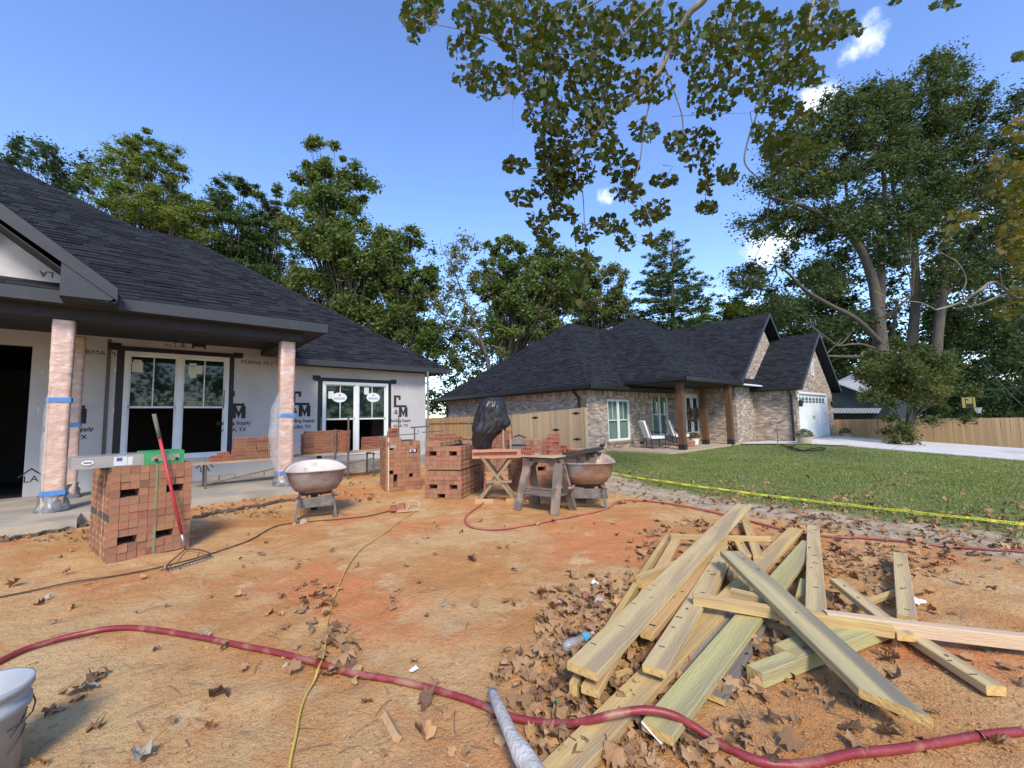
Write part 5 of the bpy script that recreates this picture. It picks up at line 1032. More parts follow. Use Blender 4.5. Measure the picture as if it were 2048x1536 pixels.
for (cx, cy, rx, ry, n) in ((2035, 260, 30, 25, 26), (2010, 330, 36, 30, 40), (2000, 380, 30, 20, 26), (2040, 400, 30, 60, 110), (2030, 480, 40, 40, 110), (2045, 560, 30, 50, 110), (2020, 620, 30, 20, 26), (2080, 450, 50, 200, 260), (1920, 430, 26, 14, 26), (1900, 460, 20, 12, 16), (1895, 480, 12, 8, 6), (1620, 340, 40, 20, 14), (1960, 440, 20, 16, 10), (2035, 345, 26, 26, 30)):
    for _ in range(n): a = random.random()*6.28; q = random.random()**.5; pts.append(W(cx+rx*q*math.cos(a), cy+ry*q*math.sin(a), random.uniform(8.5, 11)))
M_GOLD2 = mat('golden_leaf', (.10, .105, .018), (.19, .13, .02), 1.2, .6, trans=.3, tone=[(.45, .6, .5), (.7, .8, .8), (1, 1, 1), (1.2, .9, .7)], island=True, spec=.3)
leaf_cloud(pts, .16, M_GOLD2, 'leaf_mass', t, 0)
# ================================================================ brick packs and piles
BT = [(.62, .60, .55), (1.0, 1.0, 1.0), (.80, .74, .70), (1.12, 1.05, .95), (.92, 1.05, .86), (1.1, .92, .85), (.85, .95, .8)]
M_RB = mat('red_brick', (.37, .195, .13), (.29, .14, .09), 10, .93, .5, 90, tone=BT, c3=(.46, .31, .19), s3=5, t3=.58)
M_RB2 = mat('bright_red_brick', (.40, .16, .11), (.33, .13, .09), 10, .93, .5, 90, tone=BT)
M_HOLE = mat('brick_core', (.05, .03, .025))  # shade inside the packs, put into the near-black colour of their filler
def brick_mesh(L, Wd, Hh, m, holes=4, axis='y'):
    """a cored brick L long (x), Wd deep (y) and Hh high (z); the cores run along y and show on both broad faces"""
    b = MB(); n = holes*2+1; hw = L*.112; gap = (L-holes*hw*1.0)/(holes+1); xs = [0]
    for k in range(holes): xs += [gap*(k+1)+hw*k, gap*(k+1)+hw*(k+1)]
    xs.append(L); zs = [0, Hh*.23, Hh*.77, Hh]
    for side, y in ((0, 0), (1, Wd)):
        for i in range(len(xs)-1):
            for j in range(3):
                if i % 2 == 1 and j == 1:
                    a, c, z0, z1 = xs[i], xs[i+1], zs[1], zs[2]; yi = y+(Wd*.49 if side == 0 else -Wd*.49)
                    b.add([(a, y, z0), (c, y, z0), (c, y, z1), (a, y, z1), (a, yi, z0), (c, yi, z0), (c, yi, z1), (a, yi, z1)], [(0, 1, 5, 4), (1, 2, 6, 5), (2, 3, 7, 6), (3, 0, 4, 7), (4, 5, 6, 7)])
                else:
                    f = (0, 1, 2, 3) if side == 0 else (3, 2, 1, 0); b.add([(xs[i], y, zs[j]), (xs[i+1], y, zs[j]), (xs[i+1], y, zs[j+1]), (xs[i], y, zs[j+1])], [f])
    b.add([(0, 0, 0), (L, 0, 0), (L, Wd, 0), (0, Wd, 0), (0, 0, Hh), (L, 0, Hh), (L, Wd, Hh), (0, Wd, Hh)], [(3, 2, 1, 0), (4, 5, 6, 7), (1, 2, 6, 5), (3, 0, 4, 7)])
    return b.mesh('brick', m)
# pack brick: long axis along local y of the pack, cores seen from the pack's sides (x faces)
BL, BW, BH = .197, .0728, .0768
PB = brick_mesh(BL, BW, BH, M_RB); PB.transform(Matrix.Rotation(R(90), 4, 'Z')); PB.transform(Matrix.Translation((BW, 0, 0)))       # now x: 0..BW, y: 0..BL
LB = brick_mesh(.196, .092, .060, M_RB2, 4); LBo = brick_mesh(.196, .092, .060, M_RB, 4)
LBz = brick_mesh(.196, .060, .092, M_RB2, 4); LBz.transform(Matrix.Rotation(R(-90), 4, 'X')); LBz.transform(Matrix.Translation((0, 0, .060)))   # lying flat, cores up
def pack(lab, p, rz, nx=9, ny=5, nz=12, gaps=(), strap=None, missing_top=(), second=None, ch=.079, cw=.0755, group='strapped packs of red brick'):
    t = thing('brick_pack', lab, 'brick pack', p, rz, group); cnt = 0
    for k in range(nz):
        zo = k*ch+(.02 if second and k >= second else 0); sk = random.gauss(0, .002)
        for i in range(nx):
            for j in range(ny):
                if not (i in (0, nx-1) or j in (0, ny-1) or k == nz-1): continue
                if j in (0,) and (i, k) in gaps: continue
                if (i, j, k) in missing_top or (k == nz-1 and (i, j) in missing_top): continue
                if cnt >= 299: continue
                o = link('brick', PB, t); o.matrix_basis = Matrix.Translation((i*cw+sk+random.gauss(0, .0012), j*.2005+random.gauss(0, .0035)+sk, zo))@Matrix.Rotation(random.gauss(0, .006), 4, 'Z'); cnt += 1
    MB().box((cw*.95, .19, .01), (nx*cw-cw*.95, ny*.2005-.19, (nz-1)*ch)).build('hidden_core', M_HOLE, t, world=False) if ny > 2 else None
    if strap:
        for (xs_, m) in strap:
            b = MB(); w_ = .012; e = .004; X, Z, Y1 = xs_, nz*ch+(.02 if second else 0)+.002, ny*.2005
            for (a, c) in (((X-w_, -e-.002, .0), (X+w_, -e+.001, Z)), ((X-w_, -e, Z), (X+w_, Y1+e, Z+.002)), ((X-w_, Y1+e, 0), (X+w_, Y1+e+.003, Z))): b.box(a, c)
            b.build('strap', m, t, world=False)
    return t
M_STRG = mat('green_strap', (.16, .20, .10), (.24, .25, .15), 30, .5); M_STRY = mat('pale_strap', (.55, .48, .30)); M_DARKB = mat('dark_band', (.06, .06, .055), (.10, .09, .08), 20, .9, tone=.2)
p1 = G(213, 1128); PK1 = pack('brick pack nearest the camera, with the carton and the red rake', p1, R(11), 9, 5, 12, [(1, 8), (2, 8), (6, 8), (7, 8), (1, 2), (2, 2), (5, 2), (6, 2)], [(.36, M_STRG)])
b = MB(); b.box((-.004, .0, .40), (-.001, .95, .47)); b.box((-.004, 0, .90), (-.001, .6, .945)); b.build('dark_band', M_DARKB, PK1, world=False); b = MB(); b.box((-.005, .30, 0), (-.002, .306, .95)); b.build('string', M_STRY, PK1, world=False)
pack('middle brick pack with a blue tag and a pale strap', G(771, 983), R(-18), 9, 5, 13, [(1, 10), (6, 9), (7, 9), (1, 4), (2, 3), (2, 2), (6, 3)], [(.055, M_STRY)])
p_ = Matrix.Translation(G(771, 983))@Matrix.Rotation(R(-18), 4, 'Z'); tg = MB(); tg.box((.46, -.012, .73), (.58, -.004, .785), p_); o = tg.build('blue_tag', mat('white_tag', (.5, .55, .58))); tag(o, 'white and blue paper tag stuck to the front of the left middle brick pack', 'tag'); MB().box((.485, -.015, .735), (.545, -.0125, .775), p_).build('blue_print', mat('tag_blue', (.03, .10, .45)), o, world=True)
o = MB().box((.08, -.010, .83), (.20, -.004, .88), p_).build('paper_scrap', mat('grey_scrap', (.30, .30, .33))); tag(o, 'small grey scrap in a gap of the left middle brick pack', 'scrap')
pack('double height brick pack showing rows of cores, left of the covered saw', G(851, 996), R(-57), 9, 6, 12, [(1, 9), (2, 9), (6, 9), (7, 9), (1, 2), (2, 2), (6, 2), (7, 2), (3, 0), (4, 0)], None, second=6)
pack('brick pack standing behind the grey plastic sawhorse', GT(1046, 990), R(-22), 9, 4, 12, [(4, 5), (5, 5)], None)
pack('brick pack at the back, rising behind the double height pack', Vector((6.7, 8.7, 0)), R(-30), 9, 4, 15, [], None)
def pile(lab, p, rz, rows, mesh, dx=.205, dy=.096, dz=.061, m2=None, group=None, wobble=.01):
    """rows: list per layer of list of (ix, iy) cells"""
    t = thing('brick_pile', lab, 'brick pile', p, rz, group)
    for k, cells in enumerate(rows):
        for c in cells:
            ix, iy = c[0], c[1]; turn = len(c) > 2; ms = m2 if (m2 and random.random() < .35) else mesh; o = link('brick', ms, t)
            o.matrix_basis = Matrix.Translation((ix*dx+random.gauss(0, wobble*.5), iy*dy+random.gauss(0, wobble*.5), k*dz))@Matrix.Rotation(random.gauss(0, wobble*2)+(R(90) if turn else 0), 4, 'Z')@Matrix.Translation((.096 if turn else 0, -.092 if turn else 0, 0))
    return t
# ---------------------------------------------------------------- masons' scaffold in front of the wing
M_PLANK = mat('weathered_plank', (.42, .34, .23), (.28, .22, .15), 4, .9, .4, 30, stretch=(1, 6, 6)); M_PIPE = mat('rusty_pipe', (.10, .075, .06), (.17, .15, .14), 12, .6, .3, 40, metal=.3); M_GREYP = mat('grey_pipe', (.17, .17, .165), (.24, .23, .22), 8, .55)
SCY = 10.45
def plank(lab, x0, x1, y, z, w_=.28, th=.04, g='scaffold planks', m=M_PLANK, tilt=0):
    t_ = MB().box((x0, y-w_/2, z), (x1, y+w_/2, z+th)).build('scaffold_plank', m); 
    return tag(t_, lab, 'plank', g)
zA = PY(500, 921, SCY-.2).z-.02
plank('long weathered scaffold plank under the left brick pile', .70, 2.55, SCY, zA, .45, g=None)
plank('scaffold plank under the middle brick pile behind the first wheelbarrow', 2.62, 4.66, SCY, zA+.02, .45, g=None)
for i, (x, y, z0, z1, r_, m, lab) in enumerate(((3.30, SCY+.3, 0, 1.50, .022, M_PIPE, 'thin dark scaffold pipe behind the middle brick pile'), (3.44, SCY-.28, 0, 1.20, .024, M_PIPE, 'rusty scaffold pipe in front of the middle brick pile, left of its neighbour'), (3.74, SCY-.28, 0, 1.45, .024, M_PIPE, 'rusty scaffold pipe in front of the middle brick pile, right of its neighbour'), (5.35, SCY+.35, 0, 1.52, .018, M_PIPE, 'thin dark pipe in front of the logo at the right end of the wrapped wall'), (6.15, SCY+.15, 0, 2.74, .030, M_GREYP, 'tall grey pipe at the corner of the unfinished house'))):
    tag(MB().tube([(x, y, z0), (x, y, z1)], r_, 8).build('scaffold_pipe', m), lab, 'pipe')
fr_ = thing('masons_trestle', 'low dark pipe frame carrying the scaffold planks', 'scaffold', (2.6, SCY, 0))
b = MB()
for x in (1.0, 2.5, 4.4):
    for y in (SCY-.2, SCY+.2): b.tube([(x, y, 0), (x, y, zA)], .02, 6)
    b.tube([(x, SCY-.24, zA-.02), (x, SCY+.24, zA-.02)], .018, 6)
b.build('pipe_leg', M_PIPE, fr_); b = MB(); b.tube([(1.0, SCY-.2, .2), (2.5, SCY-.2, .45)], .012, 6).tube([(2.5, SCY-.2, .2), (4.4, SCY-.2, .45)], .012, 6); b.build('brace', M_PIPE, fr_)
zt = zA+.042
pile('small stack of bright red cored bricks at the left end of the scaffold', PY(421, 918, SCY-.22)-Vector((0, 0, 0))+Vector((0, 0, zt-PY(421, 918, SCY-.22).z)), 0, [[(0, 0), (1, 0), (0, 1), (1, 1)], [(0, 0), (1, 0), (1, 1)], [(.6, 0)], []], LB)
q = PY(467, 918, SCY-.22); pile('brown brick pile on the scaffold left of the right column', Vector((q.x, q.y, zt)), 0, [[(a, c) for a in range(4) for c in range(3)]]*2+[[(a, c) for a in range(4) for c in range(3)]]*2+[[(a+.1, c) for a in range(4) for c in range(3)]]*1+[[(a+.1, c) for a in range(4) for c in (0, 1)]]*2, LBo, m2=LBo, dz=.066)
q = PY(608, 913, SCY-.2); pile('large brown brick pile on the scaffold in front of the oval stickered window', Vector((q.x, q.y, zt+.02)), 0, [[(a, c) for a in range(4) for c in range(3)] for k in range(7)]+[[(a+.2, c) for a in range(4) for c in (0, 1)]], LBo, dz=.066)
q = PY(681, 911, SCY-.24); pile('column of bright red cored bricks at the right end of the large brown pile', Vector((q.x+.02, SCY-.25, zt+.02)), 0, [[(0, 0)]]*8, LB, dz=.064, wobble=.015)
q = PY(728, 900, SCY+.1); pile('low reddish brick pile between the window and the left middle pack', Vector((q.x, q.y, zt+.02)), 0, [[(a, c) for a in range(3) for c in range(2)] for k in range(5)], LB, m2=LBo, dz=.064)
plank('short pale board lying beside the large brown pile on the scaffold', 3.95, 4.62, SCY-.26, zt-.02, .06, .04, None)
plank('thin weathered board on the ground floor ledge left of the right column', 2.70, 3.20, 11.3, .33, .3, .03, None)
lg = MB(); lg.box((2.9, 11.55, .09), (6.75, YW-.01, .30)); tag(lg.build('brick_ledge', mat('grey_ledge', (.30, .29, .27), (.20, .19, .18), 4, .9, .3, 30)), 'grey footing ledge along the base of the wrapped wing wall', 'ledge')
fb = thing('foundation_blocks', 'row of pale blocks along the foot of the wrapped porch wall', 'block row', (1.4, 11.7, ZS))
for k in range(9): MB().box((.2+k*.30, 11.68, ZS), (.2+k*.30+.28, 11.795, ZS+.09)).build('block', mat('pale_block', (.48, .44, .38), (.36, .33, .28), 6, .9, .3, 30) if k == 0 else bpy.data.materials['pale_block'], fb) if k not in (2, 5) else None
# bricks loose on top of the packs
q0 = G(771, 983); pile('few red bricks on top of the left middle pack', q0+Vector((.22, .25, 13*.079+.002)), R(10), [[(0, 0), (.6, 0, 1)], [(0, .2)], [(.1, 0)]], LB)
tag(MB().tube([q0+Vector((-.05, .15, 1.06)), q0+Vector((.65, -.10, 1.09)), q0+Vector((.66, -.10, 1.17))], .010, 6).build('steel_bar', M_PIPE), 'thin bent steel bar lying across the left middle pack', 'bar')
q3 = G(851, 996)+Vector((.35, .25, 12*.079+.022))
pile('rough row of red and dusty bricks on the double height pack', q3, R(-8), [[(0, 0), (1, .4), (2, 0), (.5, 3), (1.6, 3.2)], [(.2, 0), (1.1, .3), (1.9, 3)]], LB, m2=LBo, wobble=.05)
tag(MB().tube([q3+Vector((-.1, .3, .16)), q3+Vector((.45, .35, .17))], .009, 6).build('steel_bar', M_PIPE), 'thin dark bar lying on the dusty bricks left of the covered saw', 'bar')
tp = PY(829, 855, 9.6); jk = thing('pipe_jack', 'dark T shaped pipe handle sticking up between the packs and the house corner', 'pipe', (tp.x, 9.6, 0)); MB().tube([(tp.x, 9.6, 0), (tp.x, 9.6, tp.z)], .018, 6).build('upright', M_PIPE, jk); MB().tube([(tp.x-.10, 9.6, tp.z), (tp.x+.42, 9.6, tp.z+.02)], .02, 6).build('crossbar', M_PIPE, jk)
# ================================================================ carton on the near pack
zc = 12*.079; MX1 = Matrix.Translation(p1)@Matrix.Rotation(R(11), 4, 'Z'); M_CART = mat('grey_carton', (.36, .35, .32), (.27, .26, .235), 3, .45, .5, 9, spec=.6); M_GREEN = mat('green_plastic', (.025, .26, .085), (.04, .33, .12), 6, .35, .4, 14, spec=.6)
t = thing('long_carton', 'long shrink wrapped grey carton with green ends on the near brick pack', 'carton', MX1@Vector((-.12, .1, zc)), R(11)); 
def lc(b, n, m): return b.build(n, m, t, world=False)
lc(MB().box((-.16, -.04, .0), (.38, .32, .115), Matrix.Rotation(R(-3), 4, 'Z')), 'carton_body', M_CART); g_ = MB(); g_.box((.38, -.07, .0), (.72, .34, .135), Matrix.Rotation(R(-2), 4, 'Z')); lc(g_, 'green_case', M_GREEN)
fl_ = MB(); Mr = Matrix.Rotation(R(-2), 4, 'Z'); fl_.box((.43, -.078, .03), (.68, -.071, .10), Mr); lc(fl_, 'clear_window', mat('smoky_plastic', (.16, .20, .14), (.3, .33, .26), 20, .15, .6, 20, spec=.8)); 
kn = MB()
for x in (.47, .65): kn.lathe([(0, -.01), (.016, -.01), (.016, .0)], (0, 0, 0), 8); 
for i, vtx in enumerate(kn.v): xx = .47 if i < 24 else .65; kn.v[i] = (xx+vtx[0], -.098+vtx[2], .045+vtx[1])
lc(kn, 'knob', M_GUT)
ov = MB(); ov.v = [(-.05+.045*math.cos(a), -.0475, .06+.024*math.sin(a)) for a in [i*math.pi/10 for i in range(20)]]; ov.f = [tuple(range(20))]; ov.t = [0]; lc(ov, 'oval_logo', mat('logo_white', (.7, .72, .72)))
lc(MB().box((-.078, -.0495, .053), (-.022, -.0478, .067)), 'logo_print', M_BLUEINK)
lb_ = MB().box((.14, -.055, .01), (.24, -.050, .10)).box((.245, -.055, .012), (.375, -.050, .095)); lc(lb_, 'paper_label', mat('label_paper', (.62, .64, .66))); lc(MB().box((.16, -.0565, .055), (.205, -.0555, .092)), 'blue_print', M_BLUEINK)
fm = MB(); vs = []
for i in range(10):
    for j in range(6): x, y = -.14+.60*i/9, -.03+.35*j/5; vs.append((x, y, .118+.012*abs(noise.noise(Vector((x*14, y*14, 2))))))
fm.add(vs, [(i*6+j, (i+1)*6+j, (i+1)*6+j+1, i*6+j+1) for i in range(9) for j in range(5)]); lc(fm, 'loose_wrap', M_LOOSE)
# rake leaning on the near pack
M_REDH = mat('red_fibreglass', (.40, .035, .045), (.48, .06, .07), 9, .45); M_GRIP = mat('grey_grip', (.10, .11, .09), (.15, .15, .12), 20, .8); M_STEEL = mat('worn_steel', (.38, .36, .34), (.22, .20, .19), 20, .4, metal=.7); M_DSTEEL = mat('dark_steel', (.05, .045, .04), (.09, .07, .06), 30, .6, metal=.4)
ra = GT(371, 1101); rb_ = PY(308, 828, MX1.translation.y+.02); t = thing('garden_rake', 'red handled garden rake leaning on the near brick pack, tines on the ground', 'rake', ra); d = (rb_-ra)
MB().tube([ra+d*.10, ra+d*.83], .0155, 8).build('handle', M_REDH, t, smooth=True); MB().tube([ra+d*.82, ra+d*1.0], [.018, .019], 8).build('grip', M_GRIP, t, smooth=True); MB().tube([ra+d*.01, ra+d*.06, ra+d*.12], [.009, .016, .019], 8).build('ferrule', M_STEEL, t, smooth=True)
h0, h1 = GT(331, 1140, .02), GT(421, 1112, .02); b = MB(); b.tube([h0, h1], .009, 6); u_ = (h1-h0).normalized()
b.tube(spline([ra+d*.01, ra.lerp(h0, .45)+Vector((0, 0, .025)), h0.lerp(ra, .25)+Vector((-.02, -.02, .02)), h0], 5), .006, 6); b.tube(spline([ra+d*.01, ra.lerp(h1, .5)+Vector((0, .01, .035)), h1+Vector((.0, .03, .02)), h1], 5), .006, 6); b.build('rake_head', M_DSTEEL, t)
for k in range(14): q = h0.lerp(h1, k/13); MB().tube([q, q+Vector((u_.y, -u_.x, 0))*.045+Vector((0, 0, -.012))], [.005, .003], 5).build('tine', M_STEEL, t)
# ================================================================ wheelbarrows
def wheelbarrow(lab, c, rz, m_in, m_out, m_leg, m_handle, ks=1.0):
    """local frame: +y is where the wheel is, the operator stands at -y"""
    t = thing('wheelbarrow', lab, 'wheelbarrow', c, rz); n = 28
    def ringp(rx, ryf, ryb, z, oy=0, sq=.72):
        out = []
        for j in range(n):
            a = 2*math.pi*j/n; cx, cy = math.cos(a), math.sin(a); cx = math.copysign(abs(cx)**sq, cx); cy = math.copysign(abs(cy)**sq, cy); out.append((cx*rx*ks*(1-.16*max(0, cy)), cy*ks*(ryf if cy > 0 else ryb)+oy, .35+(z-.35)*ks+.10*max(0, cy)*(z-.3)/.33))
        return out
    rings = [ringp(.20, .20, .18, .365, .02), ringp(.25, .27, .22, .385, .02), ringp(.31, .36, .27, .48), ringp(.345, .45, .30, .62), ringp(.365, .47, .315, .632)]
    ins = [ringp(.352, .455, .303, .634), ringp(.33, .435, .285, .62), ringp(.295, .345, .255, .49), ringp(.235, .255, .205, .40, .02), ringp(.19, .19, .17, .385, .02)]
    def shell(rr, closed_first): 
        b = MB(); vs = [p for r_ in rr for p in r_]; fs = [(i*n+j, i*n+(j+1) % n, (i+1)*n+(j+1) % n, (i+1)*n+j) for i in range(len(rr)-1) for j in range(n)]; fs.append(tuple(range(n)) if closed_first else tuple(range((len(rr)-1)*n, len(rr)*n))); return b.add(vs, fs)
    shell(rings, True).build('tray', m_out, t, smooth=True, world=False); shell([rings[-1]]+ins, False).build('tray_inside', m_in, t, smooth=True, world=False)
    rim = ringp(.368, .473, .318, .636); MB().tube([Vector(p) for p in rim]+[Vector(rim[0])], .0085, 6).build('rim', m_out, t, smooth=True, world=False)
    for s in (-1, 1):
        MB().tube([(s*.10, .58, .22), (s*.17, .1, .345), (s*.235, -.36, .335), (s*.27, -.55, .37)], [.019, .02, .02, .017], 8).build('handle', m_handle, t, smooth=True, world=False)
        b = MB(); b.prism([(s*.205, -.12, .34), (s*.205, -.17, .34), (s*.245, -.20, 0), (s*.245, -.13, 0)], (0, 0, 0), (s*.028, 0, 0)); b.prism([(s*.205, .08, .34), (s*.205, .12, .34), (s*.24, -.10, .0), (s*.24, -.14, .0)], (0, 0, 0), (s*.02, 0, 0)); b.box((s*.245-.03, -.21, 0), (s*.245+.035, -.06, .012)); b.build('leg', m_leg, t, world=False)
    MB().box((-.235, -.175, .16), (.235, -.160, .30)).build('cross_brace', m_leg, t, world=False); MB().box((-.22, -.13, .325), (.22, -.11, .355)).box((-.22, .14, .325), (.22, .16, .355)).build('riser', M_DSTEEL, t, world=False)
    w_ = MB(); w_.tube([(-.035, .58, .20), (-.045, .58, .20), (.045, .58, .20), (.035, .58, .20)], [.10, .20, .20, .10], 20); w_.build('wheel', mat('tyre', (.03, .03, .03), rough=.8) if 'tyre' not in bpy.data.materials else bpy.data.materials['tyre'], t, smooth=False, world=False)
    return t
M_MORT1 = mat('mortar_crust', (.66, .58, .52), (.54, .47, .42), 3, .9, .5, 30, c3=(.40, .34, .31), s3=8, t3=.62); M_OUT1 = mat('dirty_tray', (.30, .26, .25), (.22, .14, .10), 5, .75, .4, 40, c3=(.38, .34, .32), s3=3, t3=.55); M_MORT2 = mat('speckled_crust', (.60, .46, .34), (.45, .33, .25), 9, .92, .7, 40, c3=(.20, .11, .09), s3=15, t3=.58); M_OUT2 = mat('rusty_tray', (.27, .13, .075), (.33, .24, .17), 6, .85, .5, 40, c3=(.30, .30, .30), s3=3, t3=.54)
M_LEGG = mat('dull_galvanised', (.22, .22, .20), (.13, .11, .10), 8, .6, .3, 40, metal=.3); M_WOODH = mat('worn_handle', (.42, .24, .17), (.30, .18, .13), 8, .8, .3, 30)
m_ = (GT(598, 1038)+GT(672, 1034))/2; wheelbarrow('wheelbarrow with a pale mortar crusted tray in front of the right porch column', m_+Vector((.02, .16, 0)), R(-14), M_MORT1, M_OUT1, M_LEGG, M_LEGG, 1.14)
m_ = (GT(1140, 1014)+GT(1197, 1020))/2; wheelbarrow('rusty wheelbarrow with a speckled tray right of the plastic sawhorse', m_+Vector((.13, .02, 0)), R(-50), M_MORT2, M_OUT2, M_LEGG, M_WOODH, 1.16)
# ================================================================ covered brick saw on its wooden stand
M_2BY = mat('raw_lumber', (.50, .34, .17), (.40, .26, .13), 4, .85, .35, 30, stretch=(1, 1, 1)); M_STAND = mat('grimy_timber', (.34, .25, .15), (.24, .175, .11), 6, .9, .4, 30); M_PINKW = mat('brick_dusted_wood', (.50, .24, .15), (.42, .20, .12), 6, .9, .3, 40)
sc_ = W(1000, 930, 6.35); sx = Vector((CR.x, CR.y, 0)).normalized(); sy = Vector((-sx.y, sx.x, 0)); SX = Matrix(((sx.x, sy.x, 0, 0), (sx.y, sy.y, 0, 0), (0, 0, 1, 0), (0, 0, 0, 1)))
c0 = GT(1000, 1003); c0.z = 0; MS = Matrix.Translation(c0)@SX; rzS = math.atan2(sx.y, sx.x)
t = thing('saw_stand', 'cross legged wooden stand under the covered brick saw', 'stand', c0, rzS)
def bar(a, b_, w_, h_, m, n, par):      # a straight timber between two points
    a, b_ = Vector(a), Vector(b_); u = (b_-a); L = u.length; M_ = frame_M(a, u, Vector((0, 0, 1)) if abs(u.normalized().z) < .95 else Vector((0, 1, 0))); return MB().box((0, -w_/2, -h_/2), (L, w_/2, h_/2), M_).build(n, m, par, world=False)
zS = .80
for y in (-.02, .42):
    bar((-.36, y, 0), (.24, y+.03, zS-.05), .04, .085, M_STAND, 'cross_leg', t); bar((.26, y, 0), (-.30, y-.03, zS-.05), .04, .085, M_STAND, 'cross_leg', t)
bar((-.20, -.05, .33), (.20, -.05, .33), .035, .085, M_STAND, 'rail', t); bar((-.40, -.06, .015), (-.1, -.1, .015), .09, .03, M_2BY, 'foot_board', t); bar((.1, -.08, .015), (.40, -.08, .015), .09, .03, M_2BY, 'foot_board', t)
for i in range(4): bar((-.44, -.06+i*.15, zS-.02), (.36, -.06+i*.15, zS-.02), .14, .04, M_PINKW, 'top_board', t)
bar((-.42, -.10, zS+.035), (.30, -.10, zS+.035), .04, .09, M_PINKW, 'apron', t)
s2 = thing('saw_table', 'brick saw table and metal guard showing right of the black plastic', 'saw', MS@Vector((.2, .15, zS)), rzS)
MB().box((-.08, -.1, .02), (.26, .12, .10)).build('tray_pan', M_DSTEEL, s2, world=False); MB().box((-.14, -.12, 0), (-.11, -.06, .42)).box((-.02, -.14, .0), (.01, -.11, .30)).build('upright', M_WOODH, s2, world=False); MB().box((.0, -.11, .12), (.24, .06, .19)).box((.02, -.13, 0), (.22, -.12, .09)).build('guard', M_LEGG, s2, world=False); MB().tube([(.05, -.02, .24), (.14, -.02, .27), (.26, .0, .22)], .018, 6).build('arm', M_DSTEEL, s2, world=False)
M_BLK = mat('black_sheeting', (.015, .0155, .018), (.026, .027, .031), 3, .38, 1.0, 9, spec=.5, stretch=(1, 1, .7))
rows = [(795, 978, 1000), (797, 970, 1006), (803, 963, 1010), (812, 957, 1012), (822, 953, 1014), (833, 950, 1017), (843, 949, 1020), (851, 947, 1020), (858, 946, 1012), (866, 946, 1001), (874, 945, 992), (883, 945, 985), (893, 946, 983), (901, 952, 982), (907, 962, 978)]
vs = []; n = 96; dS = (MS@Vector((0, .15, 1.2))-Vector((0, 0, EYE))).dot(CF); rr = []
for y_, a, b_ in rows:
    A_, B_ = W(a, y_, dS), W(b_, y_, dS); rr.append(((A_+B_)/2, (B_-A_).length/2))
sub = []
for i in range(len(rr)-1):
    for k in range(8): f = k/8; sub.append((rr[i][0].lerp(rr[i+1][0], f), rr[i][1]+(rr[i+1][1]-rr[i][1])*f))
sub.append(rr[-1])
for i, (c, r_) in enumerate(sub):
    for j in range(n):
        a = 2*math.pi*j/n; ry = min(r_, .24)*1.0; s_ = c.z; A3 = Vector((math.cos(a)*1.3, math.sin(a)*1.3, s_*2.2)); fold = 1+.10*noise.noise(A3)+.16*(abs(noise.noise(A3*2.1+Vector((0, s_*2, 4))))-.2)+.09*(abs(noise.noise(Vector((math.cos(a)*4, math.sin(a)*4, s_*3+math.cos(a)*3))))-.2)
        p = c+sx*math.cos(a)*r_*fold+sy*math.sin(a)*ry*fold; vs.append(p)
b = MB(); b.add(vs, [(i*n+j, i*n+(j+1) % n, (i+1)*n+(j+1) % n, (i+1)*n+j) for i in range(len(sub)-1) for j in range(n)]+[tuple(range(n)), tuple(range((len(sub)-1)*n, len(sub)*n))]); o = b.build('plastic_cover', M_BLK, smooth=True); tag(o, 'black plastic sheet tied over the brick saw between the packs and the sawhorse', 'plastic cover')
# ================================================================ grey plastic sawhorses with the brick laden board
M_SAWH = mat('dusty_grey_plastic', (.135, .115, .10), (.21, .17, .14), 4, .75, .3, 20, c3=(.30, .22, .17), s3=5, t3=.56); M_PLY = mat('plywood', (.50, .39, .25), (.40, .30, .19), 4, .85, .2, 30)
def sawhorse(lab, c, rz):
    t = thing('sawhorse', lab, 'sawhorse', c, rz); Z = .775
    for s in (-1, 1):
        for f in (-1, 1):
            b = MB(); xb, xt = s*.33, s*.27; yb, yt = f*.27, f*.045
            b.prism([(xb-.055, yb, 0), (xb+.055, yb, 0), (xt+.075, yt, Z-.06), (xt-.065, yt, Z-.06)], (0, 0, 0), (0, f*-.05, .0)); b.build('leg', M_SAWH, t, world=False)
            b = MB(); b.prism([(s*.225, f*.06, Z-.07), (s*.225, f*.09, Z-.18), (s*.10, f*.055, Z-.07)], (0, 0, 0), (0, -f*.03, 0)); b.build('gusset', M_SAWH, t, world=False)
    MB().box((-.36, -.05, Z-.09), (.36, .05, Z-.03)).build('top_beam', M_SAWH, t, world=False); MB().box((-.40, -.025, Z-.03), (.42, .025, Z)).build('top_rail', M_DSTEEL, t, world=False)
    for k, zz in enumerate((.235, .275, .315)): MB().box((-.29, -.20+k*.015, zz), (.29, -.185+k*.015, zz+.03)).build('shelf_rib', M_SAWH, t, world=False)
    MB().box((-.30, -.19, .22), (.30, .18, .235)).build('shelf', M_SAWH, t, world=False)
    for x in (-.2, .3): MB().box((x-.03, -.058, Z-.075), (x+.03, -.05, Z-.04)).build('bracket', M_DSTEEL, t, world=False)
    return t
hA, hB = GT(1033, 1020), GT(1107, 1031); hu = (hB-hA); hu.z = 0; hz = math.atan2(hu.y, hu.x); hv = Vector((-hu.y, hu.x, 0)).normalized(); hc = (hA+hB)/2; hc.z = 0
sawhorse('grey plastic sawhorse, nearer one of the pair under the bricks', hc+hv*.27, hz); sawhorse('grey plastic sawhorse, farther one of the pair, mostly hidden', hc+hv*1.25+hu.normalized()*.02, hz)
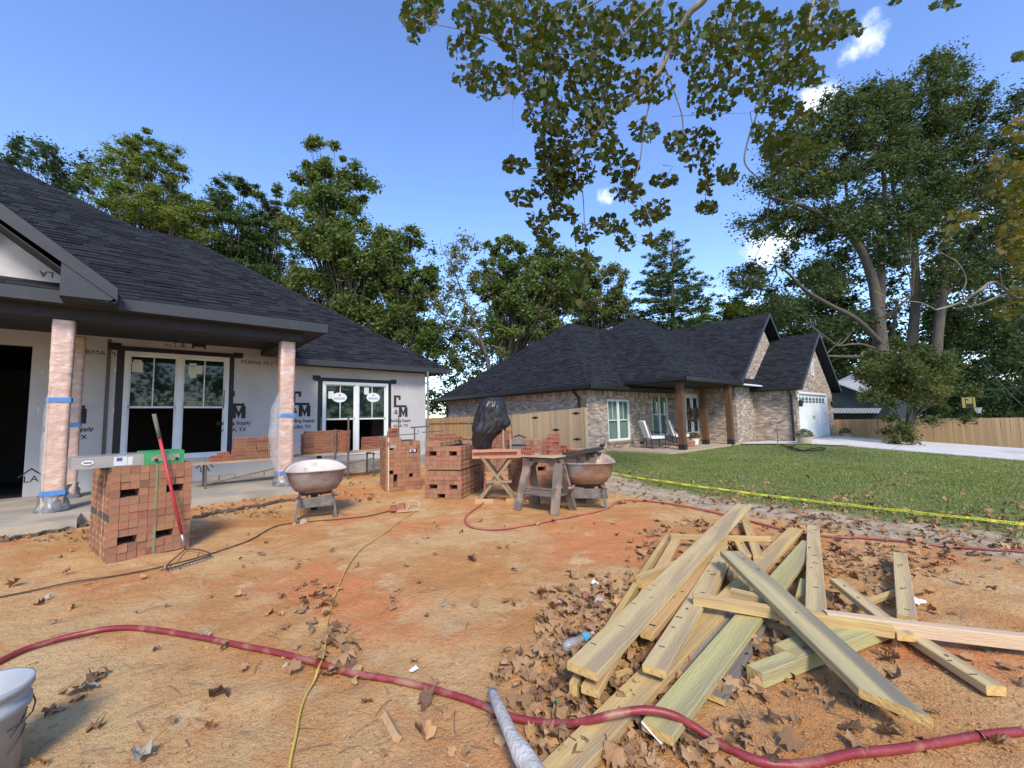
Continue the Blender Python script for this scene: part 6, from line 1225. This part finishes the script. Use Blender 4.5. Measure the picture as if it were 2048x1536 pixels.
T0 = hc+hv*.17; bd = MB(); MH = Matrix.Translation((T0.x, T0.y, .778))@Matrix.Rotation(hz, 4, 'Z'); bd.box((-.30, -.10, 0), (.32, 1.42, .020), MH); tag(bd.build('plywood_board', M_PLY), 'plywood board with a dusty edge lying across the two sawhorses', 'board')
bk_ = lambda x, y: MH@Vector((x, y, .0205))
pile('tall stack of bright red cored bricks at the front of the plywood board', bk_(-.02, .0), hz, [[(0, 0, 1), (.52, 0, 1)], [(0, 0, 1), (.52, 0, 1)], [(0, 0, 1), (.52, 0, 1)], [(0, 0, 1), (.52, 0, 1)], [(.52, 0, 1)]], LB, dz=.063, wobble=.01)
pile('two red bricks, one standing on the other, at the front left of the plywood board', bk_(-.30, -.08), hz, [[(0, 0)], [(.05, .1)]], LB, dz=.061)
pile('low heap of red bricks behind the tall stack on the plywood board', bk_(-.12, .45), hz, [[(-.5, 0), (.5, .2), (0, 1.2), (1.2, .4)], [(-.2, 0), (.6, .3)]], LB, wobble=.05)
tr = thing('trowel_bar', 'dark level rail lying at the right rear of the plywood board', 'rail', bk_(.34, .5)); MB().box((.26, .2, .02), (.38, 1.3, .06), MH).build('bar', M_DSTEEL, tr)
# ================================================================ bucket, bottle and small things in front
M_BKT = mat('milky_bucket', (.34, .37, .41), (.28, .31, .34), 3, .5, .2, 20, c3=(.24, .24, .24), s3=4, t3=.66)
bx = GT(-2, 1560); bc = Vector((-.43, 2.02, 0)); bc = W(0, 1475, 2.0); 
bb0 = G(34, 1376, .345)-Vector((CR.x, CR.y, 0)).normalized()*.142; t = thing('plastic_bucket', 'milky plastic bucket cut off by the left edge of the picture', 'bucket', (bb0.x, bb0.y, 0)); MB().lathe([(.0, .004), (.115, 0), (.128, .24), (.140, .245), (.140, .275), (.132, .28), (.134, .315), (.145, .32), (.145, .345), (.138, .345), (.130, .34), (.118, .03), (0, .03)], (bb0.x, bb0.y, 0), 32).build('body', M_BKT, t, smooth=True)
hb = [Vector((bb0.x, bb0.y, .262))+Vector((math.cos(a)*.148, math.sin(a)*.148, -.10*math.sin((a+.3)*1.0) if False else -.06*abs(math.sin(a*1.0-.8)))) for a in [-.9+k*.35 for k in range(9)]]; MB().tube(hb, .0028, 5).build('wire_handle', M_DSTEEL, t); 
gr = MB()
for k, zz in enumerate((.10, .16)):
    a = -.75+k*.05; gr.tube([Vector((bb0.x, bb0.y, zz))+Vector((math.cos(a+j*.22)*.1275, math.sin(a+j*.22)*.1275, j*.022))*1.0 for j in range(4)], .0025, 4)
gr.build('scuff_mark', M_DSTEEL, t)
# clear crushed bottle
M_PET = mat('clear_plastic', (.45, .48, .52), (.60, .64, .68), 20, .08, .7, 30, alpha=.42, spec=1.0); M_CYAN = mat('cyan_label', (.03, .35, .60), (.15, .5, .7), 9, .4)
ba, bb_ = GT(1128, 1295, .03), GT(1183, 1268, .03); u_ = (bb_-ba); t = thing('water_bottle', 'clear crushed water bottle with a cyan label among the dry leaves', 'bottle', ba); MB().tube([ba, ba+u_*.1, ba+u_*.35, ba+u_*.5, ba+u_*.7, ba+u_*.88, ba+u_*.98], [.020, .031, .030, .024, .030, .014, .012], 12).build('bottle_body', M_PET, t, smooth=True); MB().tube([ba+u_*.62, ba+u_*.80], [.0315, .0285], 12, False).build('label', M_CYAN, t, smooth=True); MB().tube([ba+u_*.97, ba+u_*1.06], .0135, 10).build('cap', mat('bottle_cap', (.5, .4, .55)), t)
def scrap(lab, px, py, sx_, sy_, m, rz=0, dz=.012, cat='scrap', name='scrap', tilt=8, th=.0015):
    p = GT(px, py, dz); M_ = Matrix.Translation(p)@Matrix.Rotation(rz, 4, 'Z')@Matrix.Rotation(R(tilt), 4, 'X'); b = MB(); vs = []
    for i in range(5):
        for j in range(5): x, y = sx_*(i/4-.5), sy_*(j/4-.5); vs.append(M_@Vector((x, y, .12*sx_*noise.noise(Vector((x*30+px, y*30, 0))))))
    fs = [(i*5+j, (i+1)*5+j, (i+1)*5+j+1, i*5+j+1) for i in range(4) for j in range(4)]; b.add(vs, fs); b.add([v-Vector((0, 0, th)) for v in vs], [f[::-1] for f in fs]); return tag(b.build(name, m), lab, cat)
M_PAPER = mat('white_paper', (.72, .72, .76)); scrap('white folded paper on the clay right of the upright board', 1835, 1201, .10, .06, M_PAPER, R(-20), .015, 'paper', 'paper', 15)
scrap('small torn white price tag stapled at the end of the green board', 1306, 1462, .035, .10, M_PAPER, R(10), .05, 'tag', 'paper_tag', 30); scrap('crumpled clear plastic beside the hose between two boards', 1247, 1447, .07, .05, M_PET, 0, .02, 'plastic scrap', 'plastic_scrap'); scrap('crumpled white paper above the pile of chips', 1190, 1165, .08, .05, M_PAPER, .4, .02, 'paper', 'crumpled_paper', 20)
scrap('flat white chip of mortar near the middle front of the clay', 828, 1338, .05, .025, M_PAPER, .3, .006, 'chip', 'mortar_chip'); scrap('small blue paper scrap near the yellow cord', 886, 1210, .03, .02, mat('blue_paper', (.2, .3, .4)), .3, .008)
ws = thing('wood_offcut', 'short striped wood offcut with a green end lying on the clay', 'offcut', GT(784, 1455)); q = GT(770, 1430, .014); q2 = GT(796, 1478, .014); MB().tube([q, q2], [.020, .020], 4).build('block', M_2BY, ws)
def brickbit(lab, px, py, rz, dz=0, s=(.19, .09, .057), m=None, tilt=0):
    p = GT(px, py, dz); t = thing('loose_brick', lab, 'brick', p, rz); o = link('body', (LB if m is None else m), t); o.matrix_basis = Matrix.Rotation(R(tilt), 4, 'X')@Matrix.Diagonal((s[0]/.196, s[1]/.092, s[2]/.06, 1)); return t
sc1 = thing('scrap_board', 'pale scrap board under the two loose bricks beside the cord ends', 'board', GT(812, 1020)); q = GT(795, 1021, .012); MB().box((-.02, -.1, -.010), (.42, .06, .008), Matrix.Translation(q)@Matrix.Rotation(R(-25), 4, 'Z')).build('board', M_2BY, sc1)
brickbit('left of two loose bricks on the scrap board beside the cord ends', 793, 1022, R(62), .022); brickbit('right of two loose bricks on the scrap board beside the cord ends', 808, 1018, R(58), .022)
wt = MB().tube(spline([GT(815, 1018, .05), GT(822, 1002, .09), GT(836, 1003, .09), GT(838, 1015, .03), GT(826, 1022, .02)], 6), .006, 5).build('white_cord', mat('white_cord', (.6, .5, .42))); tag(wt, 'white cord loop with a plug lying over the loose bricks', 'cord')
# wooden tool handle at the bottom
M_GREYW = mat('limed_wood', (.44, .43, .40), (.31, .30, .285), 5, .85, .6, 30, stretch=(2, 2, 2), c3=(.56, .55, .52), s3=4, t3=.55)
a, m1_, b_ = G(984, 1384, .13), G(1026, 1478, .12), G(1085, 1575, .11); t = thing('tool_handle', 'grey limed wooden handle that widens downwards at the bottom edge', 'handle', a); k_ = (m1_-a); MB().tube([a-k_*.02, a, a+k_*.5, m1_, m1_+(b_-m1_)*.3, b_, b_+(b_-m1_)], [.012, .022, .025, .027, .038, .042, .045], 14).build('shaft', M_GREYW, t, smooth=True)
# broken bits between the open clay and the lumber
M_MORTC = mat('mortar_lump', (.50, .44, .37), (.38, .33, .28), 20, .95, .5, 60)
def shard(lab, px, py, s, m, seed):
    rs = random.Random(seed); p = GT(px, py); t = thing('rubble_piece', lab, 'rubble', p); vs = []
    for z in (0, 1):
        for k in range(6): a = k*1.047+rs.uniform(-.3, .3); r_ = s*rs.uniform(.35, .6)*(1-.25*z); vs.append((r_*math.cos(a), r_*math.sin(a), z*s*rs.uniform(.3, .6)-.004))
    MB().add(vs, [(5, 4, 3, 2, 1, 0), (6, 7, 8, 9, 10, 11)]+[(k, (k+1) % 6, 6+(k+1) % 6, 6+k) for k in range(6)]).build('piece', m, t, world=False)
for i, (px, py, s, m, lab) in enumerate(((1172, 1192, .07, M_RB2, 'broken red brick piece above the flat grey one, left of the lumber'), (1200, 1203, .10, M_MORTC, 'flat pale grey rubble piece beside the wide pale plank'), (1118, 1206, .05, M_MORTC, 'small rounded mortar lump at the left edge of the leaf litter'), (1102, 1232, .06, M_MORTC, 'pale mortar lump among leaves, left of the water bottle'), (1150, 1215, .05, M_RB2, 'small red brick crumb between two mortar lumps'), (572, 1330, .035, M_MORTC, 'small pale stone near the maroon hose at centre left'), (95, 1196, .06, M_MORTC, 'grey mortar lump on the clay near the left edge'), (588, 1049, .06, M_2BY, 'pale wood block lying beside the black cord'), (606, 1046, .09, M_MORTC, 'crumpled grey lump beside the wood block and the black cord'))): shard(lab, px, py, s, m, i)
# ================================================================ hoses, cords and tape
def line(lab, name, cat, pts, r_, m, dz=None, n=6, k=8, closed=False):
    P = [GT(p[0], p[1], (p[2] if len(p) > 2 else 0)+r_) for p in pts]; return tag(MB().tube(spline(P, n), r_, k).build(name, m, smooth=True), lab, cat)
M_HOSE = mat('maroon_hose', (.20, .018, .026), (.25, .040, .042), 5, .45, .2, 30, spec=.5, c3=(.33, .16, .11), s3=6, t3=.60); M_HOSE2 = mat('dusty_red_hose', (.42, .15, .10), (.36, .11, .08), 5, .7, .2, 30)
line('thick maroon hose snaking across the whole foreground and over the boards', 'thick_hose', 'hose', [(-60, 1350), (0, 1322), (60, 1295), (150, 1270), (230, 1256), (300, 1258), (400, 1274), (480, 1290), (560, 1306), (620, 1322), (660, 1333), (700, 1345), (800, 1362), (880, 1382), (960, 1408), (1010, 1430), (1080, 1445), (1140, 1447, .02), (1190, 1438, .06), (1230, 1428, .085), (1290, 1420, .095), (1345, 1430, .085), (1390, 1455, .04), (1440, 1488), (1500, 1516), (1560, 1529), (1630, 1526), (1700, 1508), (1800, 1498), (1900, 1482), (1970, 1470), (2044, 1463)], .0165, M_HOSE, k=10)
line('dusty red hose dropping from the covered saw and looping to the rusty wheelbarrow', 'water_hose', 'hose', [(966, 925, .62), (969, 960, .30), (969, 985, .10), (966, 1005), (950, 1018), (934, 1030), (931, 1042), (942, 1053), (975, 1058), (1030, 1054), (1100, 1041), (1150, 1031), (1195, 1022), (1222, 1012), (1238, 1002), (1258, 1000), (1320, 1004), (1400, 1018), (1450, 1030), (1520, 1047), (1570, 1060)], .0135, M_HOSE2)
line('thin maroon hose running along the sand strip to the right edge', 'water_hose', 'hose', [(1560, 1062), (1640, 1072), (1720, 1076), (1800, 1082), (1900, 1093), (2060, 1104), (2260, 1120), (2600, 1150)], .011, M_HOSE)
line('yellow cord running from the loose bricks down to the bottom edge', 'yellow_cord', 'cord', [(575, 1560), (583, 1510), (592, 1470), (600, 1425), (612, 1390), (628, 1362), (636, 1338, .03), (645, 1318, .02), (651, 1290), (654, 1250), (665, 1205), (676, 1175), (684, 1155), (700, 1125), (722, 1098), (745, 1082), (775, 1062), (800, 1042), (822, 1028), (836, 1018)], .0062, mat('yellow_jacket', (.58, .42, .07), (.50, .33, .10), 3, .5), k=6)
line('black cord running from the left edge past the rake to the loose bricks', 'black_cord', 'cord', [(-20, 1198), (60, 1182), (150, 1163), (240, 1150), (330, 1132), (400, 1114), (450, 1098), (500, 1080), (535, 1060), (560, 1050), (620, 1043), (680, 1038), (740, 1031), (790, 1019), (806, 1016)], .007, mat('black_rubber', (.05, .035, .03), (.10, .06, .045), 6, .7), k=6)
line('thin white string stretched from the boards into the leaves', 'string', 'string', [(1598, 1060, .06), (1660, 1080, .03), (1720, 1098, .02), (1790, 1120), (1860, 1148), (1920, 1162)], .0025, mat('white_string', (.62, .5, .42)), k=4)
line('dark thin strap lying under the pinkish board at the right edge', 'dark_strap', 'strap', [(1940, 1283), (1990, 1288), (2070, 1291), (2200, 1300)], .018, M_GUT, k=5)
# caution tape along the edge of the lawn
M_TAPE = mat('yellow_tape', (.58, .60, .03), (.52, .52, .04), 5, .35, spec=.5); TP = [(1218, 945), (1290, 957), (1380, 970), (1500, 986), (1620, 1001), (1700, 1010), (1800, 1021), (1900, 1032), (2060, 1049), (2260, 1072), (2600, 1115)]
P = spline([GT(x, y, .05) for x, y in TP], 6); vs = []
for i, p in enumerate(P):
    d_ = (P[min(i+1, len(P)-1)]-P[max(i-1, 0)]).normalized(); s_ = Vector((-d_.y, d_.x, 0)); tw = .22*math.sin(i*.7)+.85; q = s_*math.cos(tw)*.017+Vector((0, 0, 1))*math.sin(tw)*.017; p.z += .004*math.sin(i*.9); vs += [p-q, p+q]
o = MB().add(vs, [(2*i, 2*i+2, 2*i+3, 2*i+1) for i in range(len(P)-1)]).build('caution_tape', M_TAPE, smooth=True); tag(o, 'yellow caution tape with black lettering strung low along the lawn edge', 'tape')
ctm = text_mesh('CAUTION', .031, M_INK, cond=1.25)
for i in range(2, len(P)-2, 2):
    p = (P[i]+P[i+1])/2; d_ = (P[i+1]-P[i]).normalized(); a_ = (Vector(vs[2*i+1])-Vector(vs[2*i])).normalized(); nn_ = d_.cross(a_).normalized()
    if nn_.dot(Vector((0, 0, EYE))-p) < 0: nn_ = -nn_
    X_ = -d_ if d_.dot(CR) > 0 else d_; Y_ = nn_.cross(X_); p = p+nn_*.003
    link('printed_text', ctm, o, True, Matrix(((X_.x, Y_.x, nn_.x, p.x), (X_.y, Y_.y, nn_.y, p.y), (X_.z, Y_.z, nn_.z, p.z), (0, 0, 0, 1))))
# ================================================================ the heap of lumber
def wood(n, c1, c2, c3=None, s=2.2, t3=.55): return mat(n, c1, c2, s, .78, .35, 22, stretch=(.45, 7, 7), c3=c3, s3=1.1, t3=t3, spec=.25)
WY = wood('yellow_pine', (.60, .44, .19), (.46, .31, .12), (.40, .29, .15)); WO = wood('orange_pine', (.62, .42, .20), (.46, .29, .13)); WP = wood('pale_pine', (.58, .46, .24), (.46, .34, .165), (.38, .29, .17)); WG = wood('green_treated_pine', (.49, .44, .20), (.37, .34, .14), (.34, .30, .16), s=1.6); WGR = wood('grey_weathered_board', (.24, .21, .17), (.34, .29, .20), (.17, .16, .14)); WBG = wood('weathered_treated_board', (.54, .45, .22), (.25, .22, .15), (.20, .18, .13), 1.3, .56); WPK = wood('pinkish_pine', (.58, .40, .27), (.54, .44, .29)); M_KNOT = mat('knot_wood', (.20, .11, .05), (.13, .07, .035), 40, .8); M_ENDG = mat('end_grain', (.66, .46, .18), (.52, .34, .12), 30, .85, .4, 60); M_STAPLE = mat('staple', (.06, .055, .05), metal=.4)
def board(lab, a, za, b_, zb, w_, th, m, edge=False, cut=0, marks=0, roll=0, knot=None):
    """lumber from pixel a (height za) to pixel b; w_ wide on top, th thick; top face centre follows the two points"""
    A, B = G(a[0], a[1], za), G(b_[0], b_[1], zb); u = (B-A).normalized(); side = Vector((-u.y, u.x, 0)).normalized(); up = u.cross(side).normalized(); 
    if up.z < 0: up = -up; 
    side = up.cross(u); rl = Matrix.Rotation(roll, 3, u); side, up = rl@side, rl@up; L = (B-A).length; t = thing('lumber_board', lab, 'board', A, 0, None); e = .004; prof = [(-w_/2+e, 0), (w_/2-e, 0), (w_/2, -e), (w_/2, -th+e), (w_/2-e, -th), (-w_/2+e, -th), (-w_/2, -th+e), (-w_/2, -e)]
    ns = 7; b = MB(); vs = []; bow = random.gauss(0, .003)*L
    for i in range(ns):
        x = L*i/(ns-1); dz_ = bow*math.sin(math.pi*i/(ns-1))
        for (s_, z_) in prof:
            cx = cut*(s_/w_) if i == 0 else 0; vs.append(Vector((x+cx, s_, z_+dz_)))
    fs = [(i*8+j, i*8+(j+1) % 8, (i+1)*8+(j+1) % 8, (i+1)*8+j) for i in range(ns-1) for j in range(8)]+[tuple(range((ns-1)*8, ns*8))]; b.add(vs, fs); ec = MB(); ec.add(vs[:8], [tuple(range(7, -1, -1))])
    Mx = Matrix(((u.x, side.x, up.x, A.x), (u.y, side.y, up.y, A.y), (u.z, side.z, up.z, A.z), (0, 0, 0, 1))); o = link('plank', b.mesh('plank', m), t); o.matrix_basis = Matrix.Translation(-A)@Mx; o = link('cut_end', ec.mesh('cut_end', M_ENDG), t); o.matrix_basis = Matrix.Translation(-A)@Mx
    for _k in range(2+(L > 1.5)):
        if w_ < .08: break
        kb = MB(); kx, ky, kr = random.uniform(.08, .92)*L, random.uniform(-.32, .32)*w_, random.uniform(.005, .011); kb.v = [(kx+kr*1.7*math.cos(a_), ky+kr*math.sin(a_), .0009) for a_ in [i*math.pi/6 for i in range(12)]]; kb.f = [tuple(range(12))]; kb.t = [0]; o2 = link('knot', kb.mesh('knot', M_KNOT), t); o2.matrix_basis = Matrix.Translation(-A)@Mx
    if marks:
        mk = MB()
        for k in range(marks): x = random.uniform(.05, .95)*L; y = random.uniform(-.3, .3)*w_; mk.box((x, y, .0006), (x+.003, y+random.uniform(.015, .04), .0035)); 
        o2 = link('staple', mk.mesh('staple', M_STAPLE), t); o2.matrix_basis = Matrix.Translation(-A)@Mx
    if knot:
        kb = MB(); kb.v = [(knot[0]*L+.014*math.cos(a_), knot[1]*w_+.011*math.sin(a_), .0012) for a_ in [i*math.pi/6 for i in range(12)]]; kb.f = [tuple(range(12))]; kb.t = [0]; o2 = link('knot', kb.mesh('knot', M_GUT), t); o2.matrix_basis = Matrix.Translation(-A)@Mx
    return t
board('wide pale plank on top of the left side of the heap, longest and highest', (1164, 1334), .175, (1487, 1009), .235, .165, .040, WP, marks=9)
board('yellow stud whose square end shows left below the wide pale plank', (1146, 1364), .09, (1335, 1068), .10, .040, .089, WY); board('orange end stud tucked under the near end of the wide pale plank', (1180, 1374), .095, (1352, 1078), .10, .089, .040, WO, marks=2)
board('short brace stud crossing under the wide pale plank at its left', (1276, 1152), .16, (1450, 1080), .14, .045, .085, WY); board('thin level stick across the far end of the heap', (1341, 1068), .13, (1540, 1073), .13, .040, .05, WY)
board('short stud stub standing out beyond the far end of the wide plank', (1517, 1112), .09, (1490, 1038), .06, .085, .038, WY); board('shorter stud stub left of the other stub at the far end', (1492, 1108), .09, (1474, 1076), .08, .085, .038, WY)
board('brown stained stud right beside the wide pale plank', (1293, 1264), .12, (1425, 1112), .12, .075, .040, WO, marks=4); board('stud with dark staples whose end rests on the long low plank', (1308, 1334), .135, (1447, 1105), .135, .115, .040, WP, marks=7); board('narrow yellow stud between the stapled stud and the big diagonal plank', (1418, 1190), .10, (1452, 1120), .10, .06, .04, WY, marks=3)
board('long low plank running off the bottom edge of the picture', (1095, 1560), .050, (1592, 1056), .085, .135, .040, WY, marks=8, knot=(.27, .1)); board('green treated board with a dark knot, right of the long low plank', (1313, 1456), .075, (1620, 1083), .12, .135, .040, WG, knot=(.25, .1))
board('grey weathered board lying on the ground under the green board', (1420, 1388), .030, (1535, 1200), .04, .135, .028, WGR); board('dark grey board mostly hidden left of the green board', (1357, 1352), .035, (1500, 1170), .04, .10, .03, WGR)
board('short offcut leaning near the top of the heap between the studs', (1460, 1150), .08, (1470, 1115), .10, .045, .04, WO)
board('narrow pale stud lying under the big diagonal plank', (1386, 1186), .20, (1785, 1250), .13, .045, .070, WY, cut=0); board('short yellow piece behind the narrow pale stud', (1462, 1177), .18, (1550, 1198), .17, .05, .06, WY)
board('upright lying board with black tick marks, left of the bare clay', (1632, 1222), .15, (1626, 1050), .12, .110, .040, WP, marks=6); board('small block beside the board with black tick marks', (1603, 1192), .10, (1611, 1158), .10, .07, .07, WG)
board('yellow stud crossing over the right side with a fresh cut end', (1812, 1268), .10, (1672, 1157), .12, .085, .040, WP); board('thin stick half under the crossing stud at the right', (1695, 1215), .05, (1797, 1177), .05, .035, .035, WY)
board('board pointing away from the camera beside the white paper', (1814, 1232), .09, (1799, 1105), .10, .095, .040, WP, marks=4); board('long pinkish stud running off the right edge', (1650, 1222), .16, (2075, 1272), .11, .060, .075, WPK)
board('low stud whose cut end lies at the lower right of the heap', (1992, 1372), .055, (1780, 1238), .07, .085, .045, WP, marks=3)
board('green square post end lying low in front of the heap', (1508, 1338), .085, (1790, 1236), .09, .085, .075, WG); board('stubby green block under the big diagonal plank', (1572, 1300), .095, (1700, 1240), .09, .135, .045, WG); board('thin stick under the heap left of the stubby green block', (1515, 1232), .05, (1600, 1268), .05, .045, .035, WO); board('small split stake among the leaves between two studs', (1215, 1352), .03, (1262, 1338), .03, .035, .02, WY)
board('big weathered diagonal plank with a fresh yellow cut end on the right side', (1788, 1405), .13, (1462, 1102), .27, .168, .042, WBG, cut=.16, marks=0)
for nm, a_, b2 in (('near', (1793, 1410), 0),): pass
# ================================================================ fallen leaves
M_DRY = mat('dry_leaf', (.25, .155, .095), (.36, .235, .145), 3, .85, .3, 60, tone=[(.5, .47, .46), (.8, .78, .75), (1, 1, 1), (1.2, 1.15, 1.0), (.7, .72, .75), (1.4, 1.35, 1.15)], island=False); M_DRYI = mat('dry_leaf_litter', (.27, .155, .080), (.38, .235, .125), 3, .85, .3, 60, tone=[(.5, .45, .42), (.8, .76, .70), (1, 1, 1), (1.2, 1.15, 1.0), (.7, .70, .70), (1.4, 1.35, 1.15)], island=True)
def dry_leaf(seed):
    v, f = syc_leaf(0, seed); rs = random.Random(seed); fold = rs.uniform(.5, 1.6); a = rs.random()*3; out = []
    for x, y, z in v:
        q = x*math.cos(a)+y*math.sin(a); out.append((x*(1-.35*fold*abs(q)), y*(1-.2*fold*abs(q)), fold*(q*q)*1.1+.20*math.sin(x*7+seed)*math.cos(y*6+seed)+.02))
    return np.array(out), f
DL = [dry_leaf(s) for s in range(8)]
def litter(name, lab, regs, size=(.06, .14), m=M_DRYI, hang=0, dz=0.0):
    Vs, Fs, off = [], [], 0
    for (x0, y0, x1, y1, n) in regs:
        for _ in range(n):
            px, py = (random.uniform(x0, x1) if not hang else random.gauss((x0+x1)/2, (x1-x0)/4)), random.uniform(y0, y1); p = GT(px, py, dz); k = random.randrange(8); s = random.uniform(*size)*(.78 if random.random() < .4 else .55); e = np.array(Matrix.Rotation(random.random()*6.28, 3, 'Z')@Matrix.Rotation(random.gauss(0, R(24)), 3, 'X')@Matrix.Rotation(random.gauss(0, R(20)), 3, 'Y')@Matrix.Rotation(math.pi if random.random() < .5 else 0, 3, 'X'))*s
            v = DL[k][0]@e.T; v[:, 2] -= v[:, 2].min()+.004; Vs.append(v+np.array(p)); Fs.append(np.array(DL[k][1])+off); off += len(v)
    tag(link(name, npmesh(name, np.vstack(Vs), np.vstack(Fs), m), None), lab, None, None, 'stuff')
litter('leaf_litter', 'dry brown sycamore leaves gathered thickly around the lumber heap', [(1080, 1180, 1290, 1300, 170), (1060, 1290, 1300, 1536, 260), (1180, 1330, 1330, 1536, 130), (1320, 1200, 1520, 1400, 120), (1250, 1080, 1480, 1260, 110), (1290, 1040, 1420, 1110, 60), (1440, 1060, 1640, 1160, 110), (1500, 1200, 1720, 1300, 60), (1640, 1110, 1800, 1200, 40), (1350, 1440, 1560, 1536, 36), (1560, 1290, 1800, 1420, 26), (980, 1300, 1120, 1450, 40), (1130, 1150, 1240, 1300, 90)], (.07, .15))
litter('leaf_litter', 'dry leaves caught along the yellow cord and the maroon hose crossing', [(590, 1165, 690, 1230, 19), (620, 1210, 700, 1330, 20), (560, 1250, 720, 1350, 12), (640, 1330, 720, 1365, 6)], (.09, .15))
litter('leaf_litter', 'brown leaves lying along the sand strip and the lawn edge', [(1230, 955, 1500, 1010, 105), (1400, 985, 1750, 1060, 204), (1600, 1020, 2048, 1100, 235), (1650, 1100, 1900, 1160, 93), (1200, 930, 1300, 970, 31), (1900, 1090, 2048, 1140, 24)], (.07, .15))
litter('leaf_litter', 'scattered leaves on the lawn', [(1200, 905, 2048, 960, 52), (1350, 940, 2048, 1020, 56), (1700, 920, 2048, 1040, 24)], (.08, .15))
litter('leaf_litter', 'sparse dry leaves scattered over the clay', [(0, 1080, 600, 1250, 23), (0, 1250, 700, 1536, 14), (400, 1040, 1100, 1200, 33), (700, 1200, 1080, 1400, 14), (700, 1400, 1080, 1536, 12), (1100, 1010, 1400, 1080, 16), (1750, 1130, 2048, 1250, 12), (1700, 1290, 2048, 1500, 16), (1450, 1380, 1800, 1500, 9), (700, 950, 1000, 1010, 12), (980, 940, 1200, 1010, 25)], (.07, .15))
litter('leaf_litter', 'brown leaves and bark drifted against the edge of the porch slab', [(0, 1055, 180, 1085, 70), (380, 1000, 560, 1035, 150), (560, 985, 760, 1005, 60), (400, 960, 560, 985, 16), (700, 940, 770, 975, 30)], (.05, .12))
M_TWIG = mat('twig', (.14, .09, .055), (.24, .17, .10), 9, .9)
b = MB()
for _ in range(150):
    x, y = random.uniform(0, 2048), random.uniform(1040, 1530); p = GT(x, y, .006); a = random.random()*3.14; L = random.uniform(.04, .16); q = Vector((math.cos(a)*L, math.sin(a)*L, 0)); b.tube([p, p+q*.5+Vector((0, 0, .008)), p+q+Vector((.01, 0, 0))], .0022, 4, False)
tag(b.build('twigs', M_TWIG), 'thin dry twigs scattered over the clay', None, None, 'stuff')
M_SOCK = mat('dark_bark_edge', (.06, .05, .042), (.12, .10, .08), 20, .95, .6, 50)
for (x0, y0, x1, y1), lab in (((0, 1083, 175, 1050), 'dark muddy filter roll in front of the slab, left of the nearest brick pack'), ((385, 1035, 590, 998), 'dark muddy filter roll in front of the slab, right of the nearest brick pack')):
    P = [GT(x0+(x1-x0)*k/12, y0+(y1-y0)*k/12+1.5*math.sin(k*1.7), .012) for k in range(13)]; tag(MB().tube(P, [.022+.010*abs(math.sin(k*2.3)) for k in range(13)], 7).build('filter_roll', M_SOCK), lab, 'filter roll')
# leaves that stand out one by one
def single(lab, px, py, s, m, rot, k=0, tilt=20):
    p = GT(px, py); t = thing('fallen_leaf', lab, 'leaf', p); v, f = DL[k]; o = link('blade', npmesh('blade', v, np.array(f), m), t); o.matrix_basis = Matrix.Translation((0, 0, .012))@Matrix.Rotation(rot, 4, 'Z')@Matrix.Rotation(R(tilt), 4, 'X')@Matrix.Scale(s, 4)
    st = MB().tube([(0, 0, .015), (math.cos(rot)*s*.5, math.sin(rot)*s*.5, .05), (math.cos(rot)*s*.85, math.sin(rot)*s*.85, .07)], .0018, 4).build('stalk', M_TWIG, t, world=False)
M_L1, M_L2, M_L3, M_L4 = mat('brown_leaf', (.19, .11, .07), (.13, .075, .045), 8, .8), mat('grey_leaf', (.36, .33, .27), (.28, .25, .20), 8, .8), mat('yellow_leaf', (.42, .32, .06), (.30, .16, .04), 8, .8), mat('green_leaf', (.16, .20, .10), (.10, .13, .07), 8, .8)
single('curled brown leaf with an upright stalk on the clay left of the maroon hose bend', 443, 1392, .13, M_L1, 1.9, 1, 30); single('pale grey leaf lying flat near the bottom left', 282, 1518, .10, M_L2, .3, 2, 5); single('dark folded leaf beside the pair near the bucket', 190, 1360, .10, M_L1, .8, 3); single('paler leaf under the dark folded one near the bucket', 178, 1378, .11, M_L2, 2.2, 4); single('yellow and brown leaf beside the long low plank', 1193, 1415, .09, M_L3, .5, 5); single('greenish leaf among the litter left of the long low plank', 1115, 1420, .09, M_L4, 1.2, 6); single('brown leaf pierced by its stalk below the maroon hose', 852, 1405, .12, M_L1, -1.4, 7, 35); single('rolled brown leaf lying over the maroon hose near the cord', 700, 1340, .11, M_L1, .2, 0, 40); single('grey blue leaf under the pinkish board at the right', 1962, 1296, .10, M_L4, .2, 1, 10); single('cupped brown leaf right of the big diagonal plank', 1780, 1322, .12, M_L1, 2.4, 3, 30); single('torn brown leaf below the green square post', 1572, 1350, .13, M_L1, 1.1, 4, 30)
single('small brown leaf in the middle of the open clay', 945, 1122, .12, M_L1, .7, 2, 20); single('grey leaf lying on the maroon hose at the left', 410, 1276, .07, M_L2, .2, 5, 30)
flush_bricks(300)
for o in list(bpy.data.objects):
    if o.type == 'MESH' and o.parent is None and 'kind' not in o and 'label' not in o: print('UNLABELLED', o.name)
    if 'label' in o and len(o['label'].split()) > 16: print('LONG', o['label'])

print('POLYS', sum(len(m.polygons) for m in bpy.data.meshes), sorted([(len(m.polygons), m.name) for m in bpy.data.meshes])[-12:], len(bpy.data.objects))
